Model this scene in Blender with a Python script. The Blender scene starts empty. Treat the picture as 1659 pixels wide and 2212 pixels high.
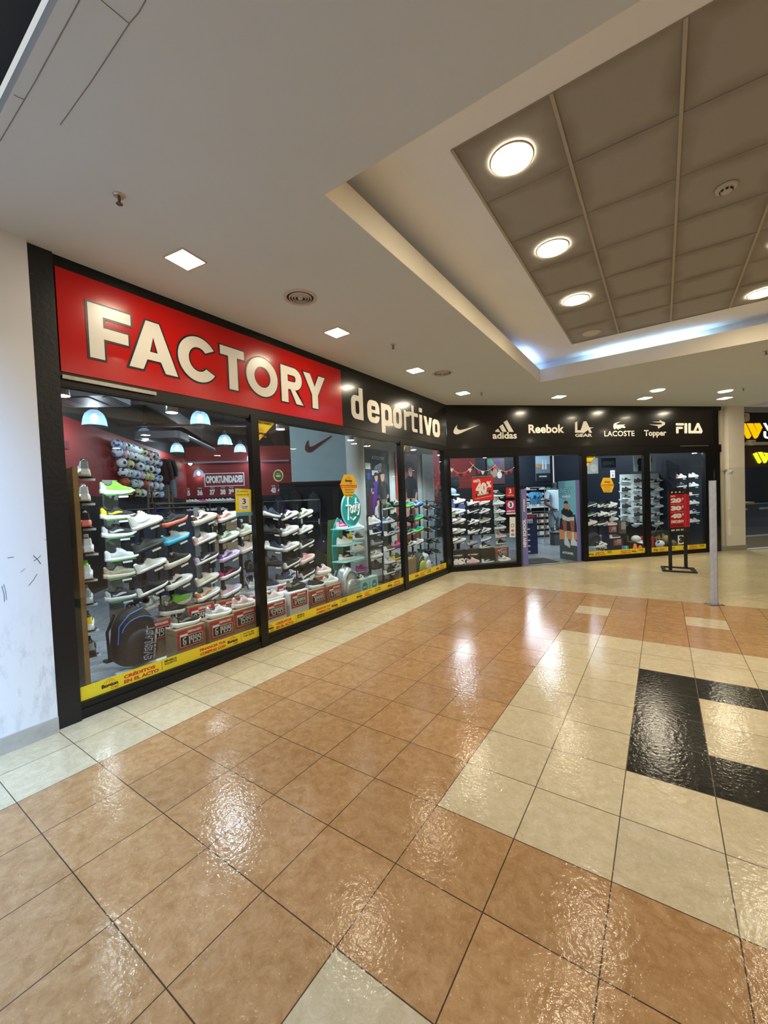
import bpy, math, random
from mathutils import Matrix, Vector
from mathutils.geometry import tessellate_polygon
random.seed(7)
SC = bpy.context.scene
COL = SC.collection
R = math.radians

# ------------------------------------------------------------------ camera
FPX = 877.8
CAM = Vector((0.997, -1.833, 1.608))
_pi, _ro, _ya = 0.0311793, -0.0400048, 0.6015536
_fw = Vector((-math.sin(_ya)*math.cos(_pi), math.cos(_ya)*math.cos(_pi), -math.sin(_pi)))
_r = Vector((math.cos(_ya), math.sin(_ya), 0)); _u = _r.cross(_fw)
_r, _u = _r*math.cos(_ro)+_u*math.sin(_ro), -_r*math.sin(_ro)+_u*math.cos(_ro)
cam_data = bpy.data.cameras.new('camera'); cam = bpy.data.objects.new('camera', cam_data); COL.objects.link(cam)
cam_data.sensor_fit = 'HORIZONTAL'; cam_data.sensor_width = 36.0; cam_data.lens = FPX/1659*36.0
cam_data.clip_start = 0.05; cam_data.clip_end = 200
cam.matrix_world = Matrix.Translation(CAM) @ Matrix((_r, _u, -_fw)).transposed().to_4x4()
SC.camera = cam

# ------------------------------------------------------------------ view + world (dim daylight of the open hall behind the viewer)
vs = SC.view_settings
vs.view_transform = 'Standard'; vs.look = 'None'; vs.gamma = 1.0; vs.use_curve_mapping = False
vs.exposure = 1.1
world = bpy.data.worlds.new('hall_daylight'); SC.world = world; world.use_nodes = True
WB = world.node_tree.nodes['Background']; WB.inputs[0].default_value = (0.86, 0.88, 0.90, 1); WB.inputs[1].default_value = 0.34

# frames of the two shop fronts: local x along the front, y up, z out into the mall
AX = -2.74
B0 = Vector((-2.74, 6.07, 0)); _a = R(45.5)
E1 = Vector((math.cos(_a), math.sin(_a), 0)); NI = Vector((-math.sin(_a), math.cos(_a), 0)); UP = Vector((0, 0, 1))
def frame(o, u, v, n):
    m = Matrix((u, v, n)).transposed().to_4x4(); m.translation = o; return m
FA = frame(Vector((AX, 0, 0)), Vector((0, 1, 0)), UP, Vector((1, 0, 0)))
FB = frame(B0, E1, UP, -NI)
def T(x, y=0, z=0): return Matrix.Translation((x, y, z))
def RX(a): return Matrix.Rotation(R(a), 4, 'X')
def RY(a): return Matrix.Rotation(R(a), 4, 'Y')
def RZ(a): return Matrix.Rotation(R(a), 4, 'Z')
# measured spots of the photograph turned into points on real planes of the place
def ray(x, y): return _fw + _r*((x-829.5)/FPX) - _u*((y-1106)/FPX)
def hit(x, y, P, N):
    d = ray(x, y); return CAM + d*((Vector(P)-CAM).dot(N)/d.dot(N))
def atz(x, y, z): return hit(x, y, (0, 0, z), UP)
def atA(x, y, d=0.0): return hit(x, y, (AX-d, 0, 0), Vector((1, 0, 0)))
def atB(x, y, d=0.0): return hit(x, y, B0+NI*d, NI)
def locA(x, y, d=0.0): w = atA(x, y, d); return w.y, w.z
def locB(x, y, d=0.0): w = atB(x, y, d)-B0; return w.dot(E1), w.z

# ------------------------------------------------------------------ lamps
def lamp(kind, name, loc, power, color, size=0.1, parent=None, rot=None, spot=None, size_y=None):
    d = bpy.data.lights.new(name, kind); d.energy = power; d.color = color
    if kind == 'AREA':
        d.size = size
        if size_y: d.shape = 'RECTANGLE'; d.size_y = size_y
    else: d.shadow_soft_size = size
    if kind == 'SPOT': d.spot_size = R(spot or 100); d.spot_blend = 0.6
    o = bpy.data.objects.new(name, d); COL.objects.link(o); o.location = loc
    if rot: o.rotation_euler = rot
    if parent: o.parent = parent
    return o
WARM = (1.0, 0.80, 0.50); COOL = (0.80, 0.92, 1.0)
# roof glazing over the open hall behind the viewer
_rg = lamp('AREA', 'roof_glazing_light', (2.6, -2.7, 7.4), 58, (0.30, 0.58, 1.0), 2.6, size_y=1.6)
_rg.rotation_euler = (Vector((-2.7, -2.0, 1.0))-_rg.location).to_track_quat('-Z', 'Y').to_euler(); _rg.data.spread = R(50)

# ------------------------------------------------------------------ materials
MATS = {}
def mat(name, color, rough=0.5, metal=0.0, spec=0.5, emit=None, estr=0.0, coat=0.0, bump=None, vary=None, trans=None):
    if name in MATS: return MATS[name]
    m = bpy.data.materials.new(name); m.use_nodes = True; nt = m.node_tree; b = nt.nodes['Principled BSDF']
    c = (*color, 1) if len(color) == 3 else color
    b.inputs['Base Color'].default_value = c; b.inputs['Roughness'].default_value = rough
    b.inputs['Metallic'].default_value = metal; b.inputs['Specular IOR Level'].default_value = spec
    b.inputs['Coat Weight'].default_value = coat; b.inputs['Coat Roughness'].default_value = 0.08
    if trans: b.inputs['Transmission Weight'].default_value = trans
    if emit: b.inputs['Emission Color'].default_value = (*emit, 1); b.inputs['Emission Strength'].default_value = estr
    if vary or bump:
        tc = nt.nodes.new('ShaderNodeTexCoord'); nz = nt.nodes.new('ShaderNodeTexNoise')
        s = (vary or bump)[0]; nz.inputs['Scale'].default_value = s; nz.inputs['Detail'].default_value = 5
        nt.links.new(tc.outputs['Object'], nz.inputs['Vector'])
        if vary:
            mx = nt.nodes.new('ShaderNodeMix'); mx.data_type = 'RGBA'; k = vary[1]
            mx.inputs[6].default_value = tuple(v*(1-k) for v in c[:3])+(1,); mx.inputs[7].default_value = tuple(min(1, v*(1+k)) for v in c[:3])+(1,)
            nt.links.new(nz.outputs['Fac'], mx.inputs[0]); nt.links.new(mx.outputs[2], b.inputs['Base Color'])
        if bump:
            bp = nt.nodes.new('ShaderNodeBump'); bp.inputs['Strength'].default_value = bump[1]; bp.inputs['Distance'].default_value = 0.01
            if vary: n2 = nt.nodes.new('ShaderNodeTexNoise'); n2.inputs['Scale'].default_value = bump[0]; nt.links.new(tc.outputs['Object'], n2.inputs['Vector']); nz = n2
            nt.links.new(nz.outputs['Fac'], bp.inputs['Height']); nt.links.new(bp.outputs[0], b.inputs['Normal'])
    MATS[name] = m; return m
PAL = dict(white=(.80, .82, .82), offwhite=(.72, .70, .62), black=(.018, .018, .02), charcoal=(.06, .065, .07), grey=(.28, .29, .30), lightgrey=(.55, .57, .59),
           navy=(.02, .035, .09), blue=(.04, .20, .62), skyblue=(.06, .52, .85), lime=(.20, .66, .05), green=(.05, .35, .16), mint=(.62, .80, .66), pink=(.82, .48, .50),
           palepink=(.85, .68, .66), magenta=(.65, .05, .28), lilac=(.62, .55, .78), purple=(.20, .06, .35), red=(.62, .03, .03), orange=(.90, .25, .04), coral=(.85, .22, .16),
           brown=(.13, .075, .045), tan=(.45, .33, .22), olive=(.25, .26, .18), teal=(.02, .42, .40), yellow=(.90, .72, .03), silver=(.62, .65, .68), beige=(.62, .54, .42))
SAY = dict(offwhite='cream', lightgrey='light grey', skyblue='sky blue', palepink='pale pink')
def fab(k): return mat('shoe_'+k, PAL[k], 0.62, spec=0.35, vary=(60, .06))
def flat(k, rough=.5): return mat('paint_'+k+str(int(rough*100)), PAL[k], rough)
def speckle(m, fn):   # add-on nodes for a material
    nt = m.node_tree; fn(nt, nt.nodes['Principled BSDF']); return m

def tile_mat(name, base, dark, light, ang=0.0, grout=(0.05, 0.035, 0.025), gw=0.006, off=(0, 0), rough=0.13, spots=True):
    m = bpy.data.materials.new(name); m.use_nodes = True; nt = m.node_tree; N = nt.nodes; L = nt.links; b = N['Principled BSDF']; b.inputs['Specular IOR Level'].default_value = .28
    tc = N.new('ShaderNodeTexCoord'); mp = N.new('ShaderNodeMapping'); mp.inputs['Rotation'].default_value = (0, 0, ang)
    mp.inputs['Location'].default_value = (off[0], off[1], 0); L.new(tc.outputs['Object'], mp.inputs['Vector'])
    sc = N.new('ShaderNodeVectorMath'); sc.operation = 'SCALE'; sc.inputs['Scale'].default_value = 2.5; L.new(mp.outputs[0], sc.inputs[0])
    fl = N.new('ShaderNodeVectorMath'); fl.operation = 'FLOOR'; L.new(sc.outputs[0], fl.inputs[0])
    fr = N.new('ShaderNodeVectorMath'); fr.operation = 'FRACTION'; L.new(sc.outputs[0], fr.inputs[0])
    sep = N.new('ShaderNodeSeparateXYZ'); L.new(fr.outputs[0], sep.inputs[0])
    def edge(o):
        s = N.new('ShaderNodeMath'); s.operation = 'SUBTRACT'; L.new(o, s.inputs[0]); s.inputs[1].default_value = .5
        a = N.new('ShaderNodeMath'); a.operation = 'ABSOLUTE'; L.new(s.outputs[0], a.inputs[0]); return a.outputs[0]
    mxm = N.new('ShaderNodeMath'); mxm.operation = 'MAXIMUM'; L.new(edge(sep.outputs['X']), mxm.inputs[0]); L.new(edge(sep.outputs['Y']), mxm.inputs[1])
    gr = N.new('ShaderNodeMath'); gr.operation = 'GREATER_THAN'; gr.inputs[1].default_value = .5-gw; L.new(mxm.outputs[0], gr.inputs[0])
    # marbling, shifted per tile
    wn = N.new('ShaderNodeTexWhiteNoise'); L.new(fl.outputs[0], wn.inputs['Vector'])
    ad = N.new('ShaderNodeVectorMath'); ad.operation = 'MULTIPLY_ADD'; L.new(wn.outputs['Color'], ad.inputs[0]); ad.inputs[1].default_value = (9, 9, 9); L.new(mp.outputs[0], ad.inputs[2])
    n1 = N.new('ShaderNodeTexNoise'); n1.inputs['Scale'].default_value = 17; n1.inputs['Detail'].default_value = 12; n1.inputs['Roughness'].default_value = .74; n1.inputs['Distortion'].default_value = .5; L.new(ad.outputs[0], n1.inputs['Vector'])
    rp = N.new('ShaderNodeValToRGB'); rp.color_ramp.elements[0].position = .30; rp.color_ramp.elements[0].color = (*dark, 1); rp.color_ramp.elements[1].position = .72; rp.color_ramp.elements[1].color = (*light, 1)
    e = rp.color_ramp.elements.new(.5); e.color = (*base, 1); L.new(n1.outputs['Fac'], rp.inputs[0])
    cur = rp.outputs[0]
    if spots:
        # fine dark veins and small pale chips
        n2 = N.new('ShaderNodeTexNoise'); n2.inputs['Scale'].default_value = 34; n2.inputs['Detail'].default_value = 4; n2.inputs['Distortion'].default_value = 1.4; L.new(ad.outputs[0], n2.inputs['Vector'])
        r2 = N.new('ShaderNodeValToRGB'); r2.color_ramp.elements[0].position = .49; r2.color_ramp.elements[0].color = (0, 0, 0, 1); r2.color_ramp.elements[1].position = .535; r2.color_ramp.elements[1].color = (0, 0, 0, 1)
        ee = r2.color_ramp.elements.new(.51); ee.color = (.22, .22, .22, 1); L.new(n2.outputs['Fac'], r2.inputs[0])
        m2 = N.new('ShaderNodeMix'); m2.data_type = 'RGBA'; L.new(r2.outputs[0], m2.inputs[0]); L.new(cur, m2.inputs[6]); m2.inputs[7].default_value = tuple(v*.45 for v in dark)+(1,)
        vo = N.new('ShaderNodeTexVoronoi'); vo.inputs['Scale'].default_value = 42; L.new(ad.outputs[0], vo.inputs['Vector'])
        lt = N.new('ShaderNodeMath'); lt.operation = 'LESS_THAN'; lt.inputs[1].default_value = .10; L.new(vo.outputs['Distance'], lt.inputs[0])
        lm = N.new('ShaderNodeMath'); lm.operation = 'MULTIPLY'; L.new(lt.outputs[0], lm.inputs[0]); L.new(n1.outputs['Fac'], lm.inputs[1])
        m3 = N.new('ShaderNodeMix'); m3.data_type = 'RGBA'; L.new(lm.outputs[0], m3.inputs[0]); L.new(m2.outputs[2], m3.inputs[6]); m3.inputs[7].default_value = tuple(min(1, v*1.7) for v in light)+(1,)
        cur = m3.outputs[2]
    # tone of each tile
    hs = N.new('ShaderNodeHueSaturation'); mr = N.new('ShaderNodeMapRange'); mr.inputs[3].default_value = .92; mr.inputs[4].default_value = 1.06; L.new(wn.outputs['Value'], mr.inputs[0]); L.new(mr.outputs[0], hs.inputs['Value']); L.new(cur, hs.inputs['Color'])
    mg = N.new('ShaderNodeMix'); mg.data_type = 'RGBA'; L.new(gr.outputs[0], mg.inputs[0]); L.new(hs.outputs[0], mg.inputs[6]); mg.inputs[7].default_value = (*grout, 1)
    L.new(mg.outputs[2], b.inputs['Base Color'])
    rr = N.new('ShaderNodeMapRange'); rr.inputs[3].default_value = rough*.35; rr.inputs[4].default_value = rough*1.5; L.new(n1.outputs['Fac'], rr.inputs[0]); L.new(rr.outputs[0], b.inputs['Roughness'])
    nb = N.new('ShaderNodeTexNoise'); nb.inputs['Scale'].default_value = 42; nb.inputs['Detail'].default_value = 3; L.new(mp.outputs[0], nb.inputs['Vector'])
    bp = N.new('ShaderNodeBump'); bp.inputs['Strength'].default_value = .16; bp.inputs['Distance'].default_value = .01; L.new(nb.outputs['Fac'], bp.inputs['Height']); L.new(bp.outputs[0], b.inputs['Normal'])
    MATS[name] = m; return m

def glass_mat(name, tint=(1, 1, 1), ior=1.5, rough=0.0):
    m = bpy.data.materials.new(name); m.use_nodes = True; nt = m.node_tree; N = nt.nodes; L = nt.links
    N.remove(N['Principled BSDF']); out = N['Material Output']
    tr = N.new('ShaderNodeBsdfTransparent'); tr.inputs[0].default_value = (*tint, 1); gl = N.new('ShaderNodeBsdfGlossy'); gl.inputs['Roughness'].default_value = rough
    gl.inputs[0].default_value = (1, 1, 1, 1)
    lw = N.new('ShaderNodeLayerWeight'); lw.inputs[0].default_value = .5; pw = N.new('ShaderNodeMath'); pw.operation = 'POWER'; pw.inputs[1].default_value = 5; L.new(lw.outputs['Facing'], pw.inputs[0])
    ma = N.new('ShaderNodeMath'); ma.operation = 'MULTIPLY_ADD'; ma.inputs[1].default_value = .95; ma.inputs[2].default_value = .035; L.new(pw.outputs[0], ma.inputs[0]); mx = N.new('ShaderNodeMixShader')
    L.new(ma.outputs[0], mx.inputs[0]); L.new(tr.outputs[0], mx.inputs[1]); L.new(gl.outputs[0], mx.inputs[2]); L.new(mx.outputs[0], out.inputs[0])
    MATS[name] = m; return m

# ------------------------------------------------------------------ mesh builder
class MB:
    def __init__(s): s.v = []; s.f = []; s.m = []; s.sm = []
    def add(s, vs, fs, mi=0, M=None, smooth=False):
        b = len(s.v)
        s.v += [tuple(M @ Vector(p)) if M else tuple(p) for p in vs]
        s.f += [tuple(b+i for i in f) for f in fs]; s.m += [mi]*len(fs); s.sm += [smooth]*len(fs); return s
    def box(s, x0, y0, z0, x1, y1, z1, mi=0, M=None):
        v = [(x, y, z) for z in (z0, z1) for y in (y0, y1) for x in (x0, x1)]
        return s.add(v, [(0, 2, 3, 1), (4, 5, 7, 6), (0, 1, 5, 4), (2, 6, 7, 3), (0, 4, 6, 2), (1, 3, 7, 5)], mi, M)
    def cbox(s, x0, y0, z0, x1, y1, z1, c=0.01, mi=0, M=None):   # box with chamfered vertical (z) edges
        L = [(x0+c, y0), (x1-c, y0), (x1, y0+c), (x1, y1-c), (x1-c, y1), (x0+c, y1), (x0, y1-c), (x0, y0+c)]
        return s.prism([L], z0, z1, mi, M)
    def prism(s, loops, z0, z1, mi=0, M=None, side=None):
        tri = tessellate_polygon([[Vector((p[0], p[1], 0)) for p in l] for l in loops])
        pts = [p for l in loops for p in l]; n = len(pts)
        v = [(p[0], p[1], z0) for p in pts]+[(p[0], p[1], z1) for p in pts]
        f = []
        for t in tri:
            a, b, c = t; A, B, C_ = pts[a], pts[b], pts[c]
            if (B[0]-A[0])*(C_[1]-A[1])-(B[1]-A[1])*(C_[0]-A[0]) < 0: a, c = c, a
            f.append((n+a, n+b, n+c)); f.append((a, c, b))
        s.add(v, f, mi, M)
        b0 = 0; sf = []
        for l in loops:
            k = len(l)
            for i in range(k):
                j = (i+1) % k; sf.append((b0+i, b0+j, n+b0+j, n+b0+i))
            b0 += k
        s.add(v, sf, mi if side is None else side, M); return s
    def tube(s, pts, r, n=8, mi=0, M=None, caps=True, smooth=True, rs=None):
        pts = [Vector(p) for p in pts]; V = []; F = []
        for i, p in enumerate(pts):
            t = (pts[min(i+1, len(pts)-1)]-pts[max(i-1, 0)]).normalized()
            ref = Vector((0, 0, 1)) if abs(t.z) < .9 else Vector((1, 0, 0))
            if i == 0 or True: a = t.cross(ref).normalized(); b = t.cross(a)
            rr = rs[i] if rs else r
            V += [tuple(p+a*rr*math.cos(2*math.pi*k/n)+b*rr*math.sin(2*math.pi*k/n)) for k in range(n)]
        for i in range(len(pts)-1):
            for k in range(n): F.append((i*n+k, i*n+(k+1) % n, (i+1)*n+(k+1) % n, (i+1)*n+k))
        s.add(V, F, mi, M, smooth)
        if caps: s.add(V, [tuple(range(n)), tuple((len(pts)-1)*n+k for k in reversed(range(n)))], mi, M)
        return s
    def lathe(s, prof, n=24, mi=0, M=None, smooth=True):
        V = []; F = []
        for r, z in prof: V += [(r*math.cos(2*math.pi*k/n), r*math.sin(2*math.pi*k/n), z) for k in range(n)]
        for i in range(len(prof)-1):
            for k in range(n): F.append((i*n+k, i*n+(k+1) % n, (i+1)*n+(k+1) % n, (i+1)*n+k))
        return s.add(V, F, mi, M, smooth)
    def grid(s, rows, mi=0, M=None, smooth=True, closed=False, mif=None):
        n = len(rows[0]); V = [p for r in rows for p in r]
        for i in range(len(rows)-1):
            for k in range(n if closed else n-1):
                f = (i*n+k, i*n+(k+1) % n, (i+1)*n+(k+1) % n, (i+1)*n+k)
                s.f.append(tuple(len(s.v)+q for q in f)); s.m.append(mif(i, k) if mif else mi); s.sm.append(smooth)
        s.v += [tuple(M @ Vector(p)) if M else tuple(p) for p in V]; return s
    def sphere(s, r, c=(0, 0, 0), nu=16, nv=10, mi=0, M=None, sc=(1, 1, 1)):
        rows = []
        for i in range(nv+1):
            a = math.pi*i/nv-math.pi/2
            rows.append([(c[0]+sc[0]*r*math.cos(a)*math.cos(2*math.pi*k/nu), c[1]+sc[1]*r*math.cos(a)*math.sin(2*math.pi*k/nu), c[2]+sc[2]*r*math.sin(a)) for k in range(nu)])
        return s.grid(rows, mi, M, True, True)
    def mesh(s, name):
        me = bpy.data.meshes.new(name); me.from_pydata(s.v, [], s.f); me.polygons.foreach_set('material_index', s.m); me.polygons.foreach_set('use_smooth', s.sm); me.update(); return me

def obj(name, data, mats, parent=None, M=None):
    me = data.mesh(name) if isinstance(data, MB) else data
    if not isinstance(mats, (list, tuple)): mats = [mats]
    if len(me.materials) == 0:
        for m in mats: me.materials.append(m)
    o = bpy.data.objects.new(name, me); COL.objects.link(o)
    if parent: o.parent = parent
    if M is not None: o.matrix_local = M
    return o
def ghost(name, me, mats, parent=None, M=None):     # shares mesh data, own materials
    o = bpy.data.objects.new(name, me); COL.objects.link(o)
    if len(me.materials) < len(mats):
        for m in mats[len(me.materials):]: me.materials.append(m)
    for i, m in enumerate(mats): o.material_slots[i].link = 'OBJECT'; o.material_slots[i].material = m
    if parent: o.parent = parent
    if M is not None: o.matrix_local = M
    return o
USED = {}
def tag(o, label, cat, group=None):
    if label in USED: label = label  # reported by the checker when repeated
    USED[label] = USED.get(label, 0)+1
    o['label'] = label; o['category'] = cat
    if group: o['group'] = group
    return o
def thing(name, label, cat, M=None, group=None):
    o = bpy.data.objects.new(name, None); o.empty_display_size = .05; COL.objects.link(o)
    if M is not None: o.matrix_world = M
    return tag(o, label, cat, group)
def struct(name, data, mats, parent=None, M=None):
    o = obj(name, data, mats, parent, M)
    if not parent: o['kind'] = 'structure'
    return o
def sroot(name, M=None):
    o = bpy.data.objects.new(name, None); COL.objects.link(o); o['kind'] = 'structure'
    if M is not None: o.matrix_world = M
    return o

_TX = {}
def text_mesh(s, bold=0.0, shear=0.0, depth=0.002, spacing=1.0, lines=None):
    key = (s, bold, shear, spacing)
    if key in _TX: return _TX[key]
    c = bpy.data.curves.new('lettering', 'FONT'); c.body = s; c.size = 1; c.offset = bold; c.shear = shear; c.extrude = 0; c.resolution_u = 3
    c.space_character = spacing; c.space_line = 0.85; c.align_x = 'LEFT'
    o = bpy.data.objects.new('lettering', c); me = bpy.data.meshes.new_from_object(o)
    bpy.data.objects.remove(o); xs = [v.co.x for v in me.vertices]; ys = [v.co.y for v in me.vertices]
    x0, x1, y0, y1 = min(xs), max(xs), min(ys), max(ys)
    for v in me.vertices: v.co.x = (v.co.x-x0)/(x1-x0); v.co.y = (v.co.y-y0)/(y1-y0); v.co.z = 0
    me.materials.clear(); me.update()
    _TX[key] = me; return me
def text(parent, s, box, n, m, bold=0.03, shear=0.0, name='lettering', rot=0, spacing=1.0):
    x0, y0, x1, y1 = box
    me = text_mesh(s, bold, shear, spacing=spacing)
    M = T(x0, y0, n) @ RZ(rot) @ Matrix.Diagonal((x1-x0, y1-y0, 1, 1))
    return ghost(name, me, [m], parent, M)

def rrect(x0, y0, x1, y1, r, n=6):
    out = []
    for cx, cy, a0 in ((x1-r, y1-r, 0), (x0+r, y1-r, 90), (x0+r, y0+r, 180), (x1-r, y0+r, 270)):
        out += [(cx+r*math.cos(R(a0+90*k/n)), cy+r*math.sin(R(a0+90*k/n))) for k in range(n+1)]
    return out
def ellipse(cx, cy, rx, ry, n=28, a0=0, a1=360):
    full = a1-a0 >= 360
    return [(cx+rx*math.cos(R(a0+(a1-a0)*k/(n if full else n-1))), cy+ry*math.sin(R(a0+(a1-a0)*k/(n if full else n-1)))) for k in range(n)]
def rect(x0, y0, x1, y1): return [(x0, y0), (x1, y0), (x1, y1), (x0, y1)]
# ================================================================== STRUCTURE
M_PL = mat('plaster_ceiling', (.62, .67, .69), .9, vary=(1.2, .03))
M_PL2 = mat('plaster_recess', (.82, .87, .96), .9, vary=(2, .03))
M_LIP = mat('plaster_lip', (.74, .68, .56), .85, vary=(5, .05))
M_FR = mat('black_aluminium', (.006, .006, .006), .30, spec=.35, vary=(9, .3))
M_GL = glass_mat('shop_glass', (.95, .97, .97), 1.5)
def wall_white(nt, b):
    N, L = nt.nodes, nt.links
    tc = N.new('ShaderNodeTexCoord'); sep = N.new('ShaderNodeSeparateXYZ'); L.new(tc.outputs['Object'], sep.inputs[0])
    mp = N.new('ShaderNodeMapping'); mp.inputs['Scale'].default_value = (1, 3.0, 1.0); L.new(tc.outputs['Object'], mp.inputs[0])
    nz = N.new('ShaderNodeTexNoise'); nz.inputs['Scale'].default_value = 3.5; nz.inputs['Detail'].default_value = 9; nz.inputs['Roughness'].default_value = .72; L.new(mp.outputs[0], nz.inputs[0])
    rp = N.new('ShaderNodeValToRGB'); rp.color_ramp.elements[0].position = .50; rp.color_ramp.elements[0].color = (0, 0, 0, 1); rp.color_ramp.elements[1].position = .72; rp.color_ramp.elements[1].color = (1, 1, 1, 1); L.new(nz.outputs['Fac'], rp.inputs[0])
    hz = N.new('ShaderNodeValToRGB'); cr = hz.color_ramp; cr.elements[0].position = .04; cr.elements[0].color = (.35, .35, .35, 1); cr.elements[1].position = .5; cr.elements[1].color = (.0, .0, .0, 1)
    e = cr.elements.new(.14); e.color = (.8, .8, .8, 1); e = cr.elements.new(.26); e.color = (.12, .12, .12, 1)
    dv = N.new('ShaderNodeMath'); dv.operation = 'DIVIDE'; dv.inputs[1].default_value = 3.54; L.new(sep.outputs['Z'], dv.inputs[0]); L.new(dv.outputs[0], hz.inputs[0])
    mu = N.new('ShaderNodeMath'); mu.operation = 'MULTIPLY'; L.new(rp.outputs[0], mu.inputs[0]); L.new(hz.outputs[0], mu.inputs[1])
    mx = N.new('ShaderNodeMix'); mx.data_type = 'RGBA'; L.new(mu.outputs[0], mx.inputs[0]); mx.inputs[6].default_value = (.80, .79, .78, 1); mx.inputs[7].default_value = (.33, .31, .31, 1)
    L.new(mx.outputs[2], b.inputs['Base Color'])
M_WW = speckle(mat('white_wall_paint', (.8, .79, .78), .55), wall_white)

# floor of the mall
M_CREAM = tile_mat('tile_cream', (.62, .52, .345), (.52, .42, .26), (.74, .64, .46), grout=(.10, .07, .045))
M_TERRA = tile_mat('tile_terracotta', (.46, .265, .120), (.34, .18, .075), (.58, .37, .20), grout=(.07, .04, .025))
M_BLACK = tile_mat('tile_black', (.020, .018, .014), (.010, .009, .008), (.035, .032, .026), grout=(.13, .11, .09))
M_DIAG = tile_mat('tile_cream_diagonal', (.58, .48, .30), (.49, .39, .23), (.67, .57, .39), ang=-R(45.5), grout=(.30, .23, .15), gw=.004, off=(.13, .2))
TL = .4
def tile_kind(i, j):
    if j < -5: return 0
    if 0 <= i < 8 and j >= 0 and j < 8:
        if 2 <= j < 6 and 2 <= i < 6 and not (3 <= j < 5 and 3 <= i < 5): return 2
        return 0
    if i in (10, -3) and j % 3 == 0 and j >= 0: return 0
    return 1
fl = MB()
for i in range(-14, 13):
    for j in range(-7, 32):
        x0 = max(j*TL, -2.75); y0 = i*TL
        fl.add([(x0, y0, 0), ((j+1)*TL, y0, 0), ((j+1)*TL, y0+TL, 0), (x0, y0+TL, 0)], [(0, 1, 2, 3)], tile_kind(i, j))
e25 = B0+E1*26
fl.add([(-2.75, 5.2, 0), (12.8, 5.2, 0), (16, 10, 0), (e25.x, e25.y, 0), (B0.x, B0.y, 0), (-2.75, 6.07, 0)], [(0, 1, 2, 3, 4, 5)], 3)
struct('floor', fl, [M_CREAM, M_TERRA, M_BLACK, M_DIAG])
def PB(s, d, z=0): p = B0+E1*s+NI*d; return (p.x, p.y, z)
M_SF = tile_mat('tile_store_grey', (.34, .39, .44), (.26, .30, .35), (.42, .48, .52), ang=-R(45.5), grout=(.12, .14, .16), rough=.2, spots=False)
sf = MB().add([(-2.75, -6, 0), PB(0, 0), PB(7.4, 0), PB(7.4, 9), PB(-9, 9), PB(-9, -9), (-2.75, -6, 0)][:6], [(5, 4, 3, 2, 1, 0)])
struct('floor', sf, M_SF).name = 'floor_store'

# mall ceiling with its recess
P1 = atz(1578, 884, 3.54); P2 = atz(1655, 868, 3.54); dP = (P2-P1)
far = P1+dP*(12-P1.x)/dP.x if abs(dP.x) > .05 else P2
HX0, HX1, HY0, HY1 = -.735, 2.98, .163, 5.67
hole = rect(HX0, HY0, HX1, HY1)
c = MB().prism([[(-2.76, -1.17), (12.5, -1.17), (12.5, far.y), (P1.x, P1.y), (B0.x, B0.y)], hole], 3.54, 3.60)
struct('ceiling', c, M_PL)
# board joints and fascia edge of the soffit
c = MB()
for (x0, y0, x1, y1) in ((172, 0, 0, 305), (315, 0, 280, 50), (280, 50, 130, 270), (218, 0, 278, 50), (30, 205, 52, 215)):
    a, b = atz(x0, y0, 3.5395), atz(x1, y1, 3.5395); c.tube([a, (a+b)/2+Vector((0, .004, 0)), b], .0022, 4)
struct('trim_1', c, mat('plaster_joint', (.26, .24, .22), .9))
c = MB(); lw = .03
c.box(HX0-lw, HY0-lw, 3.5415, HX0+.003, HY1+lw, 3.76); c.box(HX1-.003, HY0-lw, 3.5415, HX1+lw, HY1+lw, 3.76)
c.box(HX0, HY0-lw, 3.5417, HX1, HY0+.003, 3.7598); c.box(HX0, HY1-.003, 3.5417, HX1, HY1+lw, 3.7598)
struct('trim_2', c, M_LIP)
g = .15; GX0, GX1, GY0, GY1 = -.113, 2.367, .739, 5.113
c = MB().prism([rect(HX0-g, HY0-g, HX1+g, HY1+g), rect(GX0, GY0, GX1, GY1)], 3.89, 3.93)
for a in ((HX0-g-.02, HY0-g, HX0-g, HY1+g), (HX1+g, HY0-g, HX1+g+.02, HY1+g), (HX0-g, HY0-g-.02, HX1+g, HY0-g), (HX0-g, HY1+g, HX1+g, HY1+g+.02)):
    c.box(a[0], a[1], 3.58, a[2], a[3], 3.93)
struct('ceiling_recess', c, M_PL2)
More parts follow.
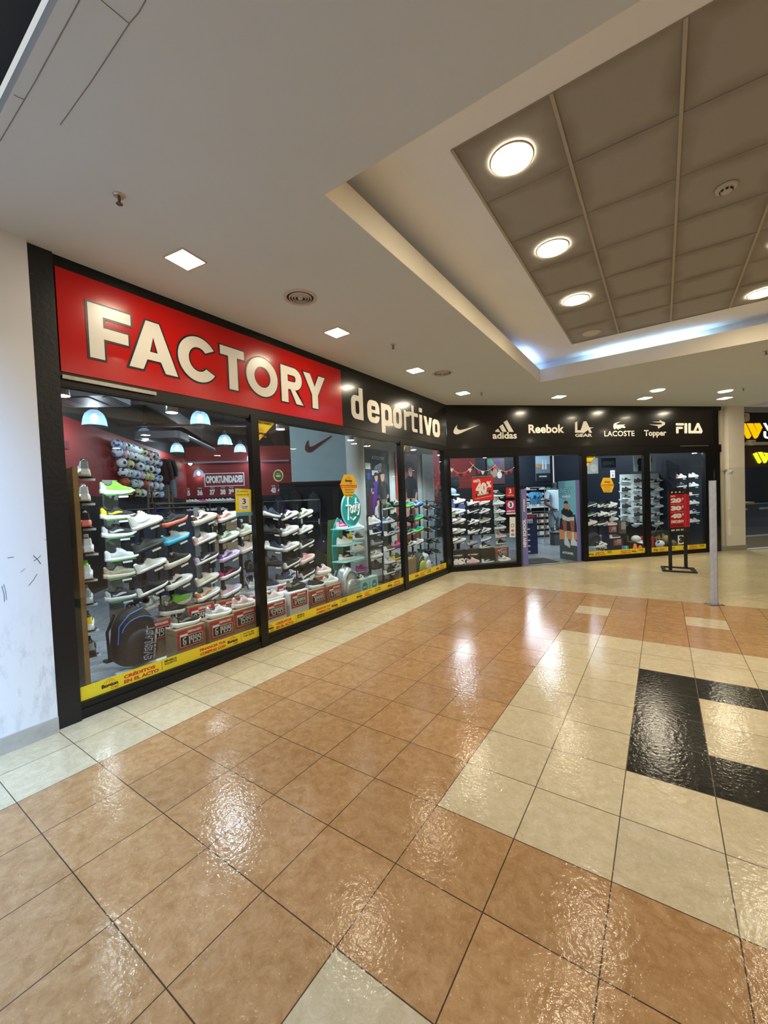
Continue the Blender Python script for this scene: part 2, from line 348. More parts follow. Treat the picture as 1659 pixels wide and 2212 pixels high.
def grimy(nt, b):
    N, L = nt.nodes, nt.links; tc = N.new('ShaderNodeTexCoord')
    mp = N.new('ShaderNodeMapping'); mp.inputs['Location'].default_value = (-GX0, -GY0, 0); mp.inputs['Scale'].default_value = (1/.62, 1/.6248, 1); L.new(tc.outputs['Object'], mp.inputs[0])
    mp.inputs['Location'].default_value = (-GX0/.62, -GY0/.6248, 0)
    fr = N.new('ShaderNodeVectorMath'); fr.operation = 'FRACTION'; L.new(mp.outputs[0], fr.inputs[0]); s = N.new('ShaderNodeSeparateXYZ'); L.new(fr.outputs[0], s.inputs[0])
    def ed(o):
        a = N.new('ShaderNodeMath'); a.operation = 'SUBTRACT'; a.inputs[1].default_value = .5; L.new(o, a.inputs[0]); q = N.new('ShaderNodeMath'); q.operation = 'ABSOLUTE'; L.new(a.outputs[0], q.inputs[0]); return q.outputs[0]
    m = N.new('ShaderNodeMath'); m.operation = 'MAXIMUM'; L.new(ed(s.outputs[0]), m.inputs[0]); L.new(ed(s.outputs[1]), m.inputs[1])
    nz = N.new('ShaderNodeTexNoise'); nz.inputs['Scale'].default_value = 3; nz.inputs['Detail'].default_value = 9; L.new(tc.outputs['Object'], nz.inputs[0])
    a = N.new('ShaderNodeMath'); a.operation = 'MULTIPLY_ADD'; L.new(nz.outputs[0], a.inputs[0]); a.inputs[1].default_value = .34; L.new(m.outputs[0], a.inputs[2])
    rp = N.new('ShaderNodeValToRGB'); rp.color_ramp.elements[0].position = .50; rp.color_ramp.elements[0].color = (.35, .345, .32, 1); rp.color_ramp.elements[1].position = .72; rp.color_ramp.elements[1].color = (.23, .21, .175, 1); L.new(a.outputs[0], rp.inputs[0])
    L.new(rp.outputs[0], b.inputs['Base Color'])
M_TILEC = speckle(mat('ceiling_tile_grimy', (.28, .25, .21), .95), grimy)
cg = sroot('ceiling_grid')
c = MB(); rnd = random.Random(3)
for i in range(4):
    for j in range(7):
        x0, y0 = GX0+i*.62, GY0+j*.6248; t = rnd.uniform(-.003, .002)
        c.box(x0+.006, y0+.006, 3.892+t, x0+.614, y0+.6188, 3.905+t)
obj('tile_panel', c, M_TILEC, cg)
c = MB()
for i in range(5): c.box(GX0+i*.62-.010, GY0, 3.884, GX0+i*.62+.010, GY1, 3.896)
obj('grid_bar', c, mat('grid_main_bar', (.42, .39, .34), .6), cg)
c = MB()
for j in range(8): c.box(GX0, GY0+j*.6248-.005, 3.887, GX1, GY0+j*.6248+.005, 3.897)
obj('grid_bar', c, mat('grid_cross_bar', (.30, .27, .23), .7), cg)
# higher ceiling past the end of the soffit
c = MB().box(-1, 5, 3.95, 16, 26, 4.0); struct('ceiling_beyond', c, mat('beyond_ceiling', (.55, .45, .34), .8))
# dark roof over the open hall, seen past the soffit edge
c = MB().box(-9, -4.2, 4.3, -.9, -1.2, 4.4); c.box(-9, -1.4, 3.62, 12.5, -1.18, 7.0); struct('ceiling_void', c, mat('void_black', (.004, .004, .005), .5))
# far side of the mall: opposite shop walls that close the hall
m = MB().box(12.5, -9, 0, 12.7, 26, 4.2, 0); m.box(12.44, -9, 2.6, 12.5, 26, 3.5, 1)
for k in range(9): m.box(12.46, -8.5+k*3.6, .2, 12.5, -5.6+k*3.6, 2.5, 2)
struct('wall_opposite', m, [mat('opp_wall', (.30, .27, .23), .8), mat('opp_band', (.06, .05, .05), .6), mat('opp_glass', (.05, .06, .07), .15)])
# left wall
c = MB().box(-2.9, -8, 0, -2.68, -.80, 3.54); struct('wall_left', c, M_WW)
c = MB()
yy = -.80
for k in range(18): c.box(-2.68, yy-.40+.003, 0, -2.668, yy, .115); yy -= .40
struct('baseboard_left', c, mat('baseboard_tile', (.46, .42, .36), .35, vary=(14, .25)))
# scratches on the wall
sc = MB()
for (x0, y0, x1, y1, w) in ((72, 1200, 88, 1218, 2), (88, 1200, 73, 1212, 1.4), (62, 1265, 80, 1240, 1.5), (16, 1205, 30, 1203, 1.5), (4, 1266, 10, 1300, 1.5), (8, 1262, 14, 1296, 1.2), (66, 590, 72, 592, 1.4), (96, 1165, 101, 1168, 1), (44, 1236, 54, 1228, 1)):
    a, b = [hit(x, y, (-2.679, 0, 0), Vector((1, 0, 0))) for x, y in ((x0, y0), (x1, y1))]
    sc.tube([a, (a+b)/2+Vector((0, .004, 0)), b], .0012*w, 5)
o = obj('scuff_marks', sc, mat('scuff', (.12, .12, .13), .9)); o['kind'] = 'structure'; o.name = 'wall_left_scuffs'

# ---------------------------------------------------------- shop front A (along y) and B (45 degrees)
TOPZ = 2.56
def front_window(name, F, u0, u1, v0=.125, v1=TOPZ, fw=.035, d=.05):
    r = sroot(name, F.copy())
    m = MB(); m.prism([rect(u0-fw, v0-.12, u1+fw, v1+fw), rect(u0, v0, u1, v1)], -d, .0)
    m.box(u0-fw, 0, -d-.02, u1+fw, v0-.05, .012)
    obj('frame', m, M_FR, r)
    obj('glass_pane', MB().box(u0-.01, v0-.01, -.030, u1+.01, v1+.01, -.024), M_GL, r)
    return r
uA = lambda x, y: locA(x, y)[0]
front_window('window_1', FA, -.645, 1.075); front_window('window_2', FA, 1.165, 4.165); front_window('window_3', FA, 4.27, 5.88)
front_window('window_4', FB, .05, 1.55, .10, 2.42); front_window('window_5', FB, 3.32, 4.84, .09, 2.40); front_window('window_6', FB, 5.0, 6.58, .09, 2.46)
m = MB().box(-.80, 0, -.25, -.645, 3.54, .03); struct('trim_3', m, mat('black_post', (.007, .007, .008), .4, bump=(30, .2)), None, FA)
m = MB().box(1.07, 0, -.06, 1.17, TOPZ+.04, .02); m.box(4.16, 0, -.06, 4.275, TOPZ+.04, .02); m.box(5.87, 0, -.09, 6.05, 2.66, .012); struct('trim_4', m, M_FR, None, FA)
m = MB().box(-.64, TOPZ+.01, -.10, 6.03, 2.67, .005); m.box(-.64, 3.455, -.10, 6.03, 3.545, .01); m.box(-.64, 2.66, -.12, 6.03, 3.5, -.02); struct('trim_5', m, M_FR, None, FA)
m = MB().box(-.03, 2.44, -.12, 7.05, 2.62, .004); m.box(-.03, 3.45, -.1, 7.05, 3.545, .01); m.box(0, 2.6, -.12, 7.0, 3.5, -.02)
m.box(1.56, 0, -.09, 1.635, 2.5, .01); m.box(3.19, 0, -.09, 3.30, 2.5, .01); m.box(4.85, 0, -.09, 4.99, 2.5, .01); m.box(6.60, 0, -.12, 7.0, 2.62, .005)
m.box(0, 0, -.09, .05, 2.5, .01); struct('trim_6', m, M_FR, None, FB)
struct('trim_7', MB().box(-.63, 2.615, .006, .06, 2.645, .03), mat('worn_aluminium', (.36, .34, .30), .35, .9, vary=(40, .3)), None, FA)
struct('trim_8', MB().box(5.85, 2.585, .006, 6.65, 2.605, .02), MATS['worn_aluminium'], None, FB)
struct('threshold', MB().box(1.63, 0, -.10, 3.2, .012, .02), mat('threshold_grey', (.30, .30, .31), .4, .6), None, FB)
# column between the two shops
m = MB().box(7.06, 0, -.35, 7.14, 3.54, -.02); m.box(7.03, 1.98, -.2, 7.3, 2.02, .0); struct('trim_9', m, mat('cream_metal', (.55, .49, .38), .5), None, FB)
struct('trim_10', MB().box(7.14, 0, -.35, 7.24, 3.54, -.10), mat('dark_gap', (.03, .018, .012), .6), None, FB)
m = MB().box(7.22, .12, -.5, 7.70, 3.54, .04); struct('wall_column', m, mat('column_paint', (.80, .75, .66), .7, vary=(6, .05)), None, FB)
struct('baseboard_column', MB().box(7.02, 0, -.5, 7.72, .12, .055), mat('base_grey', (.30, .28, .24), .6), None, FB)

# store shell behind the glass
BD = 7.4; WLS = -7.1
M_RED = mat('store_red_wall', (.21, .014, .013), .55, vary=(2, .08)); M_NAVY = mat('store_navy_wall', (.008, .015, .028), .6)
M_DARK = mat('store_black_wall', (.006, .0055, .005), .6, vary=(6, .2)); M_CEIL = mat('store_black_ceiling', (.008, .009, .012), .8)
M_GREYW = mat('store_grey_wall', (.52, .55, .53), .7, vary=(3, .05))
m = MB(); m.box(-9.2, 0, -BD-.1, 7.4, 1.93, -BD, 2); m.box(-9.2, 1.93, -BD-.1, 3.9, 3.75, -BD, 0); m.box(3.9, 1.93, -BD-.1, 7.4, 3.75, -BD, 1); m.box(-9.2, 3.75, -BD-.1, 7.4, 4.7, -BD, 3)
struct('wall_back', m, [M_RED, M_NAVY, M_DARK, M_CEIL], None, FB)
m = MB(); m.box(WLS-.1, 0, -BD, WLS, 1.9, 9, 1); m.box(WLS-.1, 1.9, -BD, WLS, 3.3, 9, 0); m.box(WLS-.1, 3.3, -BD, WLS, 4.7, 9, 2); m.box(WLS, 2.72, 0, WLS+.02, 2.86, 9, 3)
struct('wall_side', m, [M_RED, M_DARK, M_CEIL, mat('deep_red', (.10, .008, .012), .6)], None, FB)
struct('wall_right', MB().box(7.46, 0, -BD, 7.54, 4.7, -.52), M_NAVY, None, FB)
m = MB().add([(-3.0, -8, 4.4), PB(0.05, .25, 4.4), PB(7.4, .1, 4.4), PB(7.4, 9, 4.4), PB(-9, 9, 4.4), PB(-9, -9, 4.4)], [(0, 1, 2, 3, 4, 5)])
struct('ceiling_store', m, M_CEIL)
m = MB(); m.box(-3.0, 0, -.14, 6.2, 0, -.12)
# upper wall behind the signs, closes the store from the mall
m = MB().box(-.8, 2.62, -.16, 6.07, 4.7, -.10); struct('wall_fascia', m, M_CEIL, None, FA)
m = MB().box(-.02, 2.6, -.2, 7.4, 4.7, -.10); struct('wall_fascia_b', m, M_CEIL, None, FB)
# display wall behind window 2 and 3 : grey panels parallel to the glass
DX = 1.16
m = MB().box(4.45, 0, -DX-.08, 7.65, 3.1, -DX, 0)
struct('wall_display', m, [M_GREYW], None, FA)
# round grey pillar
pp = atA(772, 1100, 1.0)
m = MB().lathe([(.17, 0), (.17, 4.4)], 28); struct('pillar', m, M_GREYW, None, T(pp.x, pp.y, 0)).name = 'trim_pillar'
# black ducts and red pipe up in the store
m = MB()
for s in (-5.9, -3.8): m.box(s-.2, 3.75, -BD, s+.2, 4.05, 2.0)
for d in (1.5, 4.2): m.box(WLS, 3.9, -d-.15, 7.3, 4.0, -d+.15)
struct('ceiling_ducts', m, mat('duct_dark', (.008, .009, .012), .55), None, FB)
struct('ceiling_pipe', MB().tube([(WLS, 3.55, -2.2), (7.2, 3.55, -2.2)], .025), mat('pipe_dark_red', (.10, .02, .03), .5), None, FB)
struct('ceiling_rail', MB().tube([(WLS, 3.16, -BD+.35), (-3.5, 3.16, -BD+.35)], .035), mat('rail_grey', (.35, .33, .38), .5), None, FB)

# the money transfer shop on the far side of the column
u0, u1 = 7.66, 11.5
m = MB().box(u0, 0, -3.0, u1, 4.0, -2.9, 0); m.box(u0-.1, 0, -3, u0, 4, -.12, 0); struct('wall_neighbour', m, mat('neighbour_dark', (.03, .035, .05), .5), None, FB)
struct('trim_11', MB().box(u0, 3.42, -.2, u1, 3.54, -.02), mat('bluegrey_strip', (.30, .32, .38), .5), None, FB)
struct('trim_12', MB().box(u0, 2.60, -.2, u1, 2.67, -.04), mat('tan_strip', (.40, .36, .28), .6), None, FB)
r = sroot('window_7', FB.copy()); obj('glass_pane', MB().box(u0, .2, -.12, u1, 2.05, -.11), M_GL, r); obj('frame', MB().box(u0, 2.05, -.16, u1, 2.6, -.10), mat('dark_brown_band', (.05, .035, .035), .3), r)
struct('baseboard_neighbour', MB().box(u0, 0, -.3, u1, .30, -.06), mat('steel_shutter_box', (.30, .30, .29), .3, .6), None, FB)

# ================================================================== SIGN BOARDS
M_LET = mat('letter_white', (.82, .78, .70), .30); M_LETK = mat('letter_black', (.01, .01, .01), .35)
def sign_gloss(name, c): return mat(name, c, .22, spec=.35, coat=.12, bump=(14, .03))
SG = thing('store_sign', 'long red fascia sign with white black-edged capital letters above the first window', 'sign', FA @ T(0, 0, 0))
obj('sign_board', MB().box(-.63, 2.672, -.02, 2.65, 3.455, .012), sign_gloss('sign_red', (.52, .004, .003)), SG)
def grow(loop, d):          # offset a loop outward (counter-clockwise outward)
    n = len(loop); out = []
    A = sum(loop[i][0]*loop[(i+1) % n][1]-loop[(i+1) % n][0]*loop[i][1] for i in range(n)); s = 1 if A > 0 else -1
    for i in range(n):
        p0, p, p1 = [Vector(loop[k % n]) for k in (i-1, i, i+1)]
        a = (p-p0).normalized(); b = (p1-p).normalized(); na = Vector((a.y, -a.x))*s; nb = Vector((b.y, -b.x))*s
        m = (na+nb); m = m/ max(.35, m.length_squared/2) if m.length > 1e-6 else na
        out.append((p.x+m.x*d, p.y+m.y*d))
    return out
def glyph_caps(ch, x0, x1, y0, y1, s):
    w, h = x1-x0, y1-y0; P = lambda q: [(x0+a*w, y0+b*h) for a, b in q]; sw = s/w; sh = s*.86/h
    if ch == 'F': return [[P([(0, 0), (sw, 0), (sw, .5-sh*.55), (.92, .5-sh*.55), (.92, .5+sh*.45), (sw, .5+sh*.45), (sw, 1-sh), (1, 1-sh), (1, 1), (0, 1)])]]
    if ch == 'A': return [[P([(0, 0), (.27, 0), (.36, .22), (.64, .22), (.73, 0), (1, 0), (.635, 1), (.365, 1)]), P([(.42, .385), (.50, .70), (.58, .385)])]]
    if ch == 'T': return [[P([(.5-sw/2, 0), (.5+sw/2, 0), (.5+sw/2, 1-sh), (1, 1-sh), (1, 1), (0, 1), (0, 1-sh), (.5-sw/2, 1-sh)])]]
    if ch == 'Y': return [[P([(.5-sw/2, 0), (.5+sw/2, 0), (.5+sw/2, .40), (1, 1), (.70, 1), (.5, .64), (.30, 1), (0, 1), (.5-sw/2, .40)])]]
    if ch == 'O': return [[ellipse((x0+x1)/2, (y0+y1)/2, w/2, h/2, 40), ellipse((x0+x1)/2, (y0+y1)/2, w/2-s, h/2-s*.95, 32)]]
    if ch == 'C':
        o = ellipse((x0+x1)/2, (y0+y1)/2, w/2, h/2, 40, 35, 325); i = ellipse((x0+x1)/2, (y0+y1)/2, w/2-s, h/2-s*.95, 34, 42, 318)
        return [[o+i[::-1]]]
    if ch == 'R':
        cy = y0+h*.69; ry = h*.31; cx = x1-w*.42
        arc = [(cx+(w*.38)*math.cos(R(a)), cy+ry*math.sin(R(a))) for a in range(90, -91, -12)]
        iar = [(cx+(w*.38-s)*math.cos(R(a)), cy+(ry-s*.9)*math.sin(R(a))) for a in range(90, -91, -15)]
        leg = [(x0+w*.60, y0+h*.40), (x1, y0), (x1-s*1.15, y0), (x0+w*.42, y0+h*.38), (x0+s, y0+h*.38)]
        return [[[(x0, y0), (x0, y1)]+arc+leg[0:1]+leg[1:]+[(x0+s, y0)], [(x0+s, y1-s*.9)]+iar+[(x0+s, cy-ry+s*.9)]]]
HW = dict(F=(184.5, 282.5), A=(273.5, 385), C=(380, 468.5), T=(470.5, 526), O=(528.5, 598), R=(602, 655), Y=(651, 700))
yr = {'F': (720,), 'A': (780,), 'C': (765,), 'T': (770,), 'O': (810,), 'R': (835,), 'Y': (820,)}
for ch in 'FACTORY':
    a, b = [uA(x, yr[ch][0]) for x in HW[ch]]
    if ch == 'A': a, b = uA(273.5, 765), uA(385, 818)
    if ch == 'R': a, b = uA(602, 790), uA(655, 878)
    if ch == 'Y': a, b = uA(651, 800), uA(700, 818)
    if ch == 'T': a, b = uA(470.5, 745), uA(526, 765)
    if ch == 'F': a, b = uA(186, 710), uA(282, 692)
    a += .01; b -= .01; v0, v1 = 2.828, 3.262
    L = obj('letter', MB(), [M_LET, M_LETK], SG) if False else None
    m = MB()
    for loops in glyph_caps(ch, a, b, v0, v1, .105):
        m.prism(loops, .013, .019, 0)
        m.prism([grow(loops[0], .016)]+[grow(l, -.014) for l in loops[1:]], .0125, .0155, 1)
    # counters of the backing stay red except a thin black edge
    obj('lettering', m, [M_LET, M_LETK], SG)
SD = thing('store_sign', 'black fascia sign with condensed white lowercase lettering beside the red sign', 'sign', FA @ T(0, 0, 0))
M_SBLK = sign_gloss('sign_black', (.010, .009, .008))
obj('sign_board', MB().box(2.652, 2.672, -.02, 6.03, 3.455, .010), M_SBLK, SD)
def low(ch, a, b, y0, xh, y1, s):
    r = min(s*1.05, (b-a)*.48); P = []
    ring = lambda y1_=xh, y0_=y0: [rrect(a, y0_, b, y1_, r), rrect(a+s, y0_+s*.8, b-s, y1_-s*.8, max(.002, (b-a-2*s)*.4))]
    if ch == 'o': P.append(ring())
    if ch == 'd': P += [ring(), [rect(b-s, y0, b, y1)]]
    if ch == 'p': P += [ring(), [rect(a, y0-(y1-xh), a+s, xh)]]
    if ch == 'e':
        P += [[rrect(a, y0, b, xh, r), [(a+s, y0+s*.8), (b-s, y0+s*.8), (b-s, y0+(xh-y0)*.34), (b+.001, y0+(xh-y0)*.34), (b+.001, y0+(xh-y0)*.44), (a+s, y0+(xh-y0)*.44)], rect(a+s, y0+(xh-y0)*.60, b-s, xh-s*.8)]]
        P = [[[(a, y0+r)]+[(a, xh-r)]+[(a+r-r*math.cos(R(t)), xh-r+r*math.sin(R(t))) for t in range(15, 91, 15)]+[(b-r+r*math.sin(R(t)), xh-r+r*math.cos(R(t))) for t in range(0, 91, 15)]+[(b, y0+(xh-y0)*.44), (a+s, y0+(xh-y0)*.44), (a+s, y0+s*.8), (b-s, y0+s*.8), (b-s, y0+(xh-y0)*.33), (b, y0+(xh-y0)*.33), (b, y0+r)]+[(b-r+r*math.cos(R(t)), y0+r-r*math.sin(R(t))) for t in range(15, 91, 15)]+[(a+r-r*math.sin(R(t)), y0+r-r*math.cos(R(t))) for t in range(0, 76, 15)], rect(a+s, y0+(xh-y0)*.58, b-s, xh-s*.8)]]
    if ch == 'r': P += [[rect(a, y0, a+s, xh)], [[(a+s, xh-s*1.7), (a+s, xh-s*.3), (b, xh), (b, xh-s*1.35)]]]
    if ch == 't': P += [[[(a+s*.25, y0+s*.6), (a+s*.7, y0), (b, y0), (b, y0+s*.8), (a+s*1.35, y0+s*.8), (a+s*1.35, xh-.065), (b+.03, xh-.065), (b+.03, xh), (a+s*1.35, xh), (a+s*1.35, y1), (a+s*.25, y1), (a+s*.25, xh), (a-.06, xh), (a-.06, xh-.065), (a+s*.25, xh-.065)]]]
    if ch == 'i': P += [[rect(a, y0, b, xh)], [rect(a, xh+.05, b, y1)]]
    if ch == 'v': m_ = (a+b)/2; P += [[[(m_-s*.5, y0), (m_+s*.5, y0), (b, xh), (b-s*.95, xh), (m_, y0+.16), (a+s*.95, xh), (a, xh)]]]
    return P
for ch, x0, x1 in (('d', 757.5, 783), ('e', 792, 818), ('p', 821.6, 845), ('o', 847, 866), ('r', 870.5, 883), ('t', 886, 899), ('i', 903.5, 910), ('v', 913, 931), ('o', 931.5, 947.5)):
    a, b = uA(x0, 888), uA(x1, 892); m = MB()
    for k_, loops in enumerate(low(ch, a, b, 2.815, 3.165, 3.29, (b-a)*.34)): m.prism(loops, .011, .016+.0006*k_)
    obj('lettering', m, M_LET, SD)

SB = thing('store_sign', 'black fascia sign with a row of seven white sports logos above the entrance', 'sign', FB.copy())
obj('sign_board', MB().box(.0, 2.62, -.02, 6.80, 3.45, .010), M_SBLK, SB)
def Bu(x, y): return locB(x, y)
def shape(parent, px, n0=.011, n1=.014, m=None, name='logo', fn=Bu):
    """outline loops given as measured corner spots"""
    mb = MB()
    for k_, loops in enumerate(px): mb.prism([[fn(*p) for p in l] for l in loops], n0, n1+.0006*k_)
    return obj(name, mb, m or M_LET, parent)
def crop6(l): return [(950+u/5.53, 870+v/5.53) for u, v in l]
def crop7(l): return [(1230+u/5.027, 870+v/5.027) for u, v in l]
SWOOSH = [(205, 265), (178, 300), (161, 338), (163, 362), (182, 377), (210, 379), (250, 364), (475, 262), (300, 315), (240, 328), (213, 318), (200, 296)]
shape(SB, [[crop6(SWOOSH)]])
shape(SB, [[crop6([(658, 336), (693, 311), (718, 350), (664, 350)])], [crop6([(708, 284), (748, 258), (797, 350), (745, 350)])], [crop6([(758, 234), (799, 209), (880, 350), (822, 350)])]])
def btext(s, l, bold=.03, n=.012, F=crop6, shear=0, sp=1.0):
    (x0, y0), (x1, y1) = F(l); a = Bu(x0, y0); b = Bu(x1, y1)
    return text(SB, s, (a[0], b[1], b[0], a[1]), n, M_LET, bold, shear, spacing=sp)
btext('adidas', [(626, 352), (918, 430)], .03); btext('Reebok', [(1055, 262), (1483, 362)], .03)
shape(SB, [[crop7([(57, 215), (82, 203), (82, 300), (118, 300), (150, 203), (180, 203), (240, 326), (212, 326), (196, 292), (150, 326), (57, 326)])], [crop7([(186, 272), (262, 268), (205, 290), (150, 332), (132, 326)])]])
btext('GEAR', [(58, 338), (244, 370)], .035, F=crop7); btext('LACOSTE', [(374, 307), (703, 363)], .015, F=crop7); btext('Topper', [(806, 298), (1048, 378)], .03, F=crop7)
shape(SB, [[crop7([(472, 250), (478, 230), (500, 218), (552, 205), (520, 224), (498, 236), (520, 240), (560, 238), (606, 238), (580, 250), (604, 262), (600, 275), (560, 272), (545, 284), (530, 280), (528, 294), (516, 284), (500, 278), (488, 292), (474, 276)])]])
shape(SB, [[crop7([(895, 208), (975, 205), (972, 188), (1005, 203), (1032, 215), (1032, 238), (1012, 250), (958, 284), (955, 255), (862, 235), (930, 238), (985, 236), (1008, 228), (985, 217), (940, 214)])]])
shape(SB, [[crop7(rrect(1150, 222, 1238, 248, 10))], [crop7(rrect(1153, 262, 1226, 286, 10))], [crop7(rrect(1153, 262, 1180, 334, 10))], [crop7(rrect(1243, 222, 1272, 334, 10))], [crop7(rrect(1285, 222, 1312, 334, 10))], [crop7(rrect(1285, 305, 1355, 334, 10))], [crop7([(1380, 222), (1400, 222), (1440, 310), (1430, 334), (1350, 334), (1350, 306), (1404, 306), (1388, 262), (1362, 322), (1340, 308)])]])

# ================================================================== CEILING FIXTURES
M_LAMP = mat('lamp_diffuser', (1, 1, 1), .5, emit=(1.0, .87, .64), estr=42); M_LAMPF = mat('lamp_diffuser_bright', (1, 1, 1), .5, emit=(1.0, .87, .64), estr=68); M_LRIM = mat('lamp_rim', (.62, .52, .36), .4)
M_OFF = mat('lamp_off', (.58, .56, .50), .4)
def downlight(x, y, z, r, square, label, rot=0, on=True, grp=None):
    t = thing('recessed_downlight', label, 'ceiling light', T(x, y, z) @ RZ(rot), grp)
    if square:
        obj('rim', MB().prism([rect(-r, -r, r, r), rect(-r+.012, -r+.012, r-.012, r-.012)], -.006, .004), M_LRIM, t)
        obj('diffuser', MB().box(-r+.012, -r+.012, -.003, r-.012, r-.012, .001), (M_LAMPF if y > 5 else M_LAMP) if on else M_OFF, t)
    else:
        obj('rim', MB().lathe([(r-.012, -.002), (r-.006, -.010), (r, -.006), (r+.003, .001)], 40), M_LRIM, t)
        obj('diffuser', MB().lathe([(r-.010, -.002), (r*.6, -.004), (.0001, -.005)], 40), (M_LAMPF if (y > 5 or x > 4) else M_LAMP) if on else M_OFF, t)
    return t
sq = [(-2.045, 0.0, 'lit square downlight above the first letters of the red sign', 8), (-2.05, 1.80, 'lit square downlight just past the first round vent', 0), (-2.06, 3.61, 'lit square downlight beside the second round vent', 0), (-2.06, 5.39, 'lit square downlight over the inner corner of the shopfront', 0),
      (-.70, 7.05, 'lit square downlight in front of the lettered sign between sneaker logos', 45), (.72, 8.56, 'lit square downlight paired behind a round one, mid shopfront', 45), (2.16, 9.93, 'lit square downlight beside the cream column, behind a round one', 45)]
for x, y, l, a in sq: downlight(x, y, 3.538, .112, True, l, a)
downlight(.946, 7.93, 3.538, .12, False, 'lit round soffit downlight in front of a square one, mid shopfront')
downlight(2.09, 9.09, 3.538, .12, False, 'lit round soffit downlight near the small sprinkler by the cream column')
for y, l in ((1.05, 'large lit round lamp in the first ceiling tile of the recess'), (2.30, 'second large lit round lamp along the recess edge'), (3.56, 'third lit round lamp along the recess edge')):
    downlight(.186, y, 3.886, .145, False, l)
downlight(.186, 4.82, 3.886, .12, False, 'unlit round lamp in the corner ceiling tile of the recess', on=False)
downlight(2.02, 4.84, 3.886, .145, False, 'lit round lamp across the recess from the row of four')
for y in (1.05, 2.30, 3.56): downlight(2.02, y, 3.886, .145, False, 'lit round lamp in the second row of the recess ceiling', grp='round lamps of the second recess row')
for x, y in ((4.6, 1.0), (4.6, 3.5), (4.6, 6.0), (4.3, 8.4), (7.5, 1.0), (7.5, 4.0), (7.5, 7.5)): downlight(x, y, 3.538, .12, False, 'lit round soffit downlight farther along the mall', grp='soffit downlights farther along the mall')
M_VENT = mat('vent_beige', (.56, .51, .44), .5); M_HOLE = mat('vent_hole', (.02, .02, .02), .9)
for (x, y, l) in ((-1.789, .975, 'round beige air vent between the first two square lamps'), (-1.806, 4.02, 'round air vent past the third square lamp')):
    t = thing('air_vent', l, 'vent', T(x, y, 3.54))
    obj('flange', MB().lathe([(.158, .0), (.156, -.006), (.128, -.010), (.124, .0)], 40), M_VENT, t)
    obj('opening', MB().lathe([(.126, -.001), (.0001, -.001)], 32), M_HOLE, t)
    for r_ in (.100, .076, .052): obj('ring', MB().lathe([(r_+.006, -.004), (r_+.003, -.014), (r_-.005, -.016), (r_-.002, -.004)], 36), M_VENT, t)
    obj('hub', MB().lathe([(.026, -.004), (.022, -.016), (.0001, -.020)], 24), M_VENT, t)
for (x, y, l) in ((-1.73, -.60, 'dark sprinkler head in the plain ceiling near the white wall'), (-1.755, 2.525, 'sprinkler head between the second and third square lamps'), (-1.78, 5.61, 'sprinkler head over the shopfront corner'), (2.36, 9.01, 'small sprinkler head beside the round lamp near the column'), (2.272, 6.28, 'sprinkler head just below the far recess lip')):
    t = thing('sprinkler', l, 'sprinkler', T(x, y, 3.54)); M_SP = mat('sprinkler_metal', (.16, .12, .09), .35, .8)
    obj('escutcheon', MB().lathe([(.034, 0), (.030, -.007), (.016, -.010), (.0001, -.010)], 20), mat('chrome_plate', (.5, .47, .42), .3, .8), t)
    obj('stem', MB().lathe([(.008, -.008), (.008, -.030), (.005, -.034), (.005, -.046)], 12), M_SP, t)
    m = MB().tube([(-.013, 0, -.026), (-.014, 0, -.040), (0, 0, -.052)], .002, 6); m.tube([(.013, 0, -.026), (.014, 0, -.040), (0, 0, -.052)], .002, 6); obj('yoke', m, M_SP, t)
    obj('deflector', MB().lathe([(.0001, -.050), (.019, -.051), (.019, -.054), (.0001, -.055)], 16), M_SP, t)
t = thing('smoke_detector', 'round beige smoke detector on a recess ceiling tile', 'smoke detector', T(1.436, 2.33, 3.888))
obj('base', MB().lathe([(.072, 0), (.070, -.012), (.058, -.018), (.0001, -.018)], 32), mat('detector_beige', (.52, .47, .39), .5), t)
obj('sensor_cap', MB().lathe([(.040, -.018), (.036, -.036), (.018, -.042), (.0001, -.042)], 28), MATS['detector_beige'], t)
m = MB()
for k in range(8): m.box(.034, -.009, -.034, .042, .009, -.022, 0, RZ(k*45))
obj('slot', m, M_HOLE, t)
M_TUBE = mat('cove_tube', (1, 1, 1), .5, emit=(.50, .82, 1.0), estr=13); M_TUBE2 = mat('cove_tube_blue', (1, 1, 1), .5, emit=(.38, .58, 1.0), estr=11)
for (a, b, mm, l) in (((-.835, 4.75, 3.66), (-.835, 5.62, 3.66), M_TUBE2, 'bluish fluorescent tube hidden in the cove by the recess corner'), ((.05, 5.765, 3.66), (1.50, 5.765, 3.66), M_TUBE, 'cyan white fluorescent tube hidden in the far cove')):
    t = thing('cove_light', l, 'fluorescent light', T(0, 0, 0)); obj('tube', MB().tube([a, b], .014), mm, t)
    obj('batten', MB().box(min(a[0], b[0])-.02, min(a[1], b[1])-.02, 3.60, max(a[0], b[0])+.02, max(a[1], b[1])+.02, 3.645), flat('white'), t)
